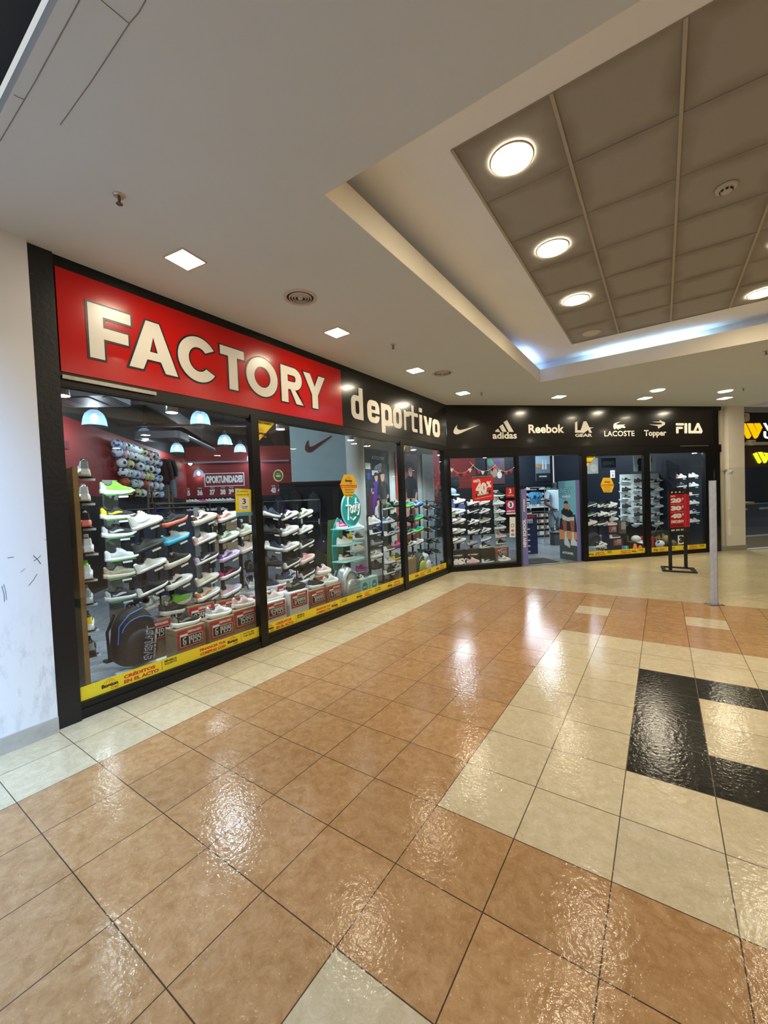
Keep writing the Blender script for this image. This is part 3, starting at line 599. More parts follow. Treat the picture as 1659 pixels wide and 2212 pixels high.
# ================================================================== SHOES
def lerp_tab(tab, x):
    for (x0, y0), (x1, y1) in zip(tab, tab[1:]):
        if x <= x1: t = (x-x0)/(x1-x0); t = max(0, t); t = t*t*(3-2*t); return y0+(y1-y0)*t
    return tab[-1][1]
HALFW = [(0, .020), (.02, .030), (.06, .034), (.11, .033), (.16, .038), (.205, .046), (.24, .044), (.27, .030), (.286, .012)]
KINDS = {
 'low':    dict(sole=[(0, .026), (.15, .024), (.286, .026)], bot=[(0, .002), (.02, 0), (.2, 0), (.286, .010)], top=[(0, .088), (.02, .092), (.05, .074), (.085, .070), (.11, .096), (.125, .100), (.20, .062), (.25, .052), (.286, .036)], out=.003),
 'runner': dict(sole=[(0, .050), (.05, .040), (.12, .034), (.2, .030), (.286, .036)], bot=[(0, .014), (.03, .002), (.18, 0), (.24, .006), (.286, .024)], top=[(0, .108), (.012, .112), (.045, .084), (.08, .078), (.11, .108), (.125, .112), (.20, .072), (.25, .060), (.286, .042)], out=.007),
 'chunky': dict(sole=[(0, .056), (.08, .046), (.16, .042), (.286, .044)], bot=[(0, .006), (.03, 0), (.2, 0), (.286, .016)], top=[(0, .106), (.012, .110), (.045, .090), (.08, .086), (.11, .118), (.125, .122), (.20, .082), (.25, .066), (.286, .050)], out=.008),
 'high':   dict(sole=[(0, .034), (.15, .032), (.286, .034)], bot=[(0, .002), (.02, 0), (.2, 0), (.286, .012)], top=[(0, .130), (.02, .134), (.05, .124), (.085, .128), (.105, .142), (.125, .136), (.19, .082), (.25, .062), (.286, .044)], out=.004),
}
def halfw(x): return lerp_tab(HALFW, x)
SHOE = {}
def make_shoe(kind):
    k = KINDS[kind]; NS = 26; NR = 11; L = .286
    xs = [L*(.5-.5*math.cos(math.pi*i/NS)) for i in range(NS+1)]
    X = lambda x: x-.145
    # upper: arch sections, floor at the sole top
    rows = []; ins = []
    for x in xs:
        w = max(halfw(x), .002); z0 = lerp_tab(k['sole'], x)-.006; h = max(lerp_tab(k['top'], x)-z0, .004); row = []
        p = 2.6 if x < .13 else 2.1
        nar = .72 if x < .12 else (.72+.28*min(1, (x-.12)/.08))
        for j in range(NR):
            a = math.pi*j/(NR-1); c, s = math.cos(a), math.sin(a)
            y = w*math.copysign(abs(c)**(2/p), c); zz = h*abs(s)**(2/p)
            y *= 1-(1-nar)*(zz/h)
            row.append((X(x), y, z0+zz))
        rows.append(row)
    up = MB().grid(rows, 0)
    up.add(rows[0], [tuple(range(NR))]); up.add(rows[-1], [tuple(reversed(range(NR)))])
    # lining: dark oval opening, slightly above the collar
    li = MB(); a0, a1 = .016, .100; lr = []
    for i in range(9):
        x = a0+(a1-a0)*i/8; t = math.sin(math.pi*i/8)**.5 if 0 < i < 8 else 0; w = halfw(x)*.66*t
        z = lerp_tab(k['top'], x)+.0016
        lr.append([(X(x), -w, z-.001), (X(x), -w*.5, z+.0006), (X(x), w*.5, z+.0006), (X(x), w, z-.001)])
    li.grid(lr, 0)
    # sole
    so = MB(); rows2 = []
    for x in xs:
        w = halfw(x)+k['out']; zb = lerp_tab(k['bot'], x); zt = lerp_tab(k['sole'], x); xx = x
        if x < .001: xx = -k['out']; w *= .8
        if x > L-.001: xx = L+k['out']; w *= .8
        b = .003
        rows2.append([(X(xx), w-b, zb), (X(xx), w, zb+b), (X(xx), w*1.0, (zb+zt)/2), (X(xx), w-.001, zt-.002), (X(xx), w-.005, zt), (X(xx), -w+.005, zt), (X(xx), -w+.001, zt-.002), (X(xx), -w, (zb+zt)/2), (X(xx), -w, zb+b), (X(xx), -w+b, zb)])
    so.grid(rows2, 0, None, True, True)
    so.add(rows2[0], [tuple(range(10))]); so.add(rows2[-1], [tuple(reversed(range(10)))])
    # laces and tongue
    la = MB()
    for i in range(5 if kind != 'high' else 6):
        x = .122+i*.014; z = lerp_tab(k['top'], x)+.003; w = .017
        la.tube([(X(x), -w, z-.005), (X(x), 0, z), (X(x), w, z-.005)], .0028, 5)
    la.box(X(.100), -.014, lerp_tab(k['top'], .11)-.016, X(.122), .014, lerp_tab(k['top'], .118)+.006)
    # side patch: stripe following the upper's side (both sides)
    ac = MB()
    for side in (1, -1):
        pts = [(.055, .42, .20), (.085, .36, .22), (.115, .36, .26), (.145, .44, .22), (.175, .58, .12)]
        top, bt = [], []
        for (x, f, t) in pts:
            w = halfw(x); z0 = lerp_tab(k['sole'], x)-.006; h = lerp_tab(k['top'], x)-z0
            for (arr, g_) in ((bt, f-t/2), (top, f+t/2)):
                a = math.asin(max(0, min(1, g_)))**1.0; p = 2.6 if x < .13 else 2.1
                s = min(1, max(.02, g_))**(p/2); c = math.sqrt(max(0, 1-s*s)); y = w*c**(2/p)
                nar = .72 if x < .12 else (.72+.28*min(1, (x-.12)/.08)); y *= 1-(1-nar)*g_
                arr.append((X(x), side*(y+.0018), z0+h*g_))
        r_ = [bt, top] if side < 0 else [top, bt]
        ac.grid(r_, 0)
    # heel counter patch
    hc = MB(); hr = []
    for i in range(5):
        x = .002+.010*i; w = halfw(x); z0 = lerp_tab(k['sole'], x); h = lerp_tab(k['top'], x)-z0-.010
        hr.append([(X(x)-.0015, w*(1.02-.24*t)+.0012, z0+h*t) for t in (0, .5, 1)])
    hc.grid(hr, 0); hc.grid([[(p[0], -p[1], p[2]) for p in reversed(r_)] for r_ in hr], 0)
    b_ = [(p[0]-.001, p[1]*s, p[2]) for p in hr[0] for s in (1, -1)]
    hc.add(b_, [(0, 1, 3, 2), (2, 3, 5, 4)])
    for mb_ in (up, li, so, la, ac, hc): mb_.v = [(x, y, z*1.16) for x, y, z in mb_.v]
    SHOE[kind] = dict(upper=up.mesh('upper'), lining=li.mesh('lining'), sole=so.mesh('sole'), laces=la.mesh('laces'), side_patch=ac.mesh('side_patch'), heel_patch=hc.mesh('heel_patch'))
for k in KINDS: make_shoe(k)
# slide sandal
so = MB(); rows2 = []
for i in range(21):
    x = .27*(.5-.5*math.cos(math.pi*i/20)); w = halfw(x)*1.12+.004; zt = .036-.05*x; rows2.append([(x-.135, w, .001), (x-.135, w, zt), (x-.135, w-.006, zt-.003), (x-.135, -w+.006, zt-.003), (x-.135, -w, zt), (x-.135, -w, .001)])
so.grid(rows2, 0, None, True, True); so.add(rows2[0], [tuple(range(6))]); so.add(rows2[-1], [tuple(reversed(range(6)))])
st = MB(); rr = []
for x in (.125, .150, .18, .205): rr.append([(x-.135, .052*math.cos(R(a)), .012+(.062-(x-.125)*.12)*math.sin(R(a))) for a in range(0, 181, 15)])
st.grid(rr, 0)
mk = MB()
for a in (-.4, .0, .4): mk.box(-.002, -.022+a*.01, 0, .006, .022, .002, 0, T(.025, 0, .0735) @ RZ(40*a*3) @ RY(-7))
SHOE['slide'] = dict(sole=so.mesh('sole'), strap=st.mesh('strap'), mark=mk.mesh('mark'))
LIN = mat('shoe_lining', (.03, .03, .035), .9)
NAMED = {}
def cn(k): return SAY.get(k, k)
ORD = ['top', 'second', 'third', 'fourth', 'fifth', 'sixth', 'seventh', 'eighth', 'ninth', 'tenth']
def shoe(M, kind, up, so, ac, lace, label, grp, simple=False):
    t = thing('slide_sandal' if kind == 'slide' else 'sneaker', label, 'sandal' if kind == 'slide' else 'shoe', M, grp)
    S = SHOE[kind]
    if kind == 'slide':
        ghost('sole', S['sole'], [fab(so)], t); ghost('strap', S['strap'], [fab(up)], t); ghost('mark', S['mark'], [fab(ac)], t); return t
    ghost('upper', S['upper'], [fab(up)], t); ghost('sole', S['sole'], [fab(so)], t); ghost('lining', S['lining'], [LIN], t)
    if not simple:
        ghost('laces', S['laces'], [fab(lace)], t); ghost('side_patch', S['side_patch'], [fab(ac)], t); ghost('heel_patch', S['heel_patch'], [fab(ac if ac != up else so)], t)
    return t
# price tags and shelf plates (shared meshes)
SH_PLATE = MB().box(-.115, -.045, -.007, .115, .05, -.002).box(-.012, .05, -.007, .012, .17, -.003).mesh('shelf')
TAG = MB(); TAG.box(-.012, -.052, -.034, .072, -.049, -.016, 0); TAG.box(-.030, -.051, -.018, .060, -.0495, -.004, 1)
TAG = TAG.mesh('price_tag'); M_TAGW = mat('tag_white', (.78, .80, .80), .5); M_TAGK = mat('tag_dark', (.06, .06, .065), .4)
TAG.materials.append(M_TAGW); TAG.materials.append(M_TAGK)
def digits_mesh(s, box, mb=None, th=.14, mi=0, n=0):
    """seven-segment figures"""
    mb = mb or MB(); x0, y0, x1, y1 = box; w = (x1-x0)/len(s); h = y1-y0
    SEG = {'0': 'abcdef', '1': 'bc', '2': 'abged', '3': 'abgcd', '4': 'fgbc', '5': 'afgcd', '6': 'afgecd', '7': 'abc', '8': 'abcdefg', '9': 'abcfgd'}
    for i, c in enumerate(s):
        a = x0+i*w+w*.10; b = x0+(i+1)*w-w*.10; t = min(th*h, (b-a)*.3); m_ = (y0+y1)/2
        R_ = dict(a=(a, y1-t, b, y1), b=(b-t, m_, b, y1), c=(b-t, y0, b, m_), d=(a, y0, b, y0+t), e=(a, y0, a+t, m_), f=(a, m_, a+t, y1), g=(a, m_-t/2, b, m_+t/2))
        for q in SEG[c]: x, y, X_, Y_ = R_[q]; mb.box(x, y, n, X_, Y_, n+.001, mi)
    return mb
M_RACK = mat('rack_black', (.015, .015, .017), .4, .3); M_LIMEP = mat('lime_plate', (.16, .50, .10), .35); M_STEELP = mat('rack_grey_panel', (.17, .18, .18), .5)
def orient(p, F, yaw=0, tilt=18, roll=0, s=1.0):
    """local x along the glass (toe), y into the shop, z up, raised toe"""
    u = Vector((0, 1, 0)) if F == 'A' else E1; inn = Vector((-1, 0, 0)) if F == 'A' else NI
    m = Matrix((u, inn, UP)).transposed().to_4x4(); m.translation = p
    return m @ RZ(yaw) @ RY(-tilt) @ RX(roll) @ Matrix.Scale(s, 4)
def column(F, d, where, shoes, tilt=18, yaw=0, plate=None, panel=None, pw=.05, scale=.97, post=True, rack=None, grp=None, top=None):
    """one rack column: panel/post + plates + tags, and the shoes standing on the plates"""
    at = atA if F == 'A' else atB
    pts = [at(s[0], s[1], d) for s in shoes]
    cx = sum((p-Vector((0, 0, p.z)) for p in pts), Vector())/len(pts)
    rk = thing('shoe_rack', rack or ('dark shoe rack column '+where), 'shoe rack', T(cx.x, cx.y, 0))
    zt = top or max(p.z for p in pts)+.16; inn = Vector((-1, 0, 0)) if F == 'A' else NI; bm = orient(Vector((0, 0, 0)), F, 0, 0)
    zb = .10 if d < .9 else 0
    if post: obj('upright', MB().box(-pw, .165, zb, pw, .185, zt, 0, bm), panel or M_RACK, rk)
    else: obj('upright', MB().box(-.008, .165, zb, .008, .185, zt, 0, bm), M_RACK, rk)
    obj('foot', MB().box(-.14, .15, zb, .14, .24, zb+.02, 0, bm), M_RACK, rk)
    for i, (sh, p) in enumerate(zip(shoes, pts)):
        kind, up, so, ac, lace = sh[2:7]; yw = yaw+(sh[7] if len(sh) > 7 else 0); tl = sh[8] if len(sh) > 8 else tilt
        q = Vector((cx.x, cx.y, p.z)) if F == 'A' else Vector((cx.x, cx.y, p.z))
        q = p*.5+q*.5; q.z = p.z
        M = orient(q, F, yw, tl, 0, scale)
        rel = Matrix.Translation(-Vector((cx.x, cx.y, 0))) @ M
        ghost('shelf', SH_PLATE, [plate or M_RACK], rk, rel)
        ghost('price_tag', TAG, [M_TAGW, M_TAGK], rk, rel)
        desc = f'{cn(up)} ' + ('slide sandal' if kind == 'slide' else {'low': 'low sneaker', 'runner': 'running shoe', 'chunky': 'chunky trainer', 'high': 'high-top sneaker'}[kind])
        lab = f'{desc} with {cn(so)} sole, {ORD[i]} in column {where}'
        shoe(M, kind, up, so, ac, lace, lab, grp)
    return rk
W, K, C_, G, LG, OW = 'white', 'black', 'charcoal', 'grey', 'lightgrey', 'offwhite'
# --- window 1
def px1(l): return [(100+u/5.268, 820+v/5.268)+tuple(r) for u, v, *r in l]
SHOES_A = 'sneakers on the racks behind the long front'
column('A', .95, 'with green plates', [(257, 1068, 'runner', 'lime', 'mint', 'lime', 'lime', 0, 2), (256, 1121, 'runner', K, W, 'yellow', K, 0, 2), (259, 1160, 'runner', K, W, LG, K, 0, 2), (267, 1208, 'low', LG, W, LG, W, 0, 2), (262, 1247, 'runner', 'olive', 'beige', 'tan', G, 0, 3), (264, 1295, 'runner', K, W, LG, K, 0, 3)],
       tilt=2, plate=M_LIMEP, panel=M_STEELP, pw=.07, grp=SHOES_A, rack='shoe rack column of grey slats with lime green plates', scale=1.05, yaw=-8)
column('A', .38, 'under the white high-top', [(320, 1136, 'high', W, W, W, W), (324, 1184, 'low', C_, 'charcoal', C_, C_), (331, 1226, 'low', W, W, W, C_), (334, 1275, 'low', K, W, K, K)], grp=SHOES_A, pw=.02, yaw=-4, scale=1.0)
column('A', .42, 'with the sky blue runner', [(379, 1131, 'runner', K, 'coral', C_, K), (385, 1169, 'runner', 'lightgrey', 'skyblue', 'skyblue', W), (386, 1218, 'chunky', K, OW, K, LG), (392, 1262, 'chunky', W, W, K, K)], grp=SHOES_A, pw=.02)
column('A', .42, 'before the first price boxes', [(446, 1127, 'chunky', 'palepink', OW, 'brown', 'palepink'), (446, 1168, 'low', W, OW, 'pink', W), (449, 1210, 'low', K, W, 'lilac', K), (451, 1255, 'low', OW, OW, OW, OW), (453, 1288, 'runner', W, W, 'orange', W)], grp=SHOES_A, panel=M_STEELP, pw=.03)
column('A', .42, 'with the lilac runner', [(495, 1122, 'runner', W, W, 'coral', K), (496, 1165, 'runner', 'mint', W, 'olive', K), (497, 1206, 'runner', 'lilac', 'lilac', 'purple', C_), (500, 1243, 'runner', K, W, 'magenta', K), (501, 1281, 'runner', 'lilac', W, 'pink', W)], grp=SHOES_A, pw=.02)
column('A', .46, 'touching the first mullion', [(539, 1151, 'runner', 'mint', OW, OW, W), (540, 1188, 'runner', 'palepink', W, W, W), (537, 1227, 'runner', K, K, C_, K, 60), (541, 1262, 'runner', K, W, W, K, 60)], grp=SHOES_A, pw=.02)
# end stand with shoes seen from the heel
ES = thing('shoe_rack', 'tall brown wooden end stand with heel-on shoes by the black post', 'shoe rack', T(0, 0, 0))
p0 = atA(158, 1000, .22); es = MB().box(p0.x-.26, p0.y-.045, 0, p0.x+.10, p0.y-.02, 1.96); obj('side_board', es, mat('wood_board', (.20, .13, .06), .6, vary=(8, .25)), ES)
obj('edge_strip', MB().box(p0.x+.10, p0.y-.05, 0, p0.x+.125, p0.y-.015, 1.965), mat('wood_edge', (.26, .13, .035), .5, vary=(20, .3)), ES)
for i, (x, y, kind, up, so, ac, lc) in enumerate([(180, 1029, 'runner', C_, 'offwhite', G, K), (180, 1082, 'runner', OW, OW, LG, OW), (182, 1136, 'runner', 'tan', 'coral', K, K), (187, 1190, 'runner', 'brown', W, OW, OW), (185, 1246, 'runner', 'lime', W, 'lime', 'lime'), (185, 1298, 'runner', 'olive', LG, G, G), (188, 1354, 'runner', K, W, 'yellow', K), (192, 1408, 'runner', K, K, G, K)]):
    p = atA(x, y, .30); M = orient(p, 'A', 74, 4, 0, 1.08)
    shoe(M, kind, up, so, ac, lc, f'{cn(up)} running shoe, {cn(so)} sole, heel-on, {ORD[i]} on the wooden end stand', SHOES_A)
    ghost('shelf', SH_PLATE, [M_RACK], ES, M); ghost('price_tag', TAG, [M_TAGW, M_TAGK], ES, M @ RZ(-90) @ T(0, .0, 0))
# --- window 2
column('A', .42, 'just past the first mullion', [(586, 1117, 'runner', 'navy', W, C_, K, 0, -12), (590, 1152, 'low', K, K, C_, K, 0, -10), (592, 1189, 'runner', 'navy', W, 'navy', K, 0, -12), (592, 1222, 'runner', K, K, C_, K, 0, -10)], grp=SHOES_A, tilt=-10, pw=.03)
column('A', .5, 'with the red-lined shoe', [(628, 1117, 'low', W, W, C_, 'purple'), (628, 1151, 'chunky', W, W, LG, 'coral'), (630, 1185, 'runner', W, W, LG, K), (632, 1220, 'low', K, W, K, K)], grp=SHOES_A, pw=.02, yaw=-6)
column('A', .5, 'with the pink shoe fourth', [(662, 1113, 'low', OW, W, 'olive', W), (661, 1147, 'low', W, W, LG, K), (664, 1177, 'low', K, W, K, K), (664, 1212, 'chunky', 'pink', 'palepink', 'pink', 'pink'), (664, 1242, 'low', K, W, K, K)], grp=SHOES_A, pw=.02, yaw=-6)
column('A', .55, 'just past the teal stand', [(809, 1132, 'high', W, W, OW, W, -10), (812, 1153, 'low', K, W, K, W, -10), (817, 1176, 'chunky', C_, G, C_, K, -10), (815, 1204, 'chunky', OW, W, 'tan', W, -10), (815, 1227, 'high', K, K, C_, K, -10)], grp=SHOES_A, tilt=4, pw=.03)
column('A', .35, 'before the big poster', [(843, 1099, 'low', 'green', W, K, W, -12), (841, 1129, 'runner', W, W, 'blue', K, -12), (845, 1155, 'low', K, W, W, K, -12), (842, 1188, 'low', 'brown', W, 'brown', K, -12), (844, 1216, 'runner', LG, W, LG, W, -12), (840, 1239, 'low', K, W, K, K, -12)], grp=SHOES_A, tilt=6, pw=.02)
column('A', .30, 'against the second mullion', [(858, 1094, 'runner', 'mint', K, K, W, -12), (858, 1125, 'high', K, K, C_, K, -12), (859, 1150, 'runner', LG, LG, 'navy', W, -12), (859, 1182, 'runner', 'magenta', 'purple', 'pink', 'purple', -12), (859, 1207, 'low', C_, 'yellow', C_, K, -12), (861, 1231, 'chunky', W, LG, K, W, -12)], grp=SHOES_A, tilt=6, pw=.02)
# --- window 3
column('A', .50, 'just past the second mullion', [(886, 1094, 'runner', 'blue', 'lime', 'lime', W, -14), (884, 1126, 'high', K, K, C_, K, 60), (888, 1151, 'low', 'green', W, C_, K, -14), (890, 1177, 'low', W, W, K, K, -14), (887, 1203, 'low', K, K, C_, K, -14)], grp=SHOES_A, tilt=12, pw=.02)
column('A', .50, 'with two teal and lime shoes', [(905, 1093, 'runner', 'blue', 'navy', W, W, -14), (905, 1121, 'runner', 'teal', 'lime', 'green', 'teal', -14), (905, 1147, 'runner', 'teal', 'lime', 'green', 'teal', -14), (905, 1173, 'low', OW, W, LG, W, -14), (907, 1196, 'low', K, K, C_, K, -14)], grp=SHOES_A, tilt=16, pw=.02)
column('A', .50, 'of star-marked slides', [(922, 1097, 'slide', K, K, W, K, -105), (923, 1121, 'slide', 'navy', K, W, K, -105), (922, 1146, 'slide', K, K, W, K, -105), (923, 1170, 'slide', K, K, W, K, -105), (923, 1193, 'slide', 'navy', K, K, K, -105)], grp='slide sandals by the corner post', tilt=-14, pw=.02)
column('A', .50, 'of slides at the corner post', [(939, 1095, 'slide', K, K, W, K, -105), (939, 1119, 'slide', C_, K, W, K, -105), (939, 1142, 'slide', K, K, C_, K, -105), (939, 1169, 'slide', 'olive', K, W, K, -105), (939, 1191, 'slide', K, K, 'orange', K, -105)], grp='slide sandals by the corner post', tilt=-14, pw=.02)
fr = thing('hanging_rack', 'thin black steel hanging frame around the corner rack columns', 'frame', T(0, 0, 0))
for (x0, x1, zz) in ((822, 862, 1089.0), (868, 938, 1086.5)):
    a, b = atA(x0, zz, .62), atA(x1, zz, .62); z = max(a.z, b.z); a.z = b.z = z; obj('rail', MB().tube([a, b], .012, 6), M_RACK, fr)
    for q in (a, b): obj('post', MB().tube([Vector((q.x, q.y, 0)), q], .012, 6), M_RACK, fr)
# long thin rails in window 1 and 2 racks
for (x0, x1, yy, lab) in ((335, 548, 1090, 'long thin black rail over the racks of the first window'), (568, 690, 1084, 'thin black rail over the racks of the second window')):
    a, b = atA(x0, yy, .50), atA(x1, yy, .50); b.z = a.z
    t = thing('rack_rail', lab, 'rail'); obj('rail', MB().tube([a, b], .010, 6), M_RACK, t)
    for k in range(3):
        c = a+(b-a)*(k/2); obj('post', MB().tube([Vector((c.x, c.y, 0)), c], .010, 6), M_RACK, t)

# --- 45 degree front
SHOES_B = 'sneakers on the racks behind the entrance front'
column('B', .40, 'half behind the corner post', [(976, 1106, 'low', W, W, K, W), (976, 1128, 'low', W, W, K, W), (977, 1149, 'low', W, W, W, W), (977, 1170, 'low', OW, W, OW, W)], grp=SHOES_B, tilt=14, pw=.02)
column('B', .50, 'under the blue jersey', [(995, 1086, 'runner', W, W, LG, W), (994, 1109, 'chunky', W, W, G, W), (994, 1129, 'chunky', 'palepink', OW, 'brown', W), (994, 1150, 'low', W, W, W, W), (994, 1171, 'chunky', W, W, K, W)], grp=SHOES_B, tilt=14, pw=.04)
column('B', .50, 'below the big discount card', [(1023, 1089, 'low', W, W, W, W), (1023, 1106, 'low', K, W, K, K), (1025, 1130, 'low', W, W, K, W), (1025, 1151, 'chunky', K, W, W, W), (1019, 1176, 'low', G, G, LG, G)], grp=SHOES_B, tilt=14, pw=.03)
column('B', .50, 'nearest the pale slatted panel', [(1047, 1088, 'low', 'palepink', W, W, W), (1047, 1107, 'runner', W, W, K, W), (1049, 1127, 'runner', 'olive', OW, G, G), (1050, 1148, 'low', W, W, K, W), (1051, 1167, 'runner', LG, W, 'skyblue', W)], grp=SHOES_B, tilt=16, pw=.03)
column('B', .55, 'on the pale slatted panel', [(1079, 1073, 'runner', K, W, C_, K), (1077, 1091, 'chunky', 'mint', W, LG, W), (1079, 1108, 'low', W, W, LG, K), (1081, 1125, 'runner', W, W, LG, W), (1081, 1143, 'chunky', LG, W, K, K), (1083, 1161, 'low', 'pink', W, 'pink', W), (1084, 1175, 'low', K, W, K, K)], grp=SHOES_B, tilt=3, panel=mat('pale_slat', (.45, .56, .52), .5), pw=.06)
column('B', .55, 'beside the far entrance jamb', [(1279, 1092, 'low', K, W, C_, K), (1279, 1113, 'low', K, W, 'green', K), (1279, 1133, 'chunky', 'pink', OW, W, W)], grp=SHOES_B, tilt=14, pw=.03)
column('B', .55, 'under the yellow hexagon', [(1303, 1094, 'low', K, W, W, K), (1303, 1113, 'low', W, W, W, W), (1300, 1133, 'runner', K, W, C_, K)], grp=SHOES_B, tilt=12, pw=.03)
column('B', .55, 'before the white wall unit', [(1325, 1094, 'chunky', W, W, LG, W), (1322, 1112, 'chunky', G, W, G, K)], grp=SHOES_B, tilt=16, pw=.03, scale=.9)
column('B', .50, 'behind the discount stand', [(1471, 1033, 'low', W, W, 'coral', W), (1473, 1052, 'low', 'navy', W, K, W), (1475, 1071, 'low', W, W, W, W), (1476, 1090, 'low', W, W, K, W)], grp=SHOES_B, tilt=2, pw=.02)
column('B', .50, 'nearest the cream column', [(1498, 1031, 'low', W, W, W, W), (1499, 1051, 'low', W, W, LG, W), (1500, 1070, 'low', K, W, K, K), (1501, 1089, 'low', W, W, W, W), (1502, 1109, 'low', 'navy', W, W, W), (1502, 1128, 'low', W, W, W, W)], grp=SHOES_B, tilt=2, pw=.02)
# white wall unit with half-round shelves
u0, v1 = locB(1340.5, 1025, 2.2); u1, _ = locB(1424, 1030, 2.2); _, v0 = locB(1345, 1130, 2.2)
t = thing('wall_shelf_unit', 'tall white wall unit with half-round shelves of dark sneakers', 'shelf unit', FB @ T(0, 0, -2.2))
M_UNIT = mat('unit_white', (.80, .86, .87), .4); obj('back_panel', MB().box(u0, v0, -.04, u1, v1, 0), M_UNIT, t); obj('leg', MB().box(u0+.02, 0, -.04, u1-.02, v0, -.02), M_RACK, t)
cols = [(1354, 'first'), (1380, 'second'), (1404, 'third'), (1424, 'fourth')]
UP_ = [('runner', K, W, G), ('runner', C_, G, G), ('low', K, W, W), ('low', W, W, W), ('runner', K, W, C_), ('runner', K, W, W), ('low', K, K, C_), ('low', W, W, LG), ('runner', K, W, W), ('low', W, W, W), ('low', K, W, C_), ('low', W, W, K)]
cnt = 0
for ci, (x, nm) in enumerate(cols):
    for ri, y in enumerate((1041, 1060, 1078, 1096, 1114, 1133)):
        p = atB(x, y, 2.07); q = p-B0; uu = q.dot(E1)
        obj('shelf', MB().prism([ellipse(uu, .0, .13, .15, 15, 180, 360)+[(uu+.13, 0)]], q.z-.012, q.z-.003, 0, RX(-90) @ Matrix.Diagonal((1, 1, 1, 1))) if False else MB().lathe([(.0001, -.003), (.135, -.003), (.10, -.05), (.03, -.09), (.0001, -.09)], 20, 0, T(uu, q.z, .0) @ RX(-90) @ Matrix.Diagonal((1, .95, 1, 1))), M_UNIT, t)
        kd, a_, b_, c_ = UP_[(cnt*5+ri) % 12]; cnt += 1
        if ci == 3: a_, c_ = (W, K) if ri % 2 == 0 else (OW, G)
        shoe(orient(p, 'B', -4, 3, 0, .97), kd, a_, b_, c_, a_, f'{cn(a_)} sneaker, {cn(b_)} sole, row {["one","two","three","four","five","six"][ri]}, {nm} bracket of the white wall unit', 'sneakers on the white wall unit')
# back wall rows (small in the photo)
FARW = [W, 'offwhite', W, 'magenta', 'palepink', W, 'mint', W, 'navy', W, W, K, W, W, 'lightgrey']
def far_shoe(s, z, d, up, lab, grp, F=1):
    p = B0+E1*s+NI*d; p.z = z
    t = thing('sneaker', lab, 'shoe', orient(p, 'B', 0 if F > 0 else 180, 0, 0, 1.0), grp)
    ghost('upper', SHOE['low']['upper'], [fab(up)], t); ghost('sole', SHOE['low']['sole'], [fab(W)], t)
bw = thing('shoe_shelving', 'black shoe shelving along the red back wall under the size numbers', 'shelving', FB @ T(0, 0, -BD))
for z in (1.78, 1.45, 1.12, .8): obj('shelf', MB().box(-7.0, z-.03, .0, -3.2, z-.01, .28), M_RACK, bw)
xs_ = [398, 411, 424, 440, 454, 468, 483, 499]
for i, x in enumerate(xs_):
    s, _z = locB(x, 1090, BD-.15); far_shoe(s, 1.775, BD-.15, ['white', 'offwhite', 'white', 'magenta', 'palepink', 'white', 'mint', 'white'][i], 'pale sneaker in the top row under the red wall size numbers', 'sneakers in the top row under the size numbers')
for i, x in enumerate((412, 426, 440, 456, 469, 483)):
    s, _z = locB(x, 1106, BD-.15); far_shoe(s, 1.445, BD-.15, ['white', 'white', 'mint', 'white', 'lilac', 'white'][i], 'pale sneaker in the second row under the size numbers', 'sneakers in the second row under the size numbers')
for i, x in enumerate((412, 428, 446, 462)):
    s, _z = locB(x, 1122, BD-.15); far_shoe(s, 1.115, BD-.15, ['white', 'black', 'magenta', 'white'][i], 'sneaker in the third row under the size numbers', 'sneakers in the third row under the size numbers')
bw = thing('shoe_shelving', 'black shoe wall seen through the open entrance', 'shelving', FB @ T(0, 0, -BD))
obj('back_panel', MB().box(4.6, .3, .005, 7.2, 1.92, .02), M_RACK, bw)
for z in (1.74, 1.52, 1.30, 1.08): obj('shelf', MB().box(4.8, z-.025, .0, 7.2, z-.01, .25), M_RACK, bw)
for ri, z in enumerate((1.745, 1.525, 1.305, 1.085)):
    for ci, x in enumerate((1138, 1152, 1171, 1183, 1198, 1210)):
        s, _z = locB(x, 1070, BD-.14); up = [(W, K, W, 'green', C_, W), ('offwhite', W, W, K, C_, W), ('palepink', W, W, 'olive', K, W), (K, C_, W, W, W, K)][ri][ci]
        far_shoe(s, z, BD-.14, up, f'{cn(up)} sneaker on shelf {["one","two","three","four"][ri]} of the black wall through the entrance', 'sneakers on the black wall through the entrance', -1)
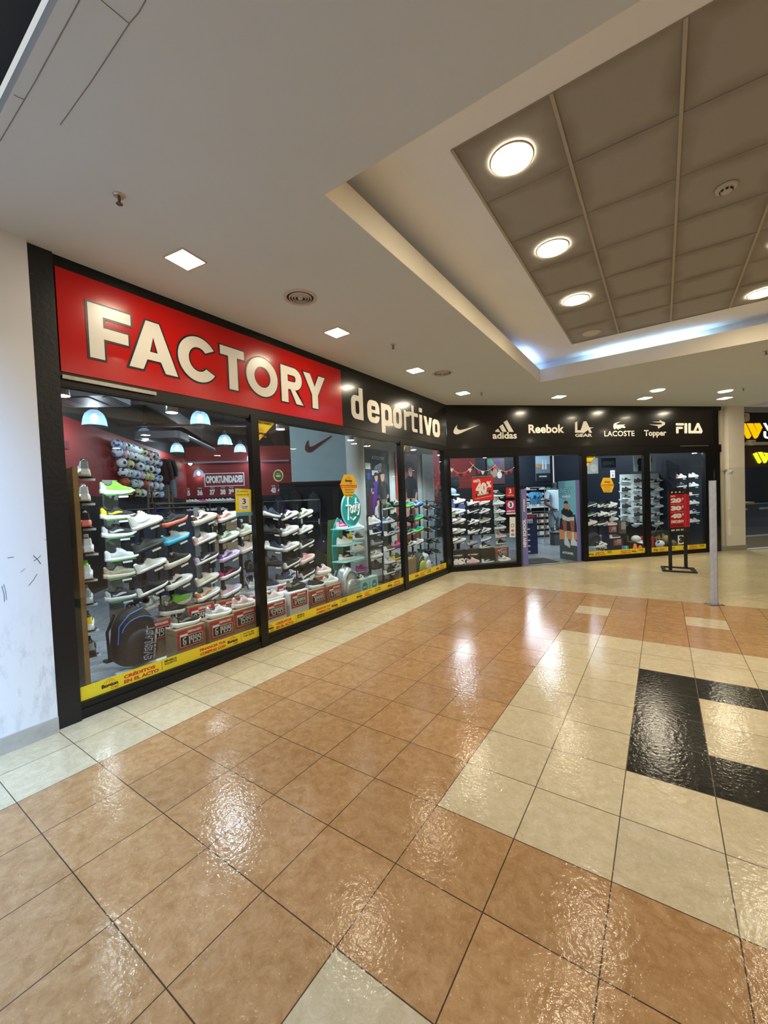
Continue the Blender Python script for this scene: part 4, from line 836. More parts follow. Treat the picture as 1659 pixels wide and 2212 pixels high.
# ================================================================== helpers for goods
M_CARD = mat('card_red', (.50, .015, .02), .45); M_PRK = mat('card_black', (.015, .012, .012), .4); M_DIG = mat('card_white', (.85, .85, .82), .5)
M_KRAFT = mat('kraft_board', (.30, .21, .125), .7, vary=(7, .12)); M_WBOX = mat('white_board', (.70, .71, .72), .5, vary=(7, .04)); M_BBOX = mat('black_board', (.03, .027, .022), .5); M_NBOX = mat('navy_board', (.015, .022, .075), .45)
M_INK = mat('ink_black', (.02, .02, .02), .6); M_YEL = mat('banner_yellow', (.86, .66, .02), .4); M_REDT = mat('ink_red', (.62, .05, .03), .5); M_WHT = mat('ink_white', (.85, .86, .86), .5); M_ORG = mat('ink_orange', (.70, .20, .02), .5)
def box_thing(M, w, h, d, m, label, price=None, logo=None, name='shoe_box', cardm=None, cw=.275, ch=.18, front=None):
    """w across the glass, h up, d into the shop; local x along glass, y up, z towards the mall"""
    t = thing(name, label, 'box', M)
    obj('body', MB().box(-w/2, 0, -d, w/2, h-.05, 0), m, t); obj('lid', MB().box(-w/2-.003, h-.052, -d-.003, w/2+.003, h, .003), m, t)
    if price:
        c = obj('price_card', MB().box(-cw/2, h-.015-ch, .0045, cw/2, h-.015, .006), M_CARD, t)
        x0 = -cw/2; y1 = h-.015
        obj('panel', MB().prism([rrect(x0+.02, y1-ch+.02, x0+cw-.02, y1-ch+.125, .012)], .006, .0065), M_WHT, c); obj('panel', MB().prism([rrect(x0+.024, y1-ch+.024, x0+cw-.024, y1-ch+.121, .010)], .0065, .007), M_PRK, c)
        obj('price_digits', digits_mesh(price, (x0+.045, y1-ch+.036, x0+cw-.034, y1-ch+.112), n=.0072), M_DIG, c)
        text(c, 'DESTACADO', (x0+.10, y1-.034, x0+cw-.03, y1-.010), .0066, M_DIG, .05); obj('label_strip', MB().box(x0+.022, y1-.056, .006, x0+.10, y1-.036, .0066), M_DIG, c)
    if logo: text(t, logo[0], (-w*.4, h*.55, w*.4, h*.55+w*.8*logo[1]), .0045, logo[2], .05, name='box_lettering')
    return t
def AM(u, z, d, yaw=0): return FA @ T(u, z, -d) @ RY(yaw)
def BM(u, z, d, yaw=0): return FB @ T(u, z, -d) @ RY(yaw)
def backpack(M, w, h, d, m, m2, label, name='backpack', zipm=None, quilt=False):
    """standing bag: local x across, y up, z towards the viewer"""
    t = thing(name, label, 'backpack', M)
    def lump(w, h, d, z0, y0, tp=.62):
        rows = []
        for i in range(15):
            tt = i/14; s = max(.02, (1-abs(2*tt-1)**3.4))**.5; a = w/2*s*(1-(1-tp)*tt**2.2); b = d/2*(.35+.65*s)
            q = .02*math.sin(i*2.1) if quilt else 0
            rows.append([(a*math.copysign(abs(math.cos(R(g)))**.62, math.cos(R(g))), y0+h*tt, z0+(b+q*b)*math.copysign(abs(math.sin(R(g)))**.62, math.sin(R(g)))) for g in range(0, 360, 15)])
        mb = MB().grid([[r_[-k] for k in range(len(r_))] for r_ in rows], 0, None, True, True); mb.add(rows[0], [tuple(range(24))]); mb.add(rows[-1], [tuple(reversed(range(24)))]); return mb
    obj('body', lump(w, h, d, 0, 0), m, t)
    obj('front_pocket', lump(w*.78, h*.60, d*.55, d*.36, h*.04, .8), m2, t)
    hp = [(w*.10*math.cos(R(a)), h*.985+h*.07*math.sin(R(a)), -d*.1) for a in range(0, 181, 20)]
    obj('handle', MB().tube(hp, w*.03, 6), m2, t)
    zp = [(w*.40*math.cos(R(a)), h*.62+h*.22*math.sin(R(a)), d*.47) for a in range(10, 171, 16)]
    obj('zip', MB().tube(zp, .005, 5), zipm or m2, t)
    for s in (-1, 1): obj('strap', MB().tube([(s*w*.25, h*.9, -d*.5), (s*w*.36, h*.6, -d*.72), (s*w*.40, h*.15, -d*.5)], .014, 6), m2, t)
    return t
def boston(par, u, v, s, n):          # globe mark with two words; s = width
    g = MB()
    def arc(rx, ry, a0=0, a1=180, k=10): return [(u+s*.48+rx*math.cos(R(a0+(a1-a0)*i/k)), v+s*.36+ry*math.sin(R(a0+(a1-a0)*i/k)), n+.0006) for i in range(k+1)]
    for rx in (.34, .18): g.tube(arc(s*rx, s*.34), s*.008, 4)
    for yy in (.0, .16): 
        hw = math.sqrt(max(0, .34**2-yy**2)); g.tube([(u+s*(.48-hw), v+s*(.36+yy), n+.0006), (u+s*(.48+hw), v+s*(.36+yy), n+.0006)], s*.008, 4)
    g.tube([(u+s*.48, v+s*.36, n+.0006), (u+s*.48, v+s*.70, n+.0006)], s*.008, 4)
    obj('globe_mark', g, M_ORG, par)
    text(par, 'Boston', (u+s*.02, v+s*.20, u+s*.98, v+s*.44), n+.001, M_INK, .06); text(par, 'Cred', (u+s*.55, v, u+s*1.0, v+s*.18), n+.001, M_REDT, .02, .3)
def strip(F, fn, label, u0, u1, v0, v1, items, y):
    t = thing('window_banner', label, 'window sticker', F.copy())
    obj('film', MB().box(u0, v0, -.0235, u1, v1, -.0222), M_YEL, t); n = -.0219; h = v1-v0
    for it in items:
        k, xa, xb = it[:3]; a, b = fn(xa, y(xa))[0], fn(xb, y(xb))[0]
        if k == 'b': boston(t, a, v0+h*.12, min(b-a, h*1.15), n)
        if k == 'c': text(t, 'CRÉDITOS', (a, v0+h*.52, b-(b-a)*.1, v0+h*.84), n, M_REDT, .06); text(t, 'EN EL ACTO', (a, v0+h*.14, b, v0+h*.42), n, M_REDT, .06)
        if k == 'm': text(t, 'MÍNIMOS', (a, v0+h*.66, b, v0+h*.90), n, M_INK, .04); text(t, 'REQUISITOS', (a, v0+h*.42, b, v0+h*.62), n, M_INK, .04); obj('rule', MB().box(a-.025, v0+h*.15, n, a-.022, v1-h*.12, n+.0005), M_INK, t)
        if k == 'f': text(t, 'FINANCIÁ TUS', (a, v0+h*.54, b, v0+h*.84), n, M_REDT, .06); text(t, 'COMPRAS CON', (a, v0+h*.16, b, v0+h*.42), n, M_REDT, .06)
        if k == 'q': text(t, 'CUOTAS FIJAS', (a, v0+h*.66, b, v0+h*.86), n, M_INK, .04); text(t, 'Y EN PESOS', (a, v0+h*.44, b, v0+h*.62), n, M_INK, .04); obj('rule', MB().box(a-.025, v0+h*.15, n, a-.022, v1-h*.12, n+.0005), M_INK, t)
        if k == 's':
            for i, s_ in enumerate(('SÓLO CON DNI', 'RECIBO', 'DE SUELDO')): text(t, s_, (a, v0+h*(.64-.24*i), b-(b-a)*(.0, .4, .2)[i], v0+h*(.82-.24*i)), n, M_REDT, .05)
        if k == 'k': text(t, 'PRÓXIMO', (a, v0+h*.62, b, v0+h*.84), n, M_INK, .04); text(t, 'AL MÁXIMO', (a, v0+h*.36, b, v0+h*.56), n, M_INK, .04)
    return t
strip(FA, locA, 'long yellow credit strip along the foot of the first window', -.645, 1.075, .128, .238, [('b', 221, 262), ('c', 270, 345), ('m', 358, 384), ('f', 434, 489), ('b', 493, 518), ('q', 527, 551)], lambda x: 1505-(x-172)*.415)
strip(FA, locA, 'long yellow credit strip along the foot of the middle window', 1.165, 4.165, .12, .235, [('b', 576, 594), ('c', 599, 636), ('m', 645, 660), ('f', 686, 716), ('b', 719, 732), ('q', 740, 752), ('b', 773, 785), ('s', 790, 806), ('k', 813, 825), ('b', 840, 850), ('c', 853, 867)], lambda x: 1356-(x-577)*.345)
strip(FA, locA, 'yellow credit strip along the foot of the narrow corner window', 4.27, 5.88, .12, .235, [('k', 878, 886), ('b', 899, 907), ('s', 910, 922), ('k', 925, 933), ('b', 944, 951), ('c', 953, 961)], lambda x: 1245-(x-877)*.3)
strip(FB, locB, 'yellow credit strip under the window beside the entrance', 3.32, 4.84, .10, .215, [('b', 1273, 1284), ('c', 1287, 1309), ('m', 1314, 1323), ('f', 1342, 1364), ('b', 1366, 1376), ('q', 1381, 1391)], lambda x: 1190)
strip(FB, locB, 'yellow credit strip under the last window by the column', 5.0, 6.58, .095, .205, [('b', 1413, 1423), ('s', 1427, 1442), ('k', 1450, 1460), ('b', 1477, 1486), ('c', 1491, 1509), ('m', 1514, 1523)], lambda x: 1182)
def stick(F, fn, name, label, corners, m, n=-.0225, th=.0012, cat='window sticker', d=0):
    t = thing(name, label, cat, F @ T(0, 0, -d))
    pts = [(fn(*p, d) if d else fn(*p)) for p in corners]; obj('film', MB().prism([pts], n-th, n), m, t)
    xs = [p[0] for p in pts]; ys = [p[1] for p in pts]; return t, min(xs), min(ys), max(xs), max(ys)
# triangular corner stickers
for (F, fn, cs, where) in ((FA, locA, [(555, 905), (597, 912), (556, 959)], 'upper corner of the middle window'), (FA, locA, [(866, 960), (880, 963), (867, 990)], 'upper corner of the narrow corner window'), (FB, locB, [(1267, 985), (1289, 985), (1267, 1009)], 'upper corner of the window beside the entrance')):
    t, a, b, c_, d_ = stick(F, fn, 'corner_sticker', 'yellow triangular credit sticker in the '+where, cs, M_YEL)
    w = c_-a; text(t, 'COMERCIO ADHERIDO', (a+.02*w, d_-w*.15, a+w*.80, d_-w*.06), -.022, M_INK, .04); boston(t, a+.02*w, d_-w*.68, w*.5, -.0224)
# yellow hexagons
for (F, fn, cs, where) in ((FA, locA, [(746, 1024.5), (766, 1026), (774, 1046), (764, 1074), (747, 1073), (737, 1047)], 'middle window above the teal disc'), (FB, locB, [(1304.5, 1032), (1321, 1032), (1328.5, 1048), (1323, 1063.5), (1306, 1063.5), (1298.5, 1048)], 'window beside the entrance')):
    t, a, b, c_, d_ = stick(F, fn, 'hexagon_sticker', 'yellow hexagonal credit sticker on the '+where, cs, mat('sticker_amber', (.86, .54, .02), .4))
    w = c_-a; h = d_-b; boston(t, a+w*.3, d_-h*.42, w*.40, -.0224); obj('band', MB().box(a+.02*w, b+h*.42, -.0225, c_-.02*w, b+h*.54, -.0221), M_REDT, t)
    text(t, 'CRÉDITOS EN EL ACTO', (a+w*.06, b+h*.445, c_-w*.06, b+h*.51), -.0219, M_YEL, .05)
    for i, s_ in enumerate(('MÍNIMOS REQUISITOS', 'CUOTAS FIJAS Y EN PESOS', 'APROBACIÓN INMEDIATA')): text(t, s_, (a+w*(.26+.0*i), b+h*(.31-.12*i), c_-w*.26, b+h*(.36-.12*i)), -.0219, M_INK, .04)
# instalment sticker
t, a, b, c_, d_ = stick(FA, locA, 'payment_sticker', 'yellow payment sticker reading 3 cuotas beside the first mullion', [(511, 1055), (545, 1057), (545.5, 1113), (512.5, 1112)], mat('sticker_yellow', (.86, .68, .03), .4))
w = c_-a; h = d_-b; obj('white_panel', MB().prism([rrect(a+w*.22, b+h*.22, c_-w*.16, b+h*.68, .012)], -.0225, -.0221), mat('sticker_cream', (.80, .78, .68), .5), t); obj('blue_foot', MB().box(a+w*.01, b, -.0224, c_, b+h*.13, -.0219), mat('sticker_blue', (.10, .35, .55), .4), t)
text(t, '3', (a+w*.42, b+h*.43, a+w*.64, b+h*.63), -.0219, M_INK, .02); text(t, 'Cuotas', (a+w*.34, b+h*.31, a+w*.76, b+h*.37), -.0219, M_INK, .03); text(t, 'Pagando con QR', (a+w*.1, b+h*.74, a+w*.86, b+h*.80), -.0219, M_INK, .02); text(t, 'mercado pago', (a+w*.34, b+h*.86, a+w*.80, b+h*.93), -.0219, M_INK, .02)
obj('oval_mark', MB().prism([ellipse(a+w*.2, b+h*.9, w*.11, h*.045, 16)], -.0225, -.0221), mat('sticker_sky', (.25, .55, .75), .4), t); obj('tag_strip', MB().box(a+w*.4, b+h*.255, -.0222, a+w*.7, b+h*.29, -.0218), mat('sticker_blue', (.1, .35, .55), .4), t)
# green round sticker
t, a, b, c_, d_ = stick(FA, locA, 'round_sticker', 'dark green round sticker with a cream ring in the middle window', [(604+10.6*math.cos(R(k)), 1027-13*math.sin(R(k))) for k in range(0, 360, 15)], mat('sticker_creamring', (.70, .60, .36), .5))
u_, v_ = locA(604, 1027); obj('disc', MB().prism([ellipse(u_, v_, (c_-a)*.42, (d_-b)*.42)], -.0225, -.0221), mat('sticker_green', (.02, .12, .06), .5), t); text(t, 'MODO', (u_-.035, v_-.016, u_+.035, v_+.006), -.0219, M_WHT, .05); text(t, 'Pagá con', (u_-.026, v_+.016, u_+.026, v_+.028), -.0219, M_WHT, .02)
# 45 front: discount card, payment stickers, social strip, white lettering, bunting
u0, v1 = locB(1019.6, 1027); u1, v0 = locB(1067, 1081)
t = thing('discount_card', 'red discount card reading hasta 40% in the window left of the entrance', 'sign', FB @ T((u0+u1)/2, (v0+v1)/2, -.021) @ RZ(1.5)); w = u1-u0; h = v1-v0
obj('card', MB().box(-w/2, -h/2, -.0015, w/2, h/2, 0), mat('card_bright_red', (.66, .015, .02), .45), t); obj('top_band', MB().box(-w/2, h/2-.05, 0, w/2, h/2+.0, .0006), M_INK, t)
text(t, 'SEMANA DE DESCUENTOS EXCLUSIVOS', (-w*.48, h/2-.034, w*.48, h/2-.022), .001, M_WHT, .04); text(t, 'HASTA', (-w*.42, h*.22, -w*.08, h*.34), .001, M_WHT, .05, rot=3); text(t, '40', (-w*.33, -h*.22, w*.20, h*.22), .001, M_WHT, .07); text(t, '%', (w*.2, 0.0, w*.42, h*.26), .001, M_WHT, .04)
obj('ribbon', MB().prism([[(-w*.38, -h*.34), (w*.40, -h*.22), (w*.36, -h*.17), (w*.41, -h*.10), (-w*.36, -h*.22), (-w*.33, -h*.28)]], 0, .0008), M_INK, t); text(t, 'DE DESCUENTO', (-w*.26, -h*.30, w*.28, -h*.22), .0012, M_WHT, .06, rot=8); text(t, 'EN PRODUCTOS SELECCIONADOS', (-w*.38, -h*.42, w*.42, -h*.39), .001, M_WHT, .03, rot=7)
t, a, b, c_, d_ = stick(FB, locB, 'payment_sticker', 'small red payment sticker with a white 3 by the entrance jamb', [(1094, 1053), (1112.5, 1053), (1112.5, 1074.5), (1094, 1074.5)], M_CARD); w = c_-a; h = d_-b
text(t, '3', (a+w*.36, b+h*.40, a+w*.62, b+h*.86), -.022, M_WHT, .03); text(t, 'CUOTAS', (a+w*.12, b+h*.18, c_-w*.12, b+h*.28), -.022, M_WHT, .02)
t, a, b, c_, d_ = stick(FB, locB, 'payment_sticker', 'magenta payment sticker with a 3 in a white disc reading débito', [(1094, 1081), (1114, 1081), (1114.5, 1110.5), (1095, 1110.5)], mat('sticker_magenta', (.42, .02, .20), .4)); w = c_-a; h = d_-b
obj('white_disc', MB().prism([ellipse(a+w*.5, b+h*.68, w*.33, h*.25)], -.0225, -.0221), M_WHT, t); text(t, '3', (a+w*.38, b+h*.52, a+w*.62, b+h*.84), -.0218, M_INK, .07); text(t, 'DÉBITO', (a+w*.06, b+h*.18, c_-w*.06, b+h*.30), -.022, M_WHT, .05); obj('white_foot', MB().box(a, b, -.0224, c_, b+h*.1, -.0220), M_WHT, t)
t, a, b, c_, d_ = stick(FB, locB, 'social_sticker', 'tall white strip with round social icons low by the entrance jamb', [(1102, 1117), (1114.6, 1117), (1114.8, 1161), (1102, 1161)], M_WHT); w = c_-a; h = d_-b
obj('icon', MB().prism([rrect(a+w*.28, b+h*.28, a+w*.72, b+h*.40, .02)], -.0225, -.0221), mat('icon_rose', (.55, .12, .16), .5), t); obj('icon', MB().prism([ellipse(a+w*.5, b+h*.14, w*.23, h*.062)], -.0225, -.0221), mat('icon_blue', (.03, .12, .45), .5), t); text(t, 'f', (a+w*.44, b+h*.09, a+w*.58, b+h*.19), -.0219, M_WHT, .06)
obj('icon', MB().prism([rrect(a+w*.28, b+h*.50, a+w*.72, b+h*.66, .02), rrect(a+w*.34, b+h*.52, a+w*.66, b+h*.64, .015)], -.0225, -.0221), M_INK, t)
u0, v1 = locB(978, 1208); u1, v0 = locB(1013.5, 1218.5); t = thing('window_lettering', 'white cut lettering reading AMEX low on the window by the corner', 'window sticker', FB.copy()); text(t, 'AMEX -', (u0, max(v0, .115), u1, max(v0, .115)+v1-v0), -.0215, M_WHT, .05, .2)
BC = [(968.5, 1002, 1024, 1003, 996, 1022), (1015.5, 997, 1072, 1003, 1045, 1017.5), (1063, 997, 1112, 1009, 1090, 1017.5)]
cols_ = [[W, 'red', K, 'red', W], [K, 'red', W, K, K], ['magenta', W, K, 'red', 'red']]
for i, (x0, y0, x1, y1, xm, ym) in enumerate(BC):
    t = thing('bunting_garland', ['bunting garland nearest the corner post with white end flags', 'middle bunting garland above the discount card', 'bunting garland nearest the entrance jamb'][i], 'bunting', FB @ T(0, 0, -.02)); pts = []
    for k in range(15):
        f = k/14; x = x0+(x1-x0)*f; y = (1-f)**2*y0+2*f*(1-f)*(2*ym-(y0+y1)/2)+f*f*y1; u_, v_ = locB(x, y); pts.append((u_, v_, 0))
    obj('string', MB().tube(pts, .004, 5), flat('white'), t)
    for k, cc in zip((2, 5, 7, 9, 12), cols_[i]):
        u_, v_, _q = pts[k]; obj('flag', MB().prism([[(u_-.045, v_), (u_, v_-.085), (u_+.045, v_)]], -.001, .001), flat(cc), t)

# ================================================================== display goods, first and middle window
pl = thing('display_plinth', 'low dark plinth under the price boxes of the first window', 'plinth', FA.copy()); obj('deck', MB().box(.12, 0, -.95, 1.07, .09, -.06), flat('charcoal'), pl); obj('kick', MB().box(.13, 0, -.058, 1.06, .03, -.05), M_INK, pl)
pl = thing('display_plinth', 'long low dark plinth under the goods of the middle window', 'plinth', FA.copy()); obj('deck', MB().box(1.18, 0, -.98, 4.14, .09, -.06), flat('charcoal'), pl); obj('kick', MB().box(1.18, 0, -.058, 4.13, .03, -.05), M_INK, pl)
box_thing(AM(.345, .09, .13), .30, .335, .20, M_KRAFT, 'brown shoe box priced 61499 nearest the black backpack', '61499')
box_thing(AM(.69, .09, .13), .30, .330, .20, M_KRAFT, 'brown shoe box priced 61499 under a white and pink shoe', '61499')
box_thing(AM(.985, .09, .13), .29, .360, .20, M_KRAFT, 'brown shoe box priced 75999 against the first mullion', '75999')
box_thing(AM(.14, .09, .37), .26, .42, .2, M_KRAFT, 'tall brown shoe box behind the black backpack', '61499')
box_thing(AM(.61, .09, .37), .30, .47, .22, M_KRAFT, 'brown shoe box behind with a half hidden price card', '82499')
box_thing(AM(.94, .09, .37), .30, .45, .22, M_KRAFT, 'second-row brown shoe box under a pale blue shoe', '52999')
box_thing(AM(1.42, .09, .13), .31, .345, .2, M_WBOX, 'white shoe box priced 43499 just past the mullion', '43499')
box_thing(AM(1.80, .09, .13), .33, .385, .22, M_WBOX, 'large white shoe box priced 64999 under a black shoe', '64999')
box_thing(AM(2.14, .09, .13), .30, .34, .2, M_KRAFT, 'brown shoe box priced 70999', '70999')
box_thing(AM(2.485, .09, .13), .28, .335, .2, M_KRAFT, 'brown shoe box priced 67499 beside the silver backpack', '67499')
box_thing(AM(1.80, .09, .38), .40, .46, .20, M_WBOX, 'second-row white shoe box with a half hidden price card', '68999')
box_thing(AM(1.40, .09, .37), .30, .42, .22, M_WBOX, 'second-row white shoe box behind the 43499 box', '55999')
box_thing(AM(2.56, .09, .37), .30, .44, .2, M_KRAFT, 'second-row brown shoe box under a pink shoe', '59999')
def rest(x, y, d, kind, up, so, ac, lc, label, yaw=0, tilt=3, z=None, s=1.0, F='A', grp=None):
    p = (atA if F == 'A' else atB)(x, y, d)
    if z is not None: p.z = z
    return shoe(orient(p, F, yaw, tilt, 0, s), kind, up, so, ac, lc, label, grp)
rest(404, 1359, .22, 'runner', K, W, 'olive', C_, 'black trainer with beige side panel on the 61499 box by the backpack', z=.428, tilt=0)
rest(377, 1337, .46, 'runner', K, W, C_, G, 'black trainer with wavy white sole on the rear brown box', z=.513, tilt=0)
rest(475, 1342, .22, 'runner', W, W, LG, 'palepink', 'white trainer with pale pink heel on the second 61499 box', z=.423, tilt=0)
rest(448, 1316, .47, 'runner', K, W, C_, K, 'charcoal runner on the box with the half hidden price', z=.563, tilt=0)
rest(528, 1318, .22, 'runner', 'palepink', OW, 'pink', 'palepink', 'pale pink runner on the 75999 box', z=.453, tilt=0)
rest(510, 1295, .47, 'low', 'lightgrey', W, W, W, 'pale blue-white low shoe in the second row by the mullion', z=.543, tilt=0)
rest(389, 1306, .50, 'runner', 'lime', W, 'lime', 'lime', 'lime green runner low behind the black trainers', tilt=16); rest(340, 1310, .55, 'runner', LG, LG, G, LG, 'silver grey runner leaning behind the black backpack', tilt=16)
rest(593, 1298, .22, 'low', 'palepink', W, OW, W, 'very pale pink shoe on the white 43499 box', z=.437, tilt=0)
rest(616, 1259, .47, 'runner', 'navy', LG, C_, K, 'navy running shoe on the second-row white box', z=.553, tilt=0); rest(584, 1254, .47, 'runner', 'navy', W, C_, K, 'navy running shoe against the mullion, second row', z=.513, tilt=0)
rest(641, 1281, .24, 'runner', K, K, 'olive', K, 'all black sturdy shoe on the white 64999 box', z=.477, tilt=0, s=1.05); rest(684, 1275, .22, 'runner', K, W, C_, K, 'black runner with white sole on the 70999 box', z=.432, tilt=0)
rest(715, 1266, .22, 'chunky', W, W, 'mint', W, 'white chunky trainer on the 67499 box', z=.427, tilt=0); rest(701, 1252, .47, 'chunky', 'palepink', W, 'pink', 'palepink', 'pink chunky trainer on the second-row brown box', z=.533, tilt=0)
rest(664, 1256, .5, 'chunky', LG, W, 'navy', G, 'grey trainer with navy stripe between the box rows', tilt=10); rest(634, 1249, .8, 'chunky', W, W, C_, W, 'white and grey trainer at the back of the second row', tilt=12)
# stacked stock and dark clothes farther inside, behind the racks
dd = 2.7; (ua, za), (ub, zb_) = locA(436, 1198, dd), locA(560, 1125, dd); st_ = 5; cw_ = (ub-ua)/st_
tb = thing('stock_table', 'low grey table carrying the stacked brown boxes behind the racks', 'table', FA @ T(0, 0, -dd)); obj('table_top', MB().box(ua-.05, za-.05, -.4, ub+.05, za, .02), flat('grey'), tb)
for s in (0, 1):
    for q in (-.36, -.02): obj('leg', MB().box((ua, ub-.05)[s], 0, q, (ua+.05, ub)[s], za-.05, q+.05), flat('grey'), tb)
for i in range(st_):
    for j in range(4):
        t = thing('shoe_box', f'brown stock box, {["lowest", "second", "third", "topmost"][j]} layer, {["first", "second", "third", "fourth", "fifth"][i]} stack on the grey table', 'box', FA @ T(ua+(i+.5)*cw_, za+.155*j, -dd)); obj('body', MB().box(-cw_/2+.008, 0, -.32, cw_/2-.008, .11, 0), M_KRAFT if (i+j) % 3 else M_BBOX, t); obj('lid', MB().box(-cw_/2+.005, .11, -.325, cw_/2-.005, .15, .004), M_KRAFT if (i+j) % 3 else M_BBOX, t); obj('end_label', MB().box(-cw_*.3, .03, .001, -.01, .085, .002), M_TAGW if (i*j) % 2 else M_KRAFT, t)
M_DC = mat('cloth_dark', (.010, .011, .014), .85); M_DC2 = mat('cloth_dark_navy', (.012, .016, .035), .85); gr_ = thing('garment_rail', 'black rail of dark clothes behind the sky blue runner', 'rail', FA @ T(0, 0, -2.1)); gu = []
for i, (x, l) in enumerate(((306, 'black jacket on the rail behind the white high-top'), (330, 'navy black hoodie second on the inner rail'), (352, 'black tracksuit top third on the inner rail'), (374, 'dark jacket fourth on the inner rail'), (396, 'black garment fifth on the inner rail'), (418, 'dark garment last on the inner rail'))):
    u_, z = locA(x, 1095, 2.1); gu.append((u_, z)); t = thing('jacket', l, 'clothing', FA @ T(u_, .35, -2.1)); h = 1.55-.35
    obj('torso', MB().grid([[(.20*(1-.3*f**4)*math.cos(R(g)), h*f, .09*math.sin(R(g))) for g in range(0, 360, -(-20))] for f in (0, .15, .4, .7, .9, 1)], 0, None, True, True), M_DC if i % 2 else M_DC2, t)
    for s in (-1, 1): obj('sleeve', MB().tube([(s*.16, h*.97, 0), (s*.23, h*.6, .03), (s*.24, h*.25, .04)], .06, 8, rs=[.07, .06, .045]), M_DC, t)
gz = 1.60; obj('rail', MB().tube([(gu[0][0]-.2, gz, 0), (gu[-1][0]+.2, gz, 0)], .014, 6), M_RACK, gr_)
for s in (gu[0][0]-.2, gu[-1][0]+.2): obj('post', MB().tube([(s, 0, 0), (s, gz, 0)], .014, 6), M_RACK, gr_)
# black backpack with outlined lettering on a small stand
st = thing('display_stand', 'grey and white low stand under the black backpack', 'stand', AM(-.05, 0, .42)); obj('base', MB().box(-.26, 0, -.14, .26, .05, .16), flat('lightgrey'), st); obj('roll', MB().tube([(-.2, .09, .05), (.3, .09, .05)], .045, 14), flat('white'), st)
bp = backpack(AM(-.05, .13, .42, 8), .42, .56, .22, mat('bag_black', (.02, .019, .02), .75, vary=(30, .3)), mat('bag_black2', (.026, .025, .027), .7, vary=(30, .3)), 'black backpack with blue zips and outlined white lettering on a low stand', zipm=flat('blue'))
M_BLUEL = mat('ink_blue', (.05, .06, .35), .5); z_ = .183
text(bp, 'EVERLAST', (.045, .065, .36, .155), z_, M_BLUEL, .06, rot=82); text(bp, 'EVERLAST', (.045, .065, .36, .155), z_+.001, M_WHT, .035, rot=82); text(bp, 'EVERLAST', (.045, .065, .36, .155), z_+.002, MATS['bag_black'], .0, rot=82)
text(bp, 'CHOICE OF CHAMPIONS', (.075, .07, .34, .09), z_, M_WHT, .02, rot=82)
obj('side_zip', MB().tube([(-.19, .26, .07), (-.17, .42, .07), (-.09, .51, .09), (.04, .545, .09)], .006, 5), flat('blue'), bp)
# teal stand with disc
td = .5; D = lambda x, y, d=td: locA(x, y, d)
ft = thing('display_stand', 'teal display stand with a large round lettered disc and three shelves', 'stand', FA @ T(0, 0, -td))
M_TEAL = mat('teal_board', (.015, .33, .33), .4); M_TEDGE = mat('teal_edge', (.35, .70, .70), .4); M_GRN = mat('leaf_green_board', (.06, .12, .04), .5)
side = [D(x, y) for x, y in ((742, 1128), (733, 1118), (726, 1135), (722, 1160), (722, 1190), (725, 1225), (728, 1245), (736, 1245), (733, 1215), (733, 1180), (735, 1150))]
obj('side_panel', MB().prism([side[::-1]], -.05, -.03), M_TEAL, ft)
obj('back_panel', MB().prism([[D(*p) for p in ((736, 1245), (772, 1238), (766, 1120), (738, 1124))]], -.30, -.28), M_GRN, ft)
u_, v_ = D(757.5, 1099.7); ru = (D(778.5, 1099)[0]-D(737, 1100)[0])/2; rv = .285
obj('disc', MB().prism([ellipse(u_, v_, ru, rv, 40)], .0, .02), M_TEDGE, ft); obj('disc_face', MB().prism([ellipse(u_, v_, ru*.95, rv*.95, 40)], .02, .024), M_TEAL, ft)
fy = MB(); n_ = .026
def sc_(q): return (u_+(q[0]-.5)*ru*1.7, v_+(q[1]-.5)*rv*1.7, n_)
for pts in ([(.42, .92), (.33, .97), (.27, .80), (.28, .45), (.25, .14)], [(.14, .62), (.42, .62)], [(.48, .60), (.40, .52), (.42, .38), (.50, .36), (.54, .48), (.48, .60)], [(.64, .62), (.56, .54), (.58, .40), (.66, .38), (.70, .50), (.64, .62)], [(.76, .88), (.75, .55), (.78, .42), (.82, .44)], [(.70, .70), (.86, .70)], [(.84, .66), (.87, .50), (.93, .50)], [(.97, .68), (.94, .45), (.88, .28), (.82, .30)], [(.40, .22), (.55, .12), (.72, .22)]): fy.tube([sc_(q) for q in pts], .014, 6)
obj('lettering', fy, M_WHT, ft)
for i, (x0, x1, y) in enumerate(((714, 763, 1143), (716, 765, 1178.5), (717, 770, 1213.5))):
    a, b = D(x0, y), D(x1, y); obj('shelf', MB().prism([[(a[0], 0), (b[0], .0), (b[0]-.04, .22), (a[0]+.03, .26), (a[0], .16)]], a[1]-.012, a[1], 0, RX(-90) @ Matrix.Diagonal((1, -1, 1, 1)) if False else Matrix(((1, 0, 0, 0), (0, 0, 1, 0), (0, 1, 0, 0), (0, 0, 0, 1)))), M_TEDGE, ft)
    g_ = [('high', 'magenta', W, 'palepink', W, 'pink child trainer on the top teal shelf'), ('chunky', W, W, W, LG, 'white chunky trainer on the middle teal shelf'), ('chunky', K, W, 'beige', K, 'black and beige trainer on the lowest teal shelf')][i]
    q = FA @ Vector((a[0]+.15+.04*i, a[1]+.001, -td+.11)); shoe(orient(q, 'A', -14, 0, 0, .74 if i == 0 else .95), g_[0], g_[1], g_[2], g_[3], g_[4], g_[5], None)
t = thing('price_sign', 'curved yellow card standing on the middle teal shelf', 'sign', FA @ T(0, 0, -td-.05)); a, b = locA(749, 1175, td+.05), locA(763, 1151, td+.05)
rows = [[(a[0]+(b[0]-a[0])*(f*.75)+(b[0]-a[0])*.35*(1-v)*0, a[1]+(b[1]-a[1])*v, .02*math.sin(3*v)) for f in (0, 1)] for v in [k/6 for k in range(7)]]
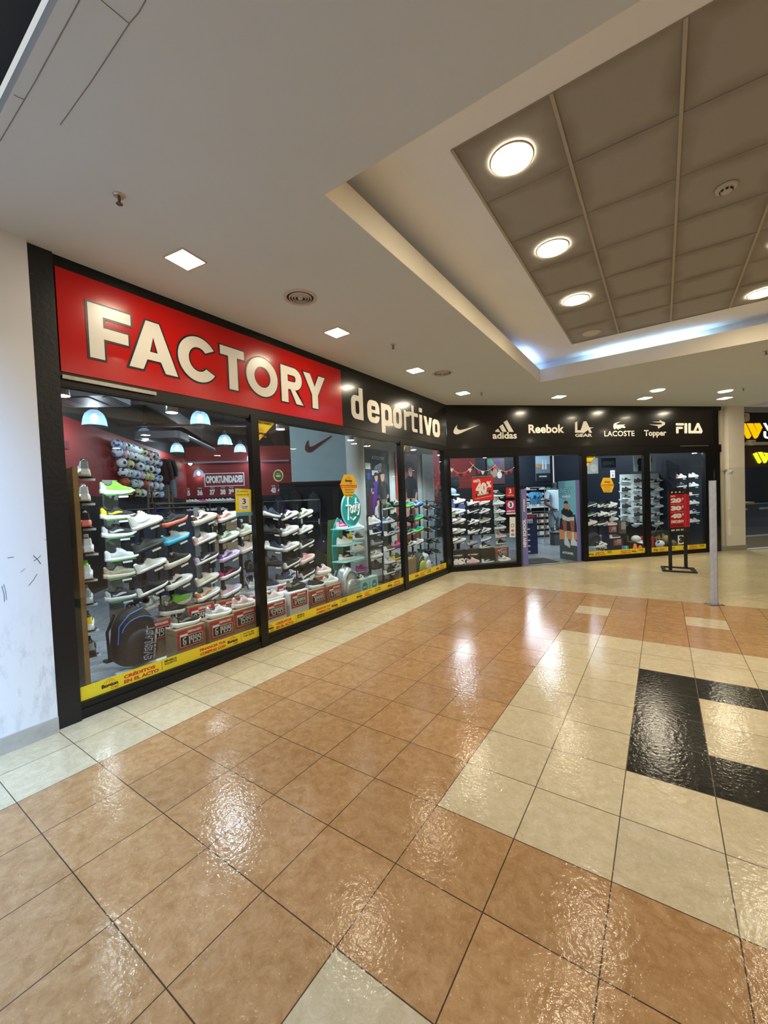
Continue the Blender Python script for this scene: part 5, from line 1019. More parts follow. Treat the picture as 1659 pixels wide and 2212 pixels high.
obj('card', MB().grid(rows, 0), M_YEL, t); text(t, 'CRÉDITOS', (a[0]+.02, (a[1]+b[1])/2, a[0]+(b[0]-a[0])*.7, (a[1]+b[1])/2+.03), .025, M_INK, .04)
for i, (y, k, up, so, l) in enumerate(((1144, 'chunky', W, W, 'white trainer on the rear teal ledge, topmost'), (1166, 'runner', 'brown', W, 'dark brown trainer on the rear teal ledge'), (1189, 'chunky', OW, OW, 'cream trainer on the rear teal ledge'), (1210, 'chunky', LG, OW, 'light grey trainer on the rear teal ledge, lowest'), (1233, 'runner', 'purple', 'magenta', 'plum trainer with pink sole beside the silver backpack'))):
    p = atA(774+(8 if i == 4 else 0), y, .75); shoe(orient(p, 'A', -12, 0, 0, .9), k, up, so, up, up, l, None)
    tt = thing('shelf_ledge', f'thin teal ledge {["topmost", "second", "third", "fourth", "lowest"][i]} beside the round pillar', 'shelf', orient(p, 'A', 0, 0)); obj('board', MB().box(-.17, -.05, -.012, .15, .16, -.001), M_TEDGE, tt); obj('bracket', MB().box(-.02, .12, -.05, .02, .15, -.012), M_TEAL, tt)
M_SILV = mat('bag_silver', (.60, .66, .68), .25, .6, bump=(40, .3)); bp = backpack(AM(2.93, .10, .30, 10), .34, .50, .22, M_SILV, M_SILV, 'shiny silver quilted backpack beside the brown price boxes', zipm=M_INK, quilt=True)
for k in range(5): obj('quilt_seam', MB().tube([(-.12, .08+k*.055, .163), (.12, .08+k*.055, .163)], .003, 4), mat('seam_grey', (.3, .33, .34), .4), bp)
for (u_, l) in ((3.36, 'mint gift box with round logo beside the silver backpack'), (3.62, 'second mint gift box with round logo')):
    t = thing('gift_box', l, 'box', AM(u_, .09, .26)); obj('body', MB().box(-.11, 0, -.12, .11, .24, 0), mat('mint_board', (.42, .66, .62), .5), t); obj('logo_disc', MB().prism([ellipse(0, .11, .07, .075)], .0, .002), M_TEAL, t); text(t, 'footy', (-.05, .09, .05, .13), .003, M_WHT, .03)
rest(778, 1253, .35, 'chunky', W, W, K, K, 'white and black child trainer beside the mint gift boxes', yaw=20, s=.8); rest(797, 1250, .40, 'runner', C_, W, 'purple', K, 'dark child sandal-like trainer behind the gift boxes', yaw=20, s=.8)
# corner window goods
for (u_, z, d, w, l) in ((4.62, .09, .32, .30, 'brown shoe box beside the second mullion'), (4.98, .09, .32, .32, 'brown shoe box between its twin and the grey sports bag')):
    box_thing(AM(u_, z, d), w, .34, .22, M_KRAFT, l)
rest(897, 1211, .42, 'chunky', OW, W, K, K, 'white and black trainer on the brown boxes of the corner window', yaw=20)
bp = backpack(AM(5.28, .09, .35), .30, .42, .2, flat('charcoal', .8), mat('bag_lime', (.45, .55, .05), .6), 'grey backpack with lime front pocket by the corner window strip'); bp = backpack(AM(5.58, .09, .38), .28, .36, .2, flat('lightgrey', .8), flat('white', .8), 'white and blue backpack near the corner post', zipm=flat('blue'))
t = thing('display_plinth', 'low plinth under the goods of the corner window', 'plinth', FA.copy()); obj('deck', MB().box(4.30, 0, -.95, 5.85, .09, -.10), flat('charcoal'), t); obj('kick', MB().box(4.30, 0, -.098, 5.84, .03, -.09), M_INK, t)

# posters on the display wall
def wallposter(F, fn, d, c0, c1, m, label, name='poster'):
    (a, b), (c, e) = fn(*c0, d), fn(*c1, d); t = thing(name, label, 'poster', F @ T(0, 0, -d)); x0, x1 = min(a, c), max(a, c); y0, y1 = min(b, e), max(b, e); obj('sheet', MB().box(x0, y0, .002, x1, y1, .010), m, t); return t, x0, y0, x1-x0, y1-y0
def figure(t, x, y, s, hair, skin, top, legs, n=.012, sit=True, w=1.0):
    P = lambda L: [(x+a*s*w, y+b*s) for a, b in L]; f = lambda m, L, dn=0: obj('print', MB().prism([P(L)], n+dn, n+dn+.0004), m, t)
    f(legs, [(-.16, .52), (.16, .55), (.30, .30), (.24, .0), (.12, .0), (.14, .28), (0, .38), (-.10, .26), (-.06, 0), (-.18, 0), (-.24, .30)])
    f(top, [(-.20, .84), (-.07, .92), (.07, .92), (.20, .84), (.24, .58), (.14, .60), (.14, .50), (-.14, .50), (-.15, .62), (-.25, .58)], .0005)
    f(skin, [(.18, .62), (.25, .60), (.16, .40), (.10, .30), (.06, .33), (.12, .44)], .001); f(skin, ellipse(0, 1.02, .085, .12, 18), .001); f(hair, ellipse(0, 1.08, .11, .085, 18, 0, 200), .0015)
PM = lambda n, c: mat('print_'+n, c, .45)
SK = PM('skin', (.50, .30, .22)); HR = PM('hair', (.035, .02, .015))
t, x0, y0, w, h = wallposter(FA, locA, DX-.01, (783, 968), (846, 1178), PM('night', (.02, .03, .035)), 'tall dark sportswear poster showing a group of young people seated')
t['label'] = 'tall dark sportswear poster showing a group of young people'
text(t, 'ATOMIK', (x0+w*.30, y0+h*.90, x0+w*.82, y0+h*.935), .012, M_WHT, .02)
for (fx, fy_, s, top, leg) in ((.30, .22, .75, PM('maroon', (.08, .015, .03)), PM('maroon', (.08, .015, .03))), (.45, .36, .72, PM('violet', (.08, .03, .22)), PM('violet', (.08, .03, .22))), (.70, .26, .95, PM('inkblack', (.015, .015, .018)), PM('khaki', (.14, .14, .10))), (.50, .16, .62, PM('tracktop', (.55, .56, .6)), PM('royal', (.04, .06, .35)))): figure(t, x0+w*fx, y0+h*fy_, s, HR, SK, top, leg, .012+fx*.004, w=w/.95)
for (a, b, c, e, m) in ((.05, .80, .25, .86, M_WHT), (.12, .70, .22, .76, PM('royal', (.04, .06, .35))), (.30, .74, .52, .79, PM('signpale', (.5, .5, .55))), (.62, .55, .95, .86, PM('night2', (.05, .07, .07)))): obj('print', MB().box(x0+w*a, y0+h*b, .0105, x0+w*c, y0+h*e, .0112), m, t)
t, x0, y0, w, h = wallposter(FA, locA, DX-.01, (852, 976), (906, 1165), PM('court', (.16, .05, .04)), 'tall poster of a curly-haired child sitting behind the narrow corner window')
obj('print', MB().box(x0, y0, .0105, x0+w*.12, y0+h, .0112), PM('rust', (.45, .06, .02)), t); obj('print', MB().box(x0+w*.12, y0+h*.3, .0105, x0+w*.2, y0+h, .0112), PM('royal', (.04, .06, .35)), t)
figure(t, x0+w*.66, y0+h*.18, h*.62, HR, SK, PM('inkblack', (.015, .015, .018)), SK, .0125, w=1.0); obj('print', MB().prism([ellipse(x0+w*.66, y0+h*.84, w*.20, h*.08)], .0140, .0143), HR, t); obj('print', MB().prism([ellipse(x0+w*.66, y0+h*.80, w*.10, h*.045)], .0145, .0148), SK, t)
obj('print', MB().prism([ellipse(x0+w*.24, y0+h*.50, w*.14, h*.07)], .0125, .0128), PM('ballorange', (.65, .22, .05)), t); obj('print', MB().box(x0+w*.2, y0+h*.43, .0129, x0+w*.5, y0+h*.47, .0132), M_YEL, t)
t, x0, y0, w, h = wallposter(FA, locA, DX-.012, (910, 980), (942, 1180), PM('clearpane', (.40, .43, .41)), 'pale grey wall panel with faint lettering at the end of the display wall', 'wall_panel')
t['category'] = 'panel'; obj('print', MB().prism([rect(x0+w*.2, y0+h*.36, x0+w*.5, y0+h*.44), rect(x0+w*.22, y0+h*.367, x0+w*.48, y0+h*.433)], .0105, .0112), M_WHT, t)
t = thing('wall_lettering', 'white lettering on a brown band low on the display wall', 'lettering', FA @ T(0, 0, -DX)); a, b = locA(796, 1172, DX), locA(808, 1142, DX); obj('band', MB().box(a[0]-.15, a[1]-.1, .002, b[0]+.2, b[1]+.05, .006), flat('brown'), t); text(t, 'SEE', (a[0], b[1]-.13, b[0]+.1, b[1]), .0066, M_WHT, .05); text(t, 'MORE', (a[0], a[1]-.05, b[0]+.2, a[1]+.08), .0066, M_WHT, .05)

# ================================================================== deep inside the store
nd = 1.5; (a0, b0), (a1, b1) = locB(624, 900, nd), locB(757, 1036, nd)
t = thing('wall_panel', 'pale blue hanging panel with a dark red swoosh mark behind the middle window', 'panel', FB @ T(0, 0, -nd)); obj('board', MB().box(a0, 2.10, -.10, a1, 4.1, 0), mat('panel_paleblue', (.50, .66, .70), .6, vary=(3, .08)), t)
sw = [(663, 978), (666, 965), (667, 952), (668, 963), (675, 966), (682, 962), (718, 942), (712, 949), (678, 974), (670, 978)]
sw = [(550+u/6.144, 880+v/6.144) for u, v in ((712, 436), (690, 460), (668, 520), (668, 560), (690, 592), (725, 602), (765, 588), (1030, 384), (1012, 380), (800, 502), (750, 525), (722, 515), (712, 490))]
obj('logo', MB().prism([[locB(*p, nd) for p in sw]], .003, .02), mat('swoosh_maroon', (.16, .03, .028), .4), t)
bw2 = thing('display_partition', 'low black display wall with hanging backpacks under the pale blue panel', 'shelving', FB @ T(0, 0, -nd)); obj('back_panel', MB().box(a0-.3, 0, -.09, a1+.1, 2.08, -.03), M_DARK, bw2); obj('header', MB().box(a0, 2.0, -.03, a1, 2.08, .0), M_RACK, bw2)
for i, (x, y, s, m, l, lg) in enumerate(((655, 1196, .46, 'charcoal', 'charcoal backpack hanging on the black wall beside a navy one', 1), (700, 1196, .44, 'navy', 'navy backpack with a small white logo on the black wall', 1), (723, 1196, .42, 'charcoal', 'dark grey backpack hanging behind the teal stand', 1), (695, 1240, .42, 'green', 'dark olive backpack hanging on the lower rod', 0), (652, 1240, .42, 'charcoal', 'black backpack hanging low behind the pink shoe', 0), (612, 1180, .42, 'black', 'black backpack on the dark wall near the mullion', 1), (640, 1105, .5, 'black', 'black jacket-like bag high on the dark wall', 0), (680, 1110, .5, 'charcoal', 'dark bag high on the dark wall by the panel', 0), (606, 1120, .5, 'navy', 'dark bag at the edge of the black wall', 0))):
    u_, z = locB(x, y, nd-.25); mm = mat('bagcloth_'+m, {'charcoal': (.05, .058, .062), 'navy': (.018, .02, .045), 'green': (.03, .035, .025), 'black': (.014, .014, .016)}[m], .8)
    bp = backpack(BM(u_, max(z, .12), nd-.17), .32, s, .16, mm, mm, l)
    if lg: obj('logo', MB().prism([[(-.022, 0), (.022, 0), (.014, .022), (.004, .045), (-.006, .022)]], .118, .120, 0, T(0, s*.62, -.01)), M_WHT, bp)
for i, (x0, x1, y) in enumerate(((618, 652, 1127), (654, 690, 1128), (694, 726, 1131), (668, 712, 1202))):
    u0_, z = locB(x0, y, nd-.3); u1_, _q = locB(x1, y, nd-.3); t = thing('display_rod', f'thin steel rod with a white tag on the black wall, {["first from the mullion", "second from the mullion", "third from the mullion", "over the olive backpack"][i]}', 'rod', FB @ T(0, 0, -(nd-.3))); obj('rod', MB().tube([(u0_, z, -.28), (u1_, z, 0)], .006, 6), mat('steel', (.5, .5, .5), .3, .9), t); obj('tag', MB().box(u1_-.02, z-.06, .004, u1_+.02, z+.06, .008), M_TAGW, t)
# oportunidades sign and size numbers on the red back wall
(a0, b0), (a1, b1) = locB(442, 1047, BD-.02), locB(527, 1022.5, BD-.02); t = thing('wall_sign', 'white outlined sign reading oportunidades on the red back wall', 'sign', FB @ T(0, 0, -BD)); zc = locB(485, 1036, BD-.02)[1]; b0, b1 = zc-.24, zc+.24
obj('border', MB().prism([rect(a0, b0, a1, b1), rect(a0+.025, b0+.025, a1-.025, b1-.025)], .0, .02), M_WHT, t); text(t, 'OPORTUNIDADES', (a0+.05, b0+.12, a1-.05, b1-.09), .012, M_WHT, .06)
for n__, x in (('35', 405), ('36', 432), ('37', 459), ('38', 482), ('39', 500), ('43', 591), ('44', 606), ('45', 620)):
    u_, z = locB(x, 1070, BD-.02); z = 1.98; t = thing('size_number', f'white shoe size number {n__} on the red back wall', 'lettering', FB @ T(u_, z, -BD)); text(t, n__, (-.09, .03, .09, .23), .006, M_WHT, .06); text(t, 'TALLE', (-.07, .27, .07, .31), .006, M_WHT, .03)
    t['label'] = 'white shoe size number '+dict(zip(('35', '36', '37', '38', '39', '43', '44', '45'), ('thirty-five', 'thirty-six', 'thirty-seven', 'thirty-eight', 'thirty-nine', 'forty-three', 'forty-four', 'forty-five')))[n__]+' on the red back wall'
# ball wall on the side wall
def ball_mat(name, c, dots):
    m = mat(name, c, .35); nt = m.node_tree; N, L = nt.nodes, nt.links; tc = N.new('ShaderNodeTexCoord'); vo = N.new('ShaderNodeTexVoronoi'); vo.inputs['Scale'].default_value = 9; L.new(tc.outputs['Object'], vo.inputs['Vector'])
    lt = N.new('ShaderNodeMath'); lt.operation = 'LESS_THAN'; lt.inputs[1].default_value = .34; L.new(vo.outputs['Distance'], lt.inputs[0]); mx = N.new('ShaderNodeMix'); mx.data_type = 'RGBA'; L.new(lt.outputs[0], mx.inputs[0]); mx.inputs[6].default_value = (*c, 1); mx.inputs[7].default_value = (*dots, 1); L.new(mx.outputs[2], nt.nodes['Principled BSDF'].inputs['Base Color']); return m
BM_ = [ball_mat('ball_'+n, c, d) for n, c, d in (('black patches', (.75, .77, .8), (.03, .03, .04)), ('green patches', (.72, .76, .74), (.03, .25, .10)), ('yellow patches', (.70, .70, .30), (.05, .05, .06)), ('blue patches', (.65, .72, .8), (.05, .15, .5)), ('red patches', (.7, .66, .66), (.45, .05, .05)), ('pink patches', (.75, .6, .64), (.6, .2, .3)))]
BAL = MB().sphere(.108, nu=20, nv=14).mesh('ball'); CUP = MB().tube([(0, .10, -.10), (0, -.06, -.115), (0, -.09, -.07)], .005, 5).mesh('hook')
def side_pt(x, z, off): # point on the side wall seen at column x, height z
    w = hit(x, 1000, B0+E1*(WLS+off), E1); w.z = z; return w
bwl = thing('ball_rack', 'wire ball wall with rows of footballs on the side wall', 'shelving', T(0, 0, 0))
rnd = random.Random(11)
ROWS = [(3.04, [254, 266, 277, 287, 299, 311, 324, 336]), (2.86, [255, 269, 281, 290, 301, 313, 323, 333, 343]), (2.65, [263, 279, 301, 312, 324, 337, 346]), (2.44, [264, 274, 284, 293, 303, 313, 323, 333, 344]), (2.22, [267, 286, 297, 308, 319, 332, 343]), (2.0, [292, 303, 317, 330, 342])]
for ri, (z, xs2) in enumerate(ROWS):
    pp_ = [side_pt(x, z, .16) for x in (xs2[0], xs2[-1])]
    obj('wire', MB().tube([pp_[0]-Vector((0, 0, .12)), pp_[1]-Vector((0, 0, .12))], .006, 5), M_RACK, bwl)
    for bi, x in enumerate(xs2):
        p = side_pt(x, z, .16); bk = rnd.randrange(6); isb = (ri == 4 and bi in (0, 3))
        nm = 'basketball' if isb else 'football'; mm = mat('ball_orange', (.42, .09, .03), .5) if isb else BM_[bk]
        mn = 'orange basketball' if isb else 'football with '+BM_[bk].name[5:]
        t = thing(nm, f'{mn}, {ORD[ri]} ball row, {ORD[bi] if bi else "first"} along the side wall', 'ball', Matrix.Translation(p) @ RZ(rnd.randrange(360)) @ RX(rnd.randrange(360)), 'balls on the side wall'); ghost('ball_body', BAL, [mm], t)
    hk = [Matrix.Translation(side_pt(x, z, .16)) for x in xs2]
    for h_ in hk: ghost('hook', CUP, [M_RACK], bwl, h_ @ RZ(-45))
# hanging jackets and striped trousers past the balls, ladder shelf
def garment(name, label, x, z0, z1, w, m, m2=None, legs=False):
    c = side_pt(x, 0, .25); t = thing(name, label, 'clothing', Matrix.Translation((c.x, c.y, 0)) @ RZ(45.5-8)); h = z1-z0; rows = []
    for i in range(9):
        f = i/8; a = w/2*(1-.35*f**3); rows.append([(a*math.cos(R(g)), .07*math.sin(R(g)), z0+h*f) for g in range(0, 360, 20)])
    if not legs: obj('torso', MB().grid(rows, 0, None, True, True), m, t); [obj('sleeve', MB().tube([(s*w*.36, 0, z1-.05), (s*w*.52, .0, z0+h*.5), (s*w*.56, 0, z0+.05)], .06, 8, rs=[.075, .06, .045]), m2 or m, t) for s in (-1, 1)]
    else: [obj('leg', MB().tube([(s*w*.12, 0, z1), (s*w*.22, 0, z0+h*.5), (s*w*.28, 0, z0)], .08, 8, rs=[.12, .10, .07]), m, t) for s in (-1, 1)]; obj('waistband', MB().lathe([(.13, z1-.03), (.135, z1)], 16, 0, Matrix.Diagonal((1.3, .6, 1, 1))), m2 or m, t)
    obj('hanger', MB().tube([(-w*.3, 0, z1-.02), (0, 0, z1+.07), (w*.3, 0, z1-.02)], .006, 5), M_RACK, t); return t
garment('jacket', 'dark green padded jacket hanging past the ball wall', 359, 2.45, 3.0, .48, mat('cloth_green', (.05, .08, .06), .8), mat('cloth_dgreen', (.02, .03, .025), .8)); garment('jacket', 'brown jacket hanging between the balls and the green jacket', 352, 2.35, 2.95, .4, mat('cloth_brown', (.05, .02, .015), .8)); garment('trousers', 'striped grey sports trousers hanging under the green jacket', 363, 1.9, 2.4, .46, mat('cloth_stripe', (.16, .20, .24), .8), legs=True)
ls = thing('ladder_shelf', 'brown wooden ladder shelf standing before the ball wall', 'shelf', Matrix.Translation(side_pt(342, 0, .9)) @ RZ(37)); M_LS = mat('ladder_wood', (.14, .10, .06), .6, vary=(12, .2))
for s in (-1, 1):
    for q in (-1, 1): obj('leg', MB().tube([(s*.26, q*.20, 0), (s*.22, q*.06, 2.12)], .022, 6), M_LS, ls)
for z in (.5, .95, 1.35, 1.72, 1.98): obj('shelf', MB().box(-.25, -.16+z*.05, z, .25, .16-z*.05, z+.025), M_LS, ls)
t = thing('duffel_bag', 'purple-blue sports bag on the ladder shelf', 'bag', Matrix.Translation(side_pt(342, 1.50, .75)) @ RZ(37)); obj('body', MB().sphere(.2, sc=(1.2, .8, .7)), mat('bag_violet', (.07, .06, .30), .7), t); obj('strap', MB().tube([(-.15, -.1, .08), (0, -.13, .18), (.15, -.1, .08)], .012, 6), mat('bag_violet2', (.12, .11, .42), .7), t)

# pendants
M_SHADE = bpy.data.materials.new('pendant_acrylic'); M_SHADE.use_nodes = True; nt = M_SHADE.node_tree; N_, L_ = nt.nodes, nt.links; N_.remove(N_['Principled BSDF'])
a_ = N_.new('ShaderNodeBsdfTransparent'); b_ = N_.new('ShaderNodeBsdfTranslucent'); b_.inputs[0].default_value = (.11, .18, .25, 1); c_ = N_.new('ShaderNodeMixShader'); c_.inputs[0].default_value = .45; L_.new(a_.outputs[0], c_.inputs[1]); L_.new(b_.outputs[0], c_.inputs[2]); L_.new(c_.outputs[0], N_['Material Output'].inputs[0])
M_BULB = mat('bulb_cool', (1, 1, 1), .5, emit=(.75, .90, 1.0), estr=9)
PEND = [(205, 921, 7.2, 'pendant light with clear bell shade nearest the black post'), (313, 952, 9.6, 'pendant light in front of the ball wall'), (433, 919, 8.2, 'large pendant light over the lilac runner column'), (486, 962, 11.2, 'pendant light between the large one and the mullion'), (519, 978, 13.2, 'small pendant light close to the first mullion'), (383, 978, 12.3, 'pendant light above the red wall corner'), (430, 1031, 14.6, 'low pendant light beside the oportunidades sign'), (545, 996, 14.6, 'pendant light half hidden by the first mullion')]
SHD = MB().lathe([(.200, 0), (.188, .012), (.184, .06), (.172, .14), (.14, .22), (.09, .27), (.06, .285)], 32).mesh('shade'); CAPM = MB().lathe([(.065, .285), (.06, .34), (.02, .42), (.0001, .43)], 18).mesh('cap')
for (x, y, dep, l) in PEND:
    p = CAM+ray(x, y)*dep; t = thing('pendant_light', l, 'pendant light', Matrix.Translation(p)); ghost('shade', SHD, [M_SHADE], t); ghost('cap', CAPM, [M_STEELP], t)
    obj('cord', MB().tube([(0, 0, .42), (0, 0, 4.4-p.z)], .006, 5), M_RACK, t); obj('bulb', MB().sphere(.055, (0, 0, .14), 14, 10, sc=(1, 1, 1.5)), M_BULB, t)
    lamp('POINT', 'pendant_bulb_light', (0, 0, .02), 15, COOL, .09, t)
for s, d in ((-1.5, 4.5), (1.5, 3.2), (4.2, 3.0), (6.2, 3.8), (2.5, 6.0), (5.6, 6.2), (-5.6, -3.2), (-4.4, -1.4)):  # added out-of-view pendants that brighten the shop's inside
    p = B0+E1*s+NI*d; p.z = 3.5; t = thing('pendant_light', 'pendant light hanging farther back in the shop', 'pendant light', Matrix.Translation(p), 'pendants farther back in the shop'); ghost('shade', SHD, [M_SHADE], t); ghost('cap', CAPM, [M_STEELP], t); obj('cord', MB().tube([(0, 0, .42), (0, 0, .9)], .006, 5), M_RACK, t); obj('bulb', MB().sphere(.055, (0, 0, .14), 14, 10, sc=(1, 1, 1.5)), M_BULB, t)
    lamp('POINT', 'pendant_bulb_light', (0, 0, .02), 42, COOL, .09, t)
# spotlights over the goods just inside the glass
M_SPOT = mat('spot_face', (1, 1, 1), .5, emit=(.80, .95, 1.0), estr=30); M_SPB = mat('spot_body', (.5, .52, .54), .4)
for (F, fn, x, y, l) in ((FA, locA, 133, 846, 'display spotlight in the top corner by the black post'), (FA, locA, 370, 873, 'display spotlight above the first window racks'), (FA, locA, 605, 912, 'display spotlight beside the yellow triangle sticker'), (FA, locA, 757, 941, 'display spotlight above the pale blue panel edge'), (FA, locA, 893, 972, 'display spotlight above the corner window racks'), (FA, locA, 950, 983, 'display spotlight at the corner post'), (FB, locB, 1048, 981, 'display spotlight above the discount card'), (FB, locB, 1284, 975, 'display spotlight above the yellow hexagon window'), (FB, locB, 1500, 975, 'display spotlight above the last window')):
    u_, z = fn(x, y, .22); z = min(z, 2.54 if fn is locA else 2.44); t = thing('spotlight', l, 'spotlight', F @ T(u_, z, -.22)); obj('body', MB().lathe([(.055, 0), (.05, .07), (.02, .09), (.0001, .09)], 20, 0, RX(-90)), M_SPB, t); obj('lens', MB().lathe([(.048, -.001), (.0001, -.004)], 20, 0, RX(-90)), M_SPOT, t)
    obj('bracket', MB().box(-.01, .08, -.01, .01, .16, .01), M_RACK, t)
    lamp('SPOT', 'spotlight_beam', (0, -.02, 0), 42 if fn is locA else 26, (.80, .95, 1.0), .04, t, (R(-70), 0, 0), 125)
for (x, y, l) in ((1372, 972, 'track spotlight aimed at the white wall unit'), (1330, 974, 'track spotlight beside the one over the white wall unit')):
    u_, z = locB(x, y, .9); z = min(z, 2.95); t = thing('spotlight', l, 'spotlight', FB @ T(u_, z, -.9)); obj('body', MB().lathe([(.055, 0), (.05, .07), (.02, .09), (.0001, .09)], 20, 0, RX(-60)), M_SPB, t); obj('lens', MB().lathe([(.048, -.001), (.0001, -.004)], 20, 0, RX(-60)), M_SPOT, t); obj('bracket', MB().box(-.01, .08, -.01, .01, 1.4, .01), M_RACK, t)
    lamp('SPOT', 'spotlight_beam', (0, -.03, -.02), 42, (.80, .95, 1.0), .04, t, (R(-38), 0, 0), 100)
# ceiling cassettes and a hanging linear lamp
for (x, y, d_, l) in ((190, 868, 6.4, 'ceiling air unit in the top corner of the first window'), (352, 951, 9.6, 'ceiling air unit behind the second pendant')):
    p = CAM+ray(x, y)*d_; t = thing('air_conditioner', l, 'air conditioner', Matrix.Translation(p) @ RZ(40)); obj('housing', MB().prism([rrect(-.5, -.36, .5, .36, .1)], 0, .16), mat('ac_white', (.16, .17, .19), .5), t); obj('grille', MB().box(-.18, -.30, -.012, .18, .30, .0), mat('ac_dark', (.05, .055, .07), .5), t)
    for s in (-1, 1): obj('louvre', MB().box(s*.42-.04, -.3, -.01, s*.42+.04, .3, 0), mat('ac_dark', (.05, .055, .07), .5), t)
p = CAM+ray(407, 945)*7.5; q = CAM+ray(463, 972)*8.5; t = thing('linear_lamp', 'long thin hanging linear lamp between the pendants', 'lamp'); obj('housing', MB().tube([p, q], .04, 4), mat('linear_grey', (.22, .23, .28), .4), t); obj('cable', MB().tube([(p+q)/2, (p+q)/2+Vector((0, 0, 1))], .005, 5), M_RACK, t)
u_, z = locB(411, 1001, BD-.3); t = thing('wall_floodlight', 'bright round light on the rail of the red back wall', 'spotlight', FB @ T(u_, z, -(BD-.3))); obj('lens', MB().sphere(.06), mat('flood_face', (1, 1, 1), .5, emit=(.95, 1, .85), estr=18), t); obj('body', MB().box(-.05, -.02, -.14, .05, .08, -.05), M_RACK, t)

# ================================================================== entrance
def pane_box(name, label, cat, F, u0, v0, u1, v1, d0, d1, m): t = thing(name, label, cat, F.copy()); return t, (u0, v0, u1, v1)
u0, v1 = locB(1124, 1057, .05); u1, v0 = locB(1133, 1219, .05)
t = thing('security_gate', 'purple lettered security pedestal at the window side of the entrance', 'security gate', FB @ T(0, 0, -.08)); M_PUR = mat('gate_purple', (.20, .19, .48), .4); M_GBL = mat('gate_blue', (.16, .42, .62), .4)
obj('edge_panel', MB().box(u0+.015, .012, .0, u0+.145, v1, .03), M_PUR, t); obj('side_panel', MB().box(u0-.0, .012, -.22, u0+.016, v1, .0), M_GBL, t); text(t, 'NEW SCHOOL', (u0+.11, .42, u0+.11+.62, .50), .0305, M_WHT, .05, rot=90); text(t, 'ATOMIK', (u0+.10, 1.2, u0+.40, 1.24), .0305, M_WHT, .04, rot=90)
t['label'] = 'purple lettered security pedestal on the nearer side of the entrance'
(a0, b1), (a1, b0) = locB(1208, 1056, .35), locB(1251, 1209, .05)
M0 = atB(1208, 1130, .66); M0.z = 0; M1 = B0+E1*3.10+NI*.08; dx = (M1-M0); ln = dx.length; ux = dx.normalized(); FP = frame(M0, ux, UP, ux.cross(UP))
t = thing('security_gate', 'security pedestal with a large sky blue poster of a seated boy', 'security gate', FP); H_ = 1.87
obj('poster_panel', MB().box(0, .01, -.02, ln, H_, .0), PM('sky', (.20, .55, .72)), t); obj('edge_panel', MB().box(ln, .01, -.06, ln+.03, H_, .02), M_PUR, t)
P = lambda L: [(a*ln, b*H_) for a, b in L]
def pr(m, L, n): obj('print', MB().prism([P(L)], n, n+.0005), m, t)
pr(PM('ground', (.07, .10, .11)), [(0, 0), (1, 0), (1, .28), (0, .26)], .001); pr(PM('mural', (.70, .32, .10)), [(0, .25), (1, .27), (1, .36), (0, .38)], .0015); pr(PM('dusk', (.02, .03, .045)), [(0, .38), (.05, .52), (.9, .58), (1, .36)], .001); pr(PM('skydark', (.14, .40, .55)), [(0, .99), (.38, .99), (.40, .75), (0, .80)], .001)
pr(PM('tee', (.015, .018, .02)), [(.14, .62), (.30, .66), (.55, .66), (.78, .60), (.80, .50), (.18, .46)], .002); pr(PM('cap_', (.62, .68, .72)), [(.17, .58), (.50, .54), (.86, .55), (.84, .49), (.5, .49), (.2, .51)], .0025)
for s in (0, 1): pr(PM('leg', (.34, .12, .06)), [(.18+.42*s, .50), (.44+.42*s, .50), (.42+.42*s, .34), (.28+.42*s, .34), (.22+.42*s, .42)], .003); pr(PM('sock', (.62, .70, .74)), [(.30+.40*s, .36), (.42+.40*s, .36), (.42+.40*s, .26), (.30+.40*s, .26)], .0035); pr(PM('shoe', (.68, .76, .80)), [(.27+.36*s, .25), (.42+.36*s, .29), (.60+.36*s if s == 0 else .99, .20 if s == 0 else .23), (.58+.36*s if s == 0 else .98, .155 if s == 0 else .19), (.28+.36*s, .19)], .004)
pr(SK, [(.34+.11*math.cos(R(a))+.08, .69+.05*math.sin(R(a))) for a in range(0, 360, 24)], .003); pr(HR, [(.42+.13*math.cos(R(a)), .715+.035*math.sin(R(a))) for a in range(0, 181, 20)], .0035); pr(SK, [(.48, .66), (.60, .71), (.66, .68), (.55, .62)], .004)
text(t, 'NEW', (ln*.12, H_*.84, ln*.80, H_*.92), .002, PM('tealword', (.02, .20, .28)), .09); text(t, 'NEW', (ln*.13, H_*.845, ln*.79, H_*.915), .003, PM('skyword', (.28, .62, .76)), .03); text(t, 'SCHOOL', (ln*.22, H_*.79, ln*.68, H_*.815), .002, M_WHT, .06); text(t, 'ATOMIK', (ln*.14, H_*.07, ln*.78, H_*.10), .002, M_WHT, .05)
(a0, b0), (a1, b1) = locB(1158, 1040, BD-.02), locB(1187, 978, BD-.02)
t = thing('poster', 'small poster of legs on a court on the navy wall over the entrance', 'poster', FB @ T(0, 0, -BD)); w = a1-a0; h = b1-b0; obj('sheet', MB().box(a0, b0, .01, a1, b1, .03), PM('skypale', (.40, .62, .75)), t); obj('print', MB().box(a0, b0, .031, a1, b0+h*.28, .032), PM('night', (.02, .03, .035)), t); obj('print', MB().box(a0, b0+h*.28, .031, a1, b0+h*.6, .032), PM('greycourt', (.22, .27, .34)), t); obj('print', MB().box(a0, b0+h*.5, .032, a0+w*.35, b0+h*.62, .033), PM('mural', (.7, .32, .1)), t)
for s in (0, 1): obj('print', MB().prism([[(a0+w*(.42+.2*s), b0+h*.42), (a0+w*(.56+.2*s), b0+h*.42), (a0+w*(.54+.2*s), b0+h*.76), (a0+w*(.46+.2*s), b0+h*.76)]], .033, .034), M_WHT, t)
text(t, 'ATOMIK', (a0+w*.2, b0+h*.14, a0+w*.78, b0+h*.2), .033, M_WHT, .05)
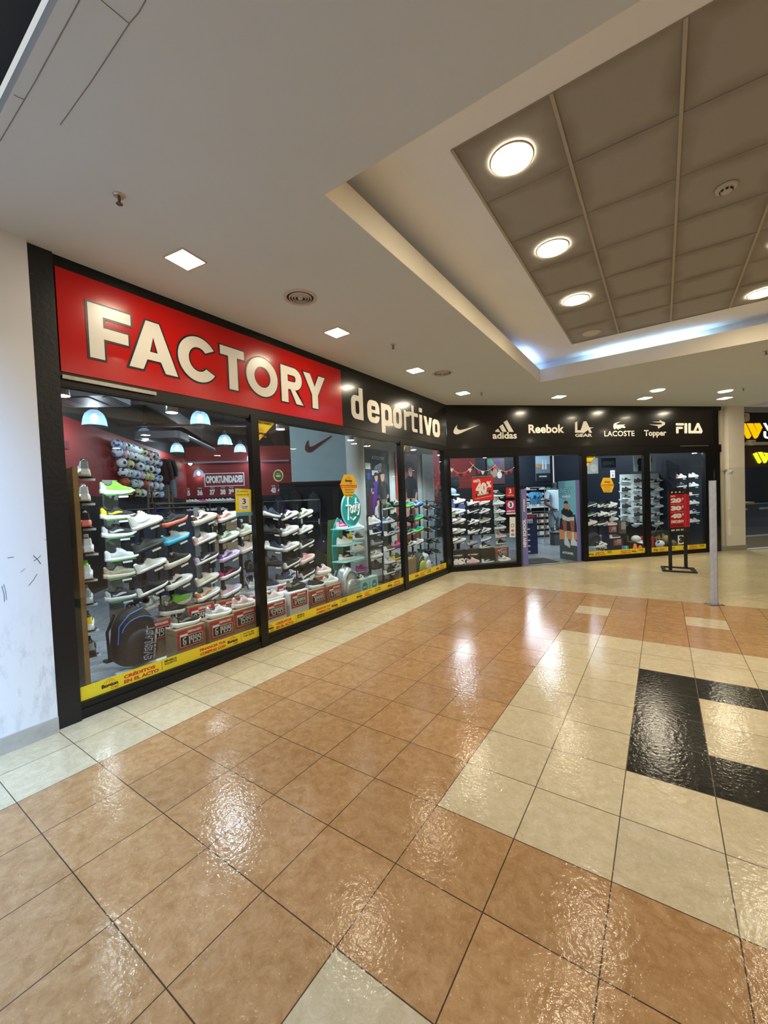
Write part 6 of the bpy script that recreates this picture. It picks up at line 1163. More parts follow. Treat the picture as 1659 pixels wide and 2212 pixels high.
mt = thing('doormat', 'dark grey doormat just inside the entrance', 'doormat', FB @ T(2.25, .0, -.55) @ RX(-90)); obj('mat_pile', MB().box(-.62, -.38, 0, .45, .30, .012), mat('mat_grey', (.05, .05, .055), .95, bump=(80, .4)), mt); text(mt, 'Factory', (-.4, -.12, .25, .12), .0125, mat('mat_dark', (.02, .02, .022), .95), .02, .3)
# navy stack of boxes
u_, z = locB(1145, 1112, 1.6); nb = 7
for k in range(nb):
    h = (z-.0)/nb; t = thing('shoe_box', f'navy shoe box, {["lowest", "second from the floor", "third from the floor", "fourth from the floor", "fifth from the floor", "sixth from the floor", "topmost"][k]} of the entrance stack', 'box', BM(u_, h*k, 1.6), 'navy box stack in the entrance'); obj('body', MB().box(-.20, 0, -.33, .20, h-.02, 0), M_NBOX, t); obj('lid', MB().box(-.203, h-.03, -.333, .203, h-.001, .003), M_NBOX, t); obj('end_label', MB().box(-.17, h*.35, .001, -.02, h*.6, .002), flat('lightgrey'), t)
shoe(orient(B0+E1*(u_-.02)+NI*1.75+Vector((0, 0, z)), 'B', 180, 0), 'runner', K, W, C_, K, 'black runner with white sole on top of the navy box stack', None)
t = thing('price_card', 'red and navy price card on top of the navy box stack', 'sign', BM(u_, z-.26, 1.59)); obj('card', MB().box(-.19, 0, .002, .12, .24, .008), M_NBOX, t); obj('red_header', MB().box(-.19, .19, .0085, .12, .24, .0095), M_CARD, t); obj('price_digits', digits_mesh('59999', (-.17, .04, .06, .15), n=.009), M_DIG, t)
# gondola with pigeonholes of shoe boxes
g0 = BD-2.2; (a0, _1), (a1, _2) = locB(1140, 1100, g0), locB(1215, 1100, g0)
gd = thing('shelf_unit', 'white metal shelving full of shoe boxes in the aisle', 'shelf unit', FB @ T(0, 0, -g0)); zt = 1.08
obj('top_rail', MB().box(a0-.3, zt, -.4, a1+.4, zt+.03, .02), flat('white'), gd)
for x in (a0+.1, (a0+a1)/2+.15, a1+.35): obj('upright', MB().box(x-.02, 0, .0, x+.02, zt, .03), flat('lightgrey'), gd)
for z in (.08, .30, .52, .74, .94): obj('shelf', MB().box(a0-.3, z-.012, -.4, a1+.4, z, .01), M_STEELP, gd)
rnd = random.Random(5); k_ = 0; cwrd = ['kraft', 'grey', 'white', 'black']; cm = [M_KRAFT, flat('grey', .6), M_WBOX, M_BBOX]
for ri, z in enumerate((.08, .30, .52, .74)):
    for ci in range(9):
        x = a0-.15+ci*.235; q = rnd.choice((0, 0, 1, 2)); t = thing('shoe_box', f'small shoe box, shelf {["one", "two", "three", "four"][ri]}, in the white aisle shelving', 'box', FB @ T(x, z, -g0), f'boxes on aisle shelf {["one", "two", "three", "four"][ri]}')
        obj('body', MB().box(-.10, 0, -.30, .10, .135, -.02), cm[q], t); obj('end_label', MB().box(-.02, .02, -.02, .07, .10, -.017), M_TAGW, t)
u_ = a0
for ci in range(6):
    x = a0-.05+ci*.30; t = thing('price_card', f'white price card, {["first", "second", "third", "fourth", "fifth", "sixth"][ci]} along the top of the aisle shelving', 'sign', FB @ T(x, zt+.03, -g0)); obj('card', MB().box(-.13, 0, .0, .13, .19, .006), M_DIG if ci < 3 else M_CARD, t); obj('price_digits', digits_mesh('33999'[ci % 3:ci % 3+3], (-.10, .03, .10, .15), n=.007), M_INK if ci < 3 else M_DIG, t)
    if ci > 0: shoe(orient(B0+E1*x+NI*(g0+.2)+Vector((0, 0, zt+.03)), 'B', 180, 0), 'low', LG if ci % 2 else W, W, W, W, f'pale shoe behind the {["", "second", "third", "fourth", "fifth", "sixth"][ci]} price card on the aisle shelving', None, True)
# hanging football shirts
for i, (x, l, c) in enumerate(((1152, 'sky blue football shirt hanging in the aisle with a dark print', (.10, .42, .75)), (1160, 'darker sky blue shirt behind the printed one', (.06, .28, .50)))):
    u_, z = locB(x, 1062, 3.6+.15*i); m = mat('shirt_%d' % i, c, .8); t = thing('football_shirt', l, 'clothing', BM(u_, z-.40, 3.6+.15*i) @ Matrix.Scale(.62, 4)); obj('torso', MB().prism([[(-.17, 0), (.17, 0), (.18, .40), (.26, .34), (.31, .42), (.20, .60), (.08, .63), (-.08, .63), (-.20, .60), (-.31, .42), (-.26, .34), (-.18, .40)]], -.04, .04), m, t)
    obj('print', MB().box(-.02, .28, .041, .13, .45, .043), M_NBOX, t); obj('hanger', MB().tube([(-.12, .62, 0), (0, .72, 0), (.12, .62, 0)], .006, 5), M_RACK, t)
t = thing('garment_rail', 'thin steel rail carrying the sky blue shirts', 'rail', FB @ T(0, 0, -3.7)); uu, zz = locB(1155, 1053, 3.7); obj('rail', MB().tube([(uu-.3, zz, 0), (uu+.35, zz, 0)], .012, 6), mat('steel', (.5, .5, .5), .3, .9), t); [obj('post', MB().tube([(uu+s, 0, -.1), (uu+s, zz, 0)], .012, 6), mat('steel', (.5, .5, .5), .3, .9), t) for s in (-.3, .35)]
# clothed dark grey body standing in for a figure of unknown kind
def skin_body(name, verts, edges, radii, m, parent, sub=2):
    verts = [(x*1.1, y*1.1, z*.55/.92 if z < .92 else .55+(z-.92)*1.28) for x, y, z in verts]
    me = bpy.data.meshes.new(name); me.from_pydata(verts, edges, []); me.materials.append(m); o = bpy.data.objects.new(name, me); COL.objects.link(o); o.parent = parent
    md = o.modifiers.new('skin', 'SKIN'); md.use_smooth_shade = True
    for v, r_ in zip(me.skin_vertices[0].data, radii): v.radius = r_ if isinstance(r_, tuple) else (r_, r_)
    me.skin_vertices[0].data[0].use_root = True; s_ = o.modifiers.new('sub', 'SUBSURF'); s_.levels = s_.render_levels = sub; return o
u_, _z = locB(1199, 1100, 3.0)
mq = thing('mannequin', 'dark grey mannequin in a pale blue polo and grey trousers behind the boy poster', 'mannequin', BM(u_, .43, 3.0) @ RX(-90))
V = [(0, 0, .95), (0, 0, 1.15), (0, .0, 1.38), (0, 0, 1.52), (0, -.01, 1.66), (-.20, 0, 1.42), (-.29, .02, 1.16), (-.16, -.18, 1.02), (.20, 0, 1.42), (.29, .02, 1.16), (.24, -.12, .95), (-.10, 0, .86), (-.11, 0, .48), (-.12, .02, .08), (-.12, -.12, .03), (.10, 0, .86), (.11, 0, .48), (.12, .02, .08), (.12, -.12, .03), (-.08, -.25, 1.0), (.22, -.18, .86)]
E_ = [(0, 1), (1, 2), (2, 3), (3, 4), (2, 5), (5, 6), (6, 7), (2, 8), (8, 9), (9, 10), (0, 11), (11, 12), (12, 13), (13, 14), (0, 15), (15, 16), (16, 17), (17, 18), (7, 19), (10, 20)]
RR_ = [.13, .12, (.15, .10), .055, .085, .06, .045, .032, .06, .045, .032, .09, .06, .04, .035, .09, .06, .04, .035, .03, .03]
skin_body('body', V, E_, RR_, mat('mannequin_grey', (.05, .055, .06), .5), mq)
skin_body('polo_shirt', [(0, 0, .90), (0, 0, 1.15), (0, 0, 1.40), (0, 0, 1.47), (-.20, 0, 1.43), (-.27, .015, 1.24), (.20, 0, 1.43), (.27, .015, 1.24)], [(0, 1), (1, 2), (2, 3), (2, 4), (4, 5), (2, 6), (6, 7)], [.175, .16, (.18, .13), .075, .085, .075, .085, .075], mat('polo_blue', (.50, .64, .74), .8), mq)
skin_body('trousers', [(0, 0, .93), (-.10, 0, .84), (-.11, 0, .48), (-.12, .01, .14), (.10, 0, .84), (.11, 0, .48), (.12, .01, .14)], [(0, 1), (1, 2), (2, 3), (0, 4), (4, 5), (5, 6)], [.15, .12, .10, .085, .12, .10, .085], mat('trouser_grey', (.16, .19, .23), .85), mq)
t = thing('display_plinth', 'grey plinth block under the mannequin', 'plinth', BM(u_, 0, 3.0)); obj('block', MB().box(-.12, 0, -.12, .12, .40, .12), flat('charcoal'), t); obj('top', MB().box(-.2, .40, -.2, .2, .43, .2), flat('grey'), t)

# ================================================================== 45 degree windows: goods on the floor
t = thing('display_plinth', 'low plinth under the goods of the window left of the entrance', 'plinth', FB.copy()); obj('deck', MB().box(.06, 0, -.9, 1.54, .12, -.06), flat('charcoal'), t); obj('kick', MB().box(.06, 0, -.058, 1.54, .04, -.05), M_INK, t); t['label'] = 'low plinth under the goods of the window with the discount card'
def at_base(x, y, d): return locB(x, y, d)
for (x, m, l, lg, kk) in ((987.5, M_BBOX, 'black shoe box behind a white shoe nearest the corner post', ('47 STREET', .14, M_DIG), ('low', W, W, W, W, 988.6, 'white shoe standing before the black box nearest the corner post')), (1021.5, M_BBOX, 'black lettered shoe box behind the mauve trainer', ('47 STREET', .14, M_DIG), ('chunky', 'pink', 'pink', 'lilac', 'pink', 1022, 'mauve pink trainer standing before a black box')), (1053.5, M_BBOX, 'tall black shoe box behind a black and white sneaker', None, ('low', K, W, W, K, 1054, 'black and white sneaker standing before the tall black box')), (1085, M_KRAFT, 'brown shoe box with price card by the entrance jamb', None, ('runner', W, W, LG, W, 1090, 'white runner standing before the brown box by the jamb'))):
    u_, _q = locB(x, 1195, .26); t = box_thing(BM(u_, .12, .26), .31, .30, .2, m, l, '53499' if m is M_KRAFT else None, lg); p = atB(kk[5], 1204, .15); p.z = .122
    shoe(orient(p, 'B', 0, 2), kk[0], kk[1], kk[2], kk[3], kk[4], kk[6], None)
rest(1049, 1178, .36, 'low', K, W, W, K, 'black and white sneaker on the tall black box', F='B', z=.42+.0, tilt=3)
a_, z = locB(976, 1062, 1.0); cd = thing('cap', 'pale blue cap on a dark head form by the corner post', 'cap', BM(a_, z, 1.0)); obj('crown', MB().sphere(.11, (0, 0, 0), sc=(1, .8, 1)), mat('cap_blue', (.45, .58, .72), .8), cd); obj('brim', MB().lathe([(.0001, 0), (.16, -.02)], 18, 0, T(.04, -.05, .06) @ RX(-80) @ Matrix.Diagonal((.8, 1, 1, 1))), mat('cap_blue', (.45, .58, .72), .8), cd)
jr = thing('football_shirt', 'blue and white shirt with a yellow tag on a bust by the corner post', 'clothing', BM(a_+.04, z-.78, 1.02)); obj('torso', MB().prism([[(-.16, 0), (.16, 0), (.17, .38), (.24, .34), (.28, .42), (.18, .56), (.07, .60), (-.07, .60), (-.18, .56), (-.28, .42), (-.24, .34), (-.17, .38)]], -.08, .06), mat('shirt_blue', (.10, .16, .42), .8), jr); obj('chest_panel', MB().box(-.15, .20, .061, .12, .34, .064), M_WHT, jr); obj('swing_tag', MB().box(-.12, .18, .066, .06, .30, .068), mat('tag_olive', (.50, .52, .10), .5), jr)
bs = thing('bust_stand', 'dark bust stand carrying the blue shirt and cap', 'stand', BM(a_, 0, 1.02)); obj('pole', MB().tube([(0, 0, 0), (0, z-.10, 0)], .02, 8), M_RACK, bs); obj('head_form', MB().sphere(.085, (0, z-.05, .0), sc=(.9, 1.2, .9)), M_RACK, bs); obj('foot', MB().lathe([(.0001, .01), (.14, .01), (.14, 0)], 20, 0, RX(-90)), M_RACK, bs)
(a0, b0), (a1, b1) = locB(1053, 1046, BD-.05), locB(1089, 990, BD-.05); t = thing('poster', 'maroon basketball poster high behind the bunting', 'poster', FB @ T(0, 0, -BD+.04)); obj('sheet', MB().box(a0, b0, .0, a1, b1, .01), PM('maroonp', (.14, .06, .07)), t); w = a1-a0; h = b1-b0
for (x, y, r_, m) in ((.2, .85, .16, PM('greenp', (.05, .3, .2))), (.62, .88, .14, PM('violet', (.08, .03, .22))), (.4, .45, .2, SK), (.7, .35, .14, M_WHT)): obj('print', MB().prism([ellipse(a0+w*x, b0+h*y, w*r_, w*r_*1.3)], .011, .012), m, t)
u_, z = locB(983, 1052, 4.0); bp = backpack(BM(u_, z-.05, 4.0), .3, .42, .16, flat('charcoal', .8), flat('charcoal', .8), 'grey backpack hanging high against the red wall behind the bunting')
# window beside the entrance
t = thing('display_plinth', 'low plinth under the goods of the window with the yellow hexagon', 'plinth', FB.copy()); obj('deck', MB().box(3.34, 0, -.9, 6.5, .10, -.06), flat('charcoal'), t); obj('kick', MB().box(3.34, 0, -.058, 6.5, .04, -.05), M_INK, t)
u_, z0 = locB(1324, 1160, .55); box_thing(BM(u_, .44, .55), .30, .29, .2, M_NBOX, 'navy price box, upper of the two beside the white cap', '53499', cw=.22, ch=.15); u2, _q = locB(1333, 1183, .40); box_thing(BM(u2, .10, .38), .33, .33, .25, M_NBOX, 'navy price box, lower of the two beside the white cap', '53499', cw=.24, ch=.16)
t = thing('shoe_box', 'plain navy box carrying the upper navy price box', 'box', BM(u_, .10, .56)); obj('body', MB().box(-.15, 0, -.2, .15, .28, 0), M_NBOX, t); obj('lid', MB().box(-.153, .28, -.203, .153, .335, .003), M_NBOX, t)
rest(1322, 1139, .62, 'runner', 'pink', W, 'palepink', W, 'dusty pink runner on the upper navy price box', F='B', z=.73, tilt=2); rest(1325, 1129, .78, 'runner', W, W, OW, W, 'white runner just behind the dusty pink one', F='B', z=.83, tilt=8); rest(1329, 1160, .45, 'low', C_, W, C_, K, 'dark low shoe on the lower navy price box', F='B', z=.435, tilt=2)
u3, _q = locB(1297, 1180, .3); box_thing(BM(u3, .10, .30), .34, .17, .22, M_WBOX, 'white shoe box low beside the navy price boxes', logo=('TRAK', .2, M_INK)); rest(1300, 1170, .4, 'low', W, W, K, W, 'white and black shoe on the low white box', F='B', z=.275, tilt=2); rest(1311, 1183, .2, 'low', K, W, C_, K, 'black shoe with white sole on the plinth by the low white box', F='B', z=.105, tilt=2)
u_, _q = locB(1285, 1170, .5); bp = backpack(BM(u_, .10, .55), .40, .50, .22, mat('bag_navy2', (.02, .026, .045), .8), mat('bag_navy2', (.02, .026, .045), .8), 'navy backpack with a small white logo beside the entrance jamb'); obj('logo', MB().prism([[(-.03, 0), (.03, 0), (.016, .03), (.004, .06), (-.01, .03)]], .0, .003, 0, T(.08, .22, .178)), M_WHT, bp)
u_, z = locB(1374, 1168, .45); t = thing('cap', 'white baseball cap displayed above the orange cones', 'cap', BM(u_, z, .45)); M_CW = mat('cap_white', (.76, .78, .74), .8); obj('crown', MB().sphere(.11, (0, .04, 0), sc=(1, .85, 1)), M_CW, t); obj('brim', MB().lathe([(.0001, .012), (.15, 0)], 20, 0, T(.06, -.02, .06) @ RX(-75) @ Matrix.Diagonal((.8, 1, 1, 1))), M_CW, t)
t = thing('display_block', 'dark block carrying the white cap', 'stand', BM(u_, .10, .5)); obj('block', MB().box(-.14, 0, -.12, .14, z-.14, .10), M_RACK, t); obj('top', MB().box(-.15, z-.14, -.13, .15, z-.125, .11), flat('charcoal'), t)
for (x, h, l) in ((1372, .20, 'larger orange training cone in front of the white cap'), (1383, .15, 'smaller orange training cone beside the larger one')):
    u_, _q = locB(x, 1185, .2); t = thing('training_cone', l, 'cone', BM(u_, .10, .2)); M_CO = mat('cone_orange', (.90, .16, .02), .5); obj('cone', MB().lathe([(.07, .01), (.025, h), (.0001, h)], 20, 0, RX(-90)), M_CO, t); obj('base', MB().box(-.08, 0, -.08, .08, .012, .08), M_CO, t)
for (x, y, s, l) in ((1345, 1152, .32, 'camouflage grey gift bag, upper'), (1350, 1182, .30, 'camouflage grey gift bag standing low beside the cones')):
    u_, z = locB(x, y, .62); z = max(z, .10); t = thing('gift_bag', l, 'bag', BM(u_, z, .62)); obj('body', MB().box(-.10, 0, -.1, .10, s, 0), mat('camo_grey', (.12, .13, .11), .7, vary=(16, .8)), t); obj('print', MB().box(-.04, s*.3, .001, .09, s*.9, .003), mat('camo_pale', (.4, .42, .42), .6, vary=(18, .5)), t)
t = thing('display_block', 'dark riser carrying the upper camouflage gift bag', 'stand', BM(locB(1345, 1152, .62)[0], .10, .62)); obj('block', MB().box(-.12, 0, -.12, .12, max(.02, locB(1345, 1152, .62)[1]-.11), .02), M_RACK, t); obj('top', MB().box(-.12, max(.02, locB(1345, 1152, .62)[1]-.11), -.12, .12, max(.03, locB(1345, 1152, .62)[1]-.102), .02), flat('charcoal'), t)
t = thing('gift_box', 'small light blue box low in front of the camouflage bag', 'box', BM(locB(1353, 1180, .3)[0], .10, .3)); obj('body', MB().box(-.06, 0, -.08, .06, .14, 0), flat('skyblue'), t); obj('ribbon', MB().box(-.012, 0, .001, .012, .14, .003), M_WHT, t)
def card_(fn, F, d, x0, y0, x1, y1, m, label, name='wall_sign'):
    (a, e), (c, b) = fn(x0, y0, d), fn(x1, y1, d); t = thing(name, label, 'sign', F @ T(0, 0, -d)); obj('board', MB().box(a, b, 0, c, e, .01), m, t); return t, a, b, c-a, e-b
t, a, b, w, h = card_(locB, FB, 2.2, 1318, 1016, 1328, 1032, M_DIG, 'small white sign with a dark arrow pointing down'); obj('arrow', MB().prism([[(a+w*.4, b+h*.5), (a+w*.4, b+h*.3), (a+w*.25, b+h*.3), (a+w*.5, b+h*.1), (a+w*.75, b+h*.3), (a+w*.6, b+h*.3), (a+w*.6, b+h*.5)]], .0105, .012), M_CARD, t); text(t, 'CAJA', (a+w*.2, b+h*.62, a+w*.8, b+h*.8), .011, M_INK, .03)
t, a, b, w, h = card_(locB, FB, 2.4, 1268, 989, 1292, 1023, PM('paisley', (.22, .21, .19)), 'grey patterned panel with a woven oval motif behind the corner sticker', 'wall_panel'); t['category'] = 'panel'
for k in range(3): obj('print', MB().prism([ellipse(a+w*.6, b+h*.35, w*(.30-.09*k), h*(.22-.06*k)), ellipse(a+w*.6, b+h*.35, w*(.27-.09*k), h*(.195-.06*k))], .0105, .012), PM('paleline', (.42, .41, .38)), t)
t, a, b, w, h = card_(locB, FB, 3.0, 1298, 990, 1330, 1010, PM('slate', (.015, .018, .03)), 'dark hexagonal relief logo high on the back wall', 'wall_sign'); text(t, 'ADDNICE', (a+w*.1, b+h*.3, a+w*.9, b+h*.7), .012, mat('relief_grey', (.10, .10, .11), .4), .05)
for (x0, x1, l) in ((1368, 1389, 'pale vertical poster with a dark-haired figure above the white wall unit'), (1404, 1417, 'narrow pale poster beside the mullion of the last window')):
    t, a, b, w, h = card_(locB, FB, 2.15, x0, 985, x1, 1018, PM('icewhite', (.55, .70, .74)), l, 'poster'); t['category'] = 'poster'
    if x0 == 1368: obj('print', MB().prism([ellipse(a+w*.65, b+h*.60, w*.28, h*.26)], .0105, .012), HR, t); obj('print', MB().box(a+w*.45, b, .0105, a+w*.95, b+h*.35, .012), HR, t)
    else: text(t, 'Jaguar', (a+w*.35, b+h*.6, a+w*.35+h*.3, b+h*.6+w*.3), .012, M_INK, .03, rot=90)
# last window
u_, z = locB(1426, 1182, .35); t = thing('volleyball', 'white and navy ball low in the last window', 'ball', BM(u_, .215, .35)); obj('ball_body', MB().sphere(.105, nu=24, nv=16), ball_mat('volley', (.75, .8, .85), (.03, .05, .12)), t); obj('valve', MB().sphere(.006, (0, 0, .104)), M_INK, t)
u_, z = locB(1420, 1170, .65); t = thing('sports_bag', 'black sports bag with gold slanted lettering behind the ball', 'bag', BM(u_, .10, .62)); obj('body', MB().prism([rrect(-.18, 0, .26, .42, .06)], -.12, .06), flat('black', .7), t); text(t, 'FILA', (-.12, .16, .20, .28), .062, mat('gold_ink', (.35, .26, .12), .4), .06, rot=22); obj('strap', MB().tube([(-.1, .40, 0), (0, .56, 0), (.18, .40, 0)], .012, 6), flat('charcoal'), t)
u_, z = locB(1440, 1168, .45); t = thing('beanie', 'mustard beanie on a dark form in the last window', 'cap', BM(u_, z, .45)); obj('crown', MB().sphere(.10, (0, .03, 0), sc=(1, 1.1, 1)), mat('mustard', (.32, .24, .09), .9, bump=(60, .5)), t); obj('cuff', MB().lathe([(.102, -.02), (.108, 0), (.102, .03)], 20, 0, RX(-90)), mat('mustard2', (.24, .18, .07), .9), t)
t = thing('display_block', 'dark block carrying the mustard beanie', 'stand', BM(u_, .10, .5)); obj('block', MB().box(-.12, 0, -.1, .12, z-.18, .10), M_RACK, t); obj('top', MB().box(-.13, z-.18, -.11, .13, z-.165, .11), flat('charcoal'), t)
for (x, l) in ((1452, 'olive camouflage cap beside the beanie'),):
    u_, _q = locB(x, 1172, .4); t = thing('cap', l, 'cap', BM(u_, .20, .4)); obj('crown', MB().sphere(.10), mat('camo_olive', (.16, .13, .07), .9, vary=(20, .7)), t); obj('brim', MB().lathe([(.0001, .01), (.14, 0)], 18, 0, T(.05, -.03, .06) @ RX(-75)), MATS['camo_olive'], t)
box_thing(BM(locB(1404, 1170, .5)[0], .10, .5), .24, .30, .2, flat('red'), 'red shoe box against the mullion of the last window')
t, a, b, c_, d_ = stick(FB, locB, 'payment_sticker', 'white sticker with a bold black 3 low behind the stand', [(1466, 1157), (1481, 1157), (1481.5, 1175), (1466.5, 1175.5)], M_DIG); w = c_-a; h = d_-b; text(t, '3', (a+w*.15, b+h*.12, a+w*.85, b+h*.92), -.022, M_INK, .09)

# ================================================================== mall furniture
# discount stand
p0 = atz(1447, 1236, 0); p1 = atz(1486, 1234, 0); 
c0 = atz(1424, 1230, 0); c1 = atz(1466, 1226.5, 0); c2 = atz(1508, 1233.5, 0); c3 = atz(1466, 1238.5, 0)
ux = (c3-c0).normalized(); lx = (c3-c0).length; cc = (c0+c2)/2; FS = frame(Vector((cc.x, cc.y, 0)), (c2-c0).normalized() if False else E1, UP, -NI)
sd = thing('sign_stand', 'black steel floor stand with a curved red discount poster', 'sign stand', FS); M_ST = mat('stand_black', (.012, .012, .013), .45)
hw_ = (locB(1485, 1200)[0]-locB(1446, 1200)[0])/2*.80; dep = (cc-CAM).dot(_fw); hw_ = 39/2*dep/FPX/.98
bwid = 84/2*dep/FPX/1.35
bs_ = MB().prism([[(0, -.40), (bwid*1.30, 0), (0, .40), (-bwid*1.30, 0)], [(0, -.33), (bwid*1.30-.09, 0), (0, .33), (-bwid*1.30+.09, 0)]], 0, .028, 0, RX(-90)); obj('base', bs_, M_ST, sd)
zt = CAM.z+(1063.5-1066)*dep/FPX; zb = CAM.z-(1150-1063.5)*dep/FPX; zr0 = CAM.z-(1148.5-1063.5)*dep/FPX; zr1 = CAM.z-(1078-1063.5)*dep/FPX
pw_ = 49/2*dep/FPX; off = .02
for s in (-1, 1): obj('post', MB().box(s*hw_-.022, .02, -.02, s*hw_+.022, zt-.02, .02), M_ST, sd)
def curve_panel(v0, v1, m, name, n=.03): 
    rows = [[(off-pw_+2*pw_*f, v, n+(.05*math.sin(math.pi*(f-.72)/.28) if f > .72 else 0)) for f in [k/12 for k in range(13)]] for v in (v0, v1)]
    mb = MB().grid(rows, 0); mb.grid([[(x, y, z-.008) for x, y, z in r_] for r_ in rows[::-1]], 0); return obj(name, mb, m, sd)
curve_panel(zb-.09, zt, M_ST, 'backing'); curve_panel(zr0, zr1, mat('poster_red', (.55, .02, .035), .22, coat=.4), 'poster', .034)
hh = zr1-zr0; X0 = off-pw_*.92; n_ = .038
for i, s_ in enumerate(('20', '30', '40')):
    y = zr0+hh*(.745-.235*i); text(sd, s_, (X0, y, X0+pw_*1.10, y+hh*.145), n_, M_WHT, .08); text(sd, '%', (X0+pw_*1.14, y+hh*.07, X0+pw_*1.44, y+hh*.145), n_, M_WHT, .04)
    if i < 2: obj('rule', MB().box(X0, y-hh*.045, n_, X0+pw_*1.45, y-hh*.04, n_+.001), M_WHT, sd)
text(sd, 'HASTA', (X0, zr0+hh*.93, X0+pw_*.5, zr0+hh*.97), n_, M_WHT, .05); text(sd, 'DESCUENTO', (X0, zr0+hh*.135, X0+pw_*1.45, zr0+hh*.22), n_, M_WHT, .05); text(sd, 'CUOTAS SIN INTERÉS', (X0, zr0+hh*.04, X0+pw_*1.45, zr0+hh*.09), n_, M_INK, .05)
for k in range(4): obj('logo', MB().prism([[(X0+pw_*(.05+.4*k), zr1+.03), (X0+pw_*(.25+.4*k), zr1+.03), (X0+pw_*(.18+.4*k), zr1+.065), (X0+pw_*(.10+.4*k), zr1+.05)]], .0322, .034), M_WHT, sd)
for k in range(3): text(sd, 'BANCO', (X0+pw_*.02+.5*pw_*k, zb-.055, X0+pw_*.40+.5*pw_*k, zb-.02), n_-.004, M_WHT, .05)
# aluminium post of a glass balustrade with its base plate
pb = atz(1543, 1306, 0); dpb = (pb-CAM).dot(_fw); ztp = CAM.z+(1060.8-1049)*dpb/FPX
rp_ = thing('balustrade_post', 'scuffed aluminium post bolted to the floor beside the terracotta border', 'post', Matrix.Translation((pb.x, pb.y, 0)) @ RZ(30)); M_ALU = mat('aluminium_scuffed', (.58, .65, .80), .45, .25, vary=(18, .25), bump=(50, .1))
sx = 12.5/2*dpb/FPX; obj('shaft', MB().cbox(-sx, -.02, .008, sx, .02, ztp, .005), M_ALU, rp_); obj('base_plate', MB().box(-sx-.05, -.07, 0, sx+.05, .07, .008), mat('base_steel', (.25, .24, .24), .4, .8), rp_); [obj('bolt', MB().lathe([(.009, .008), (.009, .016), (.0001, .017)], 6, 0, T(s*(sx+.03), q*.045, 0)), mat('base_steel', (.25, .24, .24), .4, .8), rp_) for s in (-1, 1) for q in (-1, 1)]
obj('shaft_groove', MB().box(sx-.010, -.0212, .01, sx-.006, -.0198, ztp-.01), mat('groove', (.12, .12, .13), .5), rp_)
gp = thing('glass_panel', 'clear balustrade glass beside the aluminium post with white marker strips', 'glass panel', Matrix.Translation((pb.x+.03, pb.y+.1, 0)) @ RZ(48)); zg = ztp+.17
obj('pane', MB().box(0.0, .0, .06, 1.9, .012, zg), glass_mat('balustrade_glass', (.96, .98, .97)), gp)
x_ = (1565-1538)*dpb/FPX*1.35
for (z0_, z1_) in ((1.28, 1.76), (.92, 1.13)): obj('marker_strip', MB().box(x_, -.002, z0_, x_+.045, -.0005, z1_), mat('marker_white', (.70, .72, .70), .5), gp)
obj('clamp', MB().lathe([(.03, -.012), (.03, .0), (.0001, .0)], 16, 0, T(.30, 0, zg-.06) @ RX(90)), M_ALU, gp)
# neighbour shop fascia, lit logos, camera, counter
nf = thing('store_sign', 'black fascia sign with a lit yellow W mark on the neighbouring shop', 'sign', FB.copy()); obj('sign_board', MB().box(7.68, 2.66, -.25, 11.5, 3.43, -.12), mat('fascia_black', (.008, .009, .010), .4), nf)
def c8(l): return [locB(1540+u/12.29, 830+v/12.29, .12) for u, v in l]
M_WY = mat('lit_yellow', (.9, .55, .0), .5, emit=(1.0, .55, .0), estr=.40); M_WW2 = mat('lit_white', (.9, .9, .9), .5, emit=(.8, .93, 1.0), estr=.9)
for L_l in ([(703, 1040), (855, 1040), (1008, 1365), (960, 1440), (920, 1450), (880, 1425)], [(895, 1040), (1050, 1040), (1165, 1265), (1190, 1262), (1085, 1040), (1235, 1035), (1302, 1150), (1180, 1400), (1130, 1448), (1085, 1430)]): obj('logo', MB().prism([c8(L_l)], -.119, -.105), M_WY, nf)
a = c8([(1330, 1030)])[0]; b = c8([(1440, 1235)])[0]; text(nf, 'WESTERN', (a[0], b[1], a[0]+1.9, a[1]), -.115, M_WW2, .05); c = c8([(1340, 1250)])[0]; e = c8([(1440, 1445)])[0]; text(nf, 'UNION', (c[0], e[1], c[0]+1.35, c[1]), -.115, M_WW2, .05)
for (u_, v_, w_, h_, l) in ((740, 895, 130, 95, 'small beige emergency lamp above the yellow mark'), (955, 1560, 85, 60, 'small white security camera under the yellow mark')):
    q = c8([(u_, v_)])[0]; s = .0012*w_*1.0; t = thing('emergency_lamp' if v_ < 1000 else 'security_camera', l, 'lamp' if v_ < 1000 else 'camera', FB @ T(q[0], q[1], -.12)); obj('housing', MB().prism([rrect(-s, -s*.66, s, s*.66, s*.4)], 0, .09), mat('beige_plastic', (.50, .46, .38), .4), t); obj('lens', MB().sphere(s*.35, (0, 0, .09)), mat('lens_amber', (.35, .27, .15), .2), t)
nl = thing('neon_sign', 'glowing yellow W mark inside the dark neighbouring shop', 'sign', FB.copy())
def c9(l): return [locB(1520+u/5.82, 860+v/5.82, .08) for u, v in l]
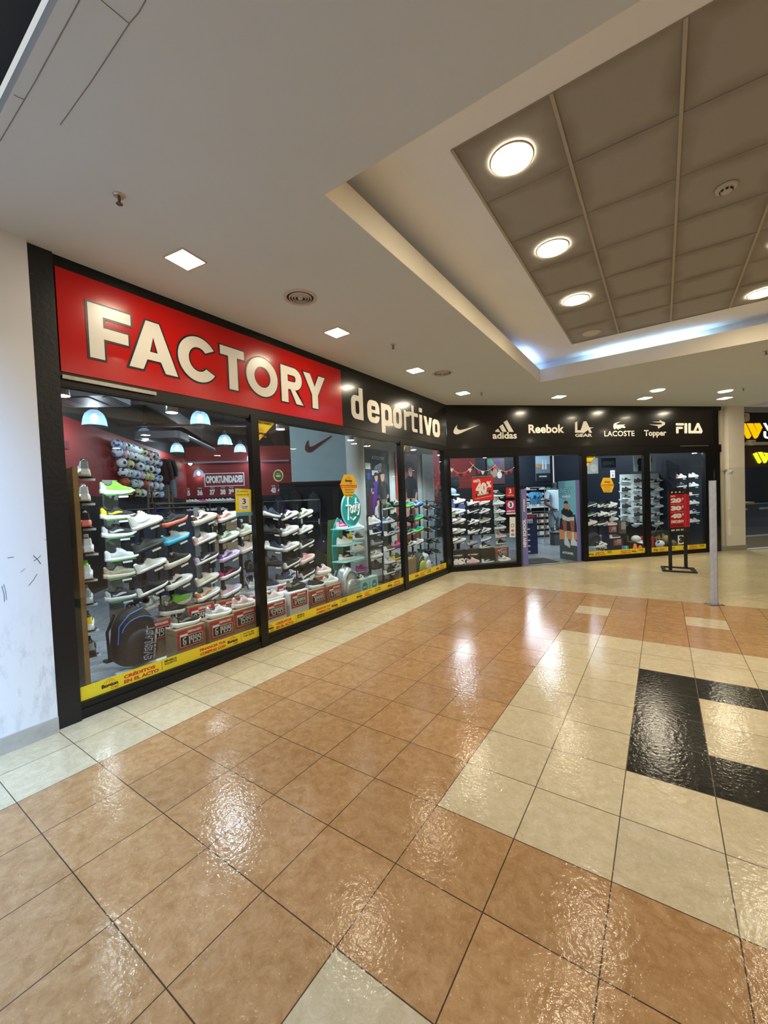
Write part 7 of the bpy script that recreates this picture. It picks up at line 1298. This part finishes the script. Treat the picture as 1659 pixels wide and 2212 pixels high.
for L_l in ([(625, 700), (668, 682), (728, 800), (705, 822), (690, 815)], [(688, 678), (735, 676), (775, 755), (782, 720), (755, 685), (808, 690), (812, 760), (785, 812), (765, 818)]): obj('logo', MB().prism([c9(L_l)], -.095, -.075), mat('neon_yellow', (.6, .7, 0), .5, emit=(.75, .9, .02), estr=.5), nl)
t = thing('lit_sign', 'slanted orange lit strip ending in a white figure behind the column', 'sign', FB.copy()); obj('strip', MB().prism([c9([(300, 842), (493, 838), (462, 918), (300, 918)])], -.095, -.080), mat('lit_orange', (.9, .5, .05), .5, emit=(1, .50, .03), estr=.45), t); q = c9([(330, 908), (362, 852)]); text(t, '3', (q[0][0], q[0][1], q[1][0]+.05, q[1][1]), -.076, M_WW2, .06)
t = thing('service_counter', 'light wooden service counter inside the neighbouring shop', 'counter', FB.copy()); (a0, b0), (a1, b1) = locB(1573, 1092, .8), locB(1630, 1084, .8); obj('worktop', MB().box(7.7, b0, -1.4, a1, b1, -.8), mat('counter_wood', (.42, .27, .14), .4, vary=(8, .2)), t); obj('front', MB().box(7.72, .1, -1.35, 11.4, b0, -.86), mat('counter_front', (.05, .06, .085), .3), t)
for k in range(4): text(t, 'WESTERN UNION', (7.85+k*.75, b0-.16, 8.2+k*.75, b0-.10), -.858, flat('lightgrey'), .05)
t = thing('computer_monitor', 'small dark monitor on the wooden service counter', 'monitor', BM(7.9+.15, b1, .95)); obj('screen', MB().box(-.16, .08, -.02, .16, .30, 0), M_RACK, t); obj('display', MB().box(-.145, .095, .001, .145, .285, .003), mat('screen_teal', (.05, .10, .11), .2), t); obj('stand', MB().box(-.03, 0, -.03, .03, .09, .0), M_RACK, t)
t = thing('service_partition', 'dark glossy partition behind the wooden counter', 'partition', FB @ T(0, 0, -1.5)); obj('panel', MB().box(8.35, .1, -.05, 11.4, 2.2, 0), mat('partition_dark', (.035, .04, .055), .15), t); obj('notice', MB().box(9.25, 1.3, .001, 9.6, 1.62, .003), flat('lightgrey'), t)
lamp('AREA', 'neighbour_ceiling_light', B0+E1*8.6+NI*1.6+Vector((0, 0, 2.5)), 70, COOL, .8)  # added fill lamp without a fixture, brightens the neighbouring shop's inside
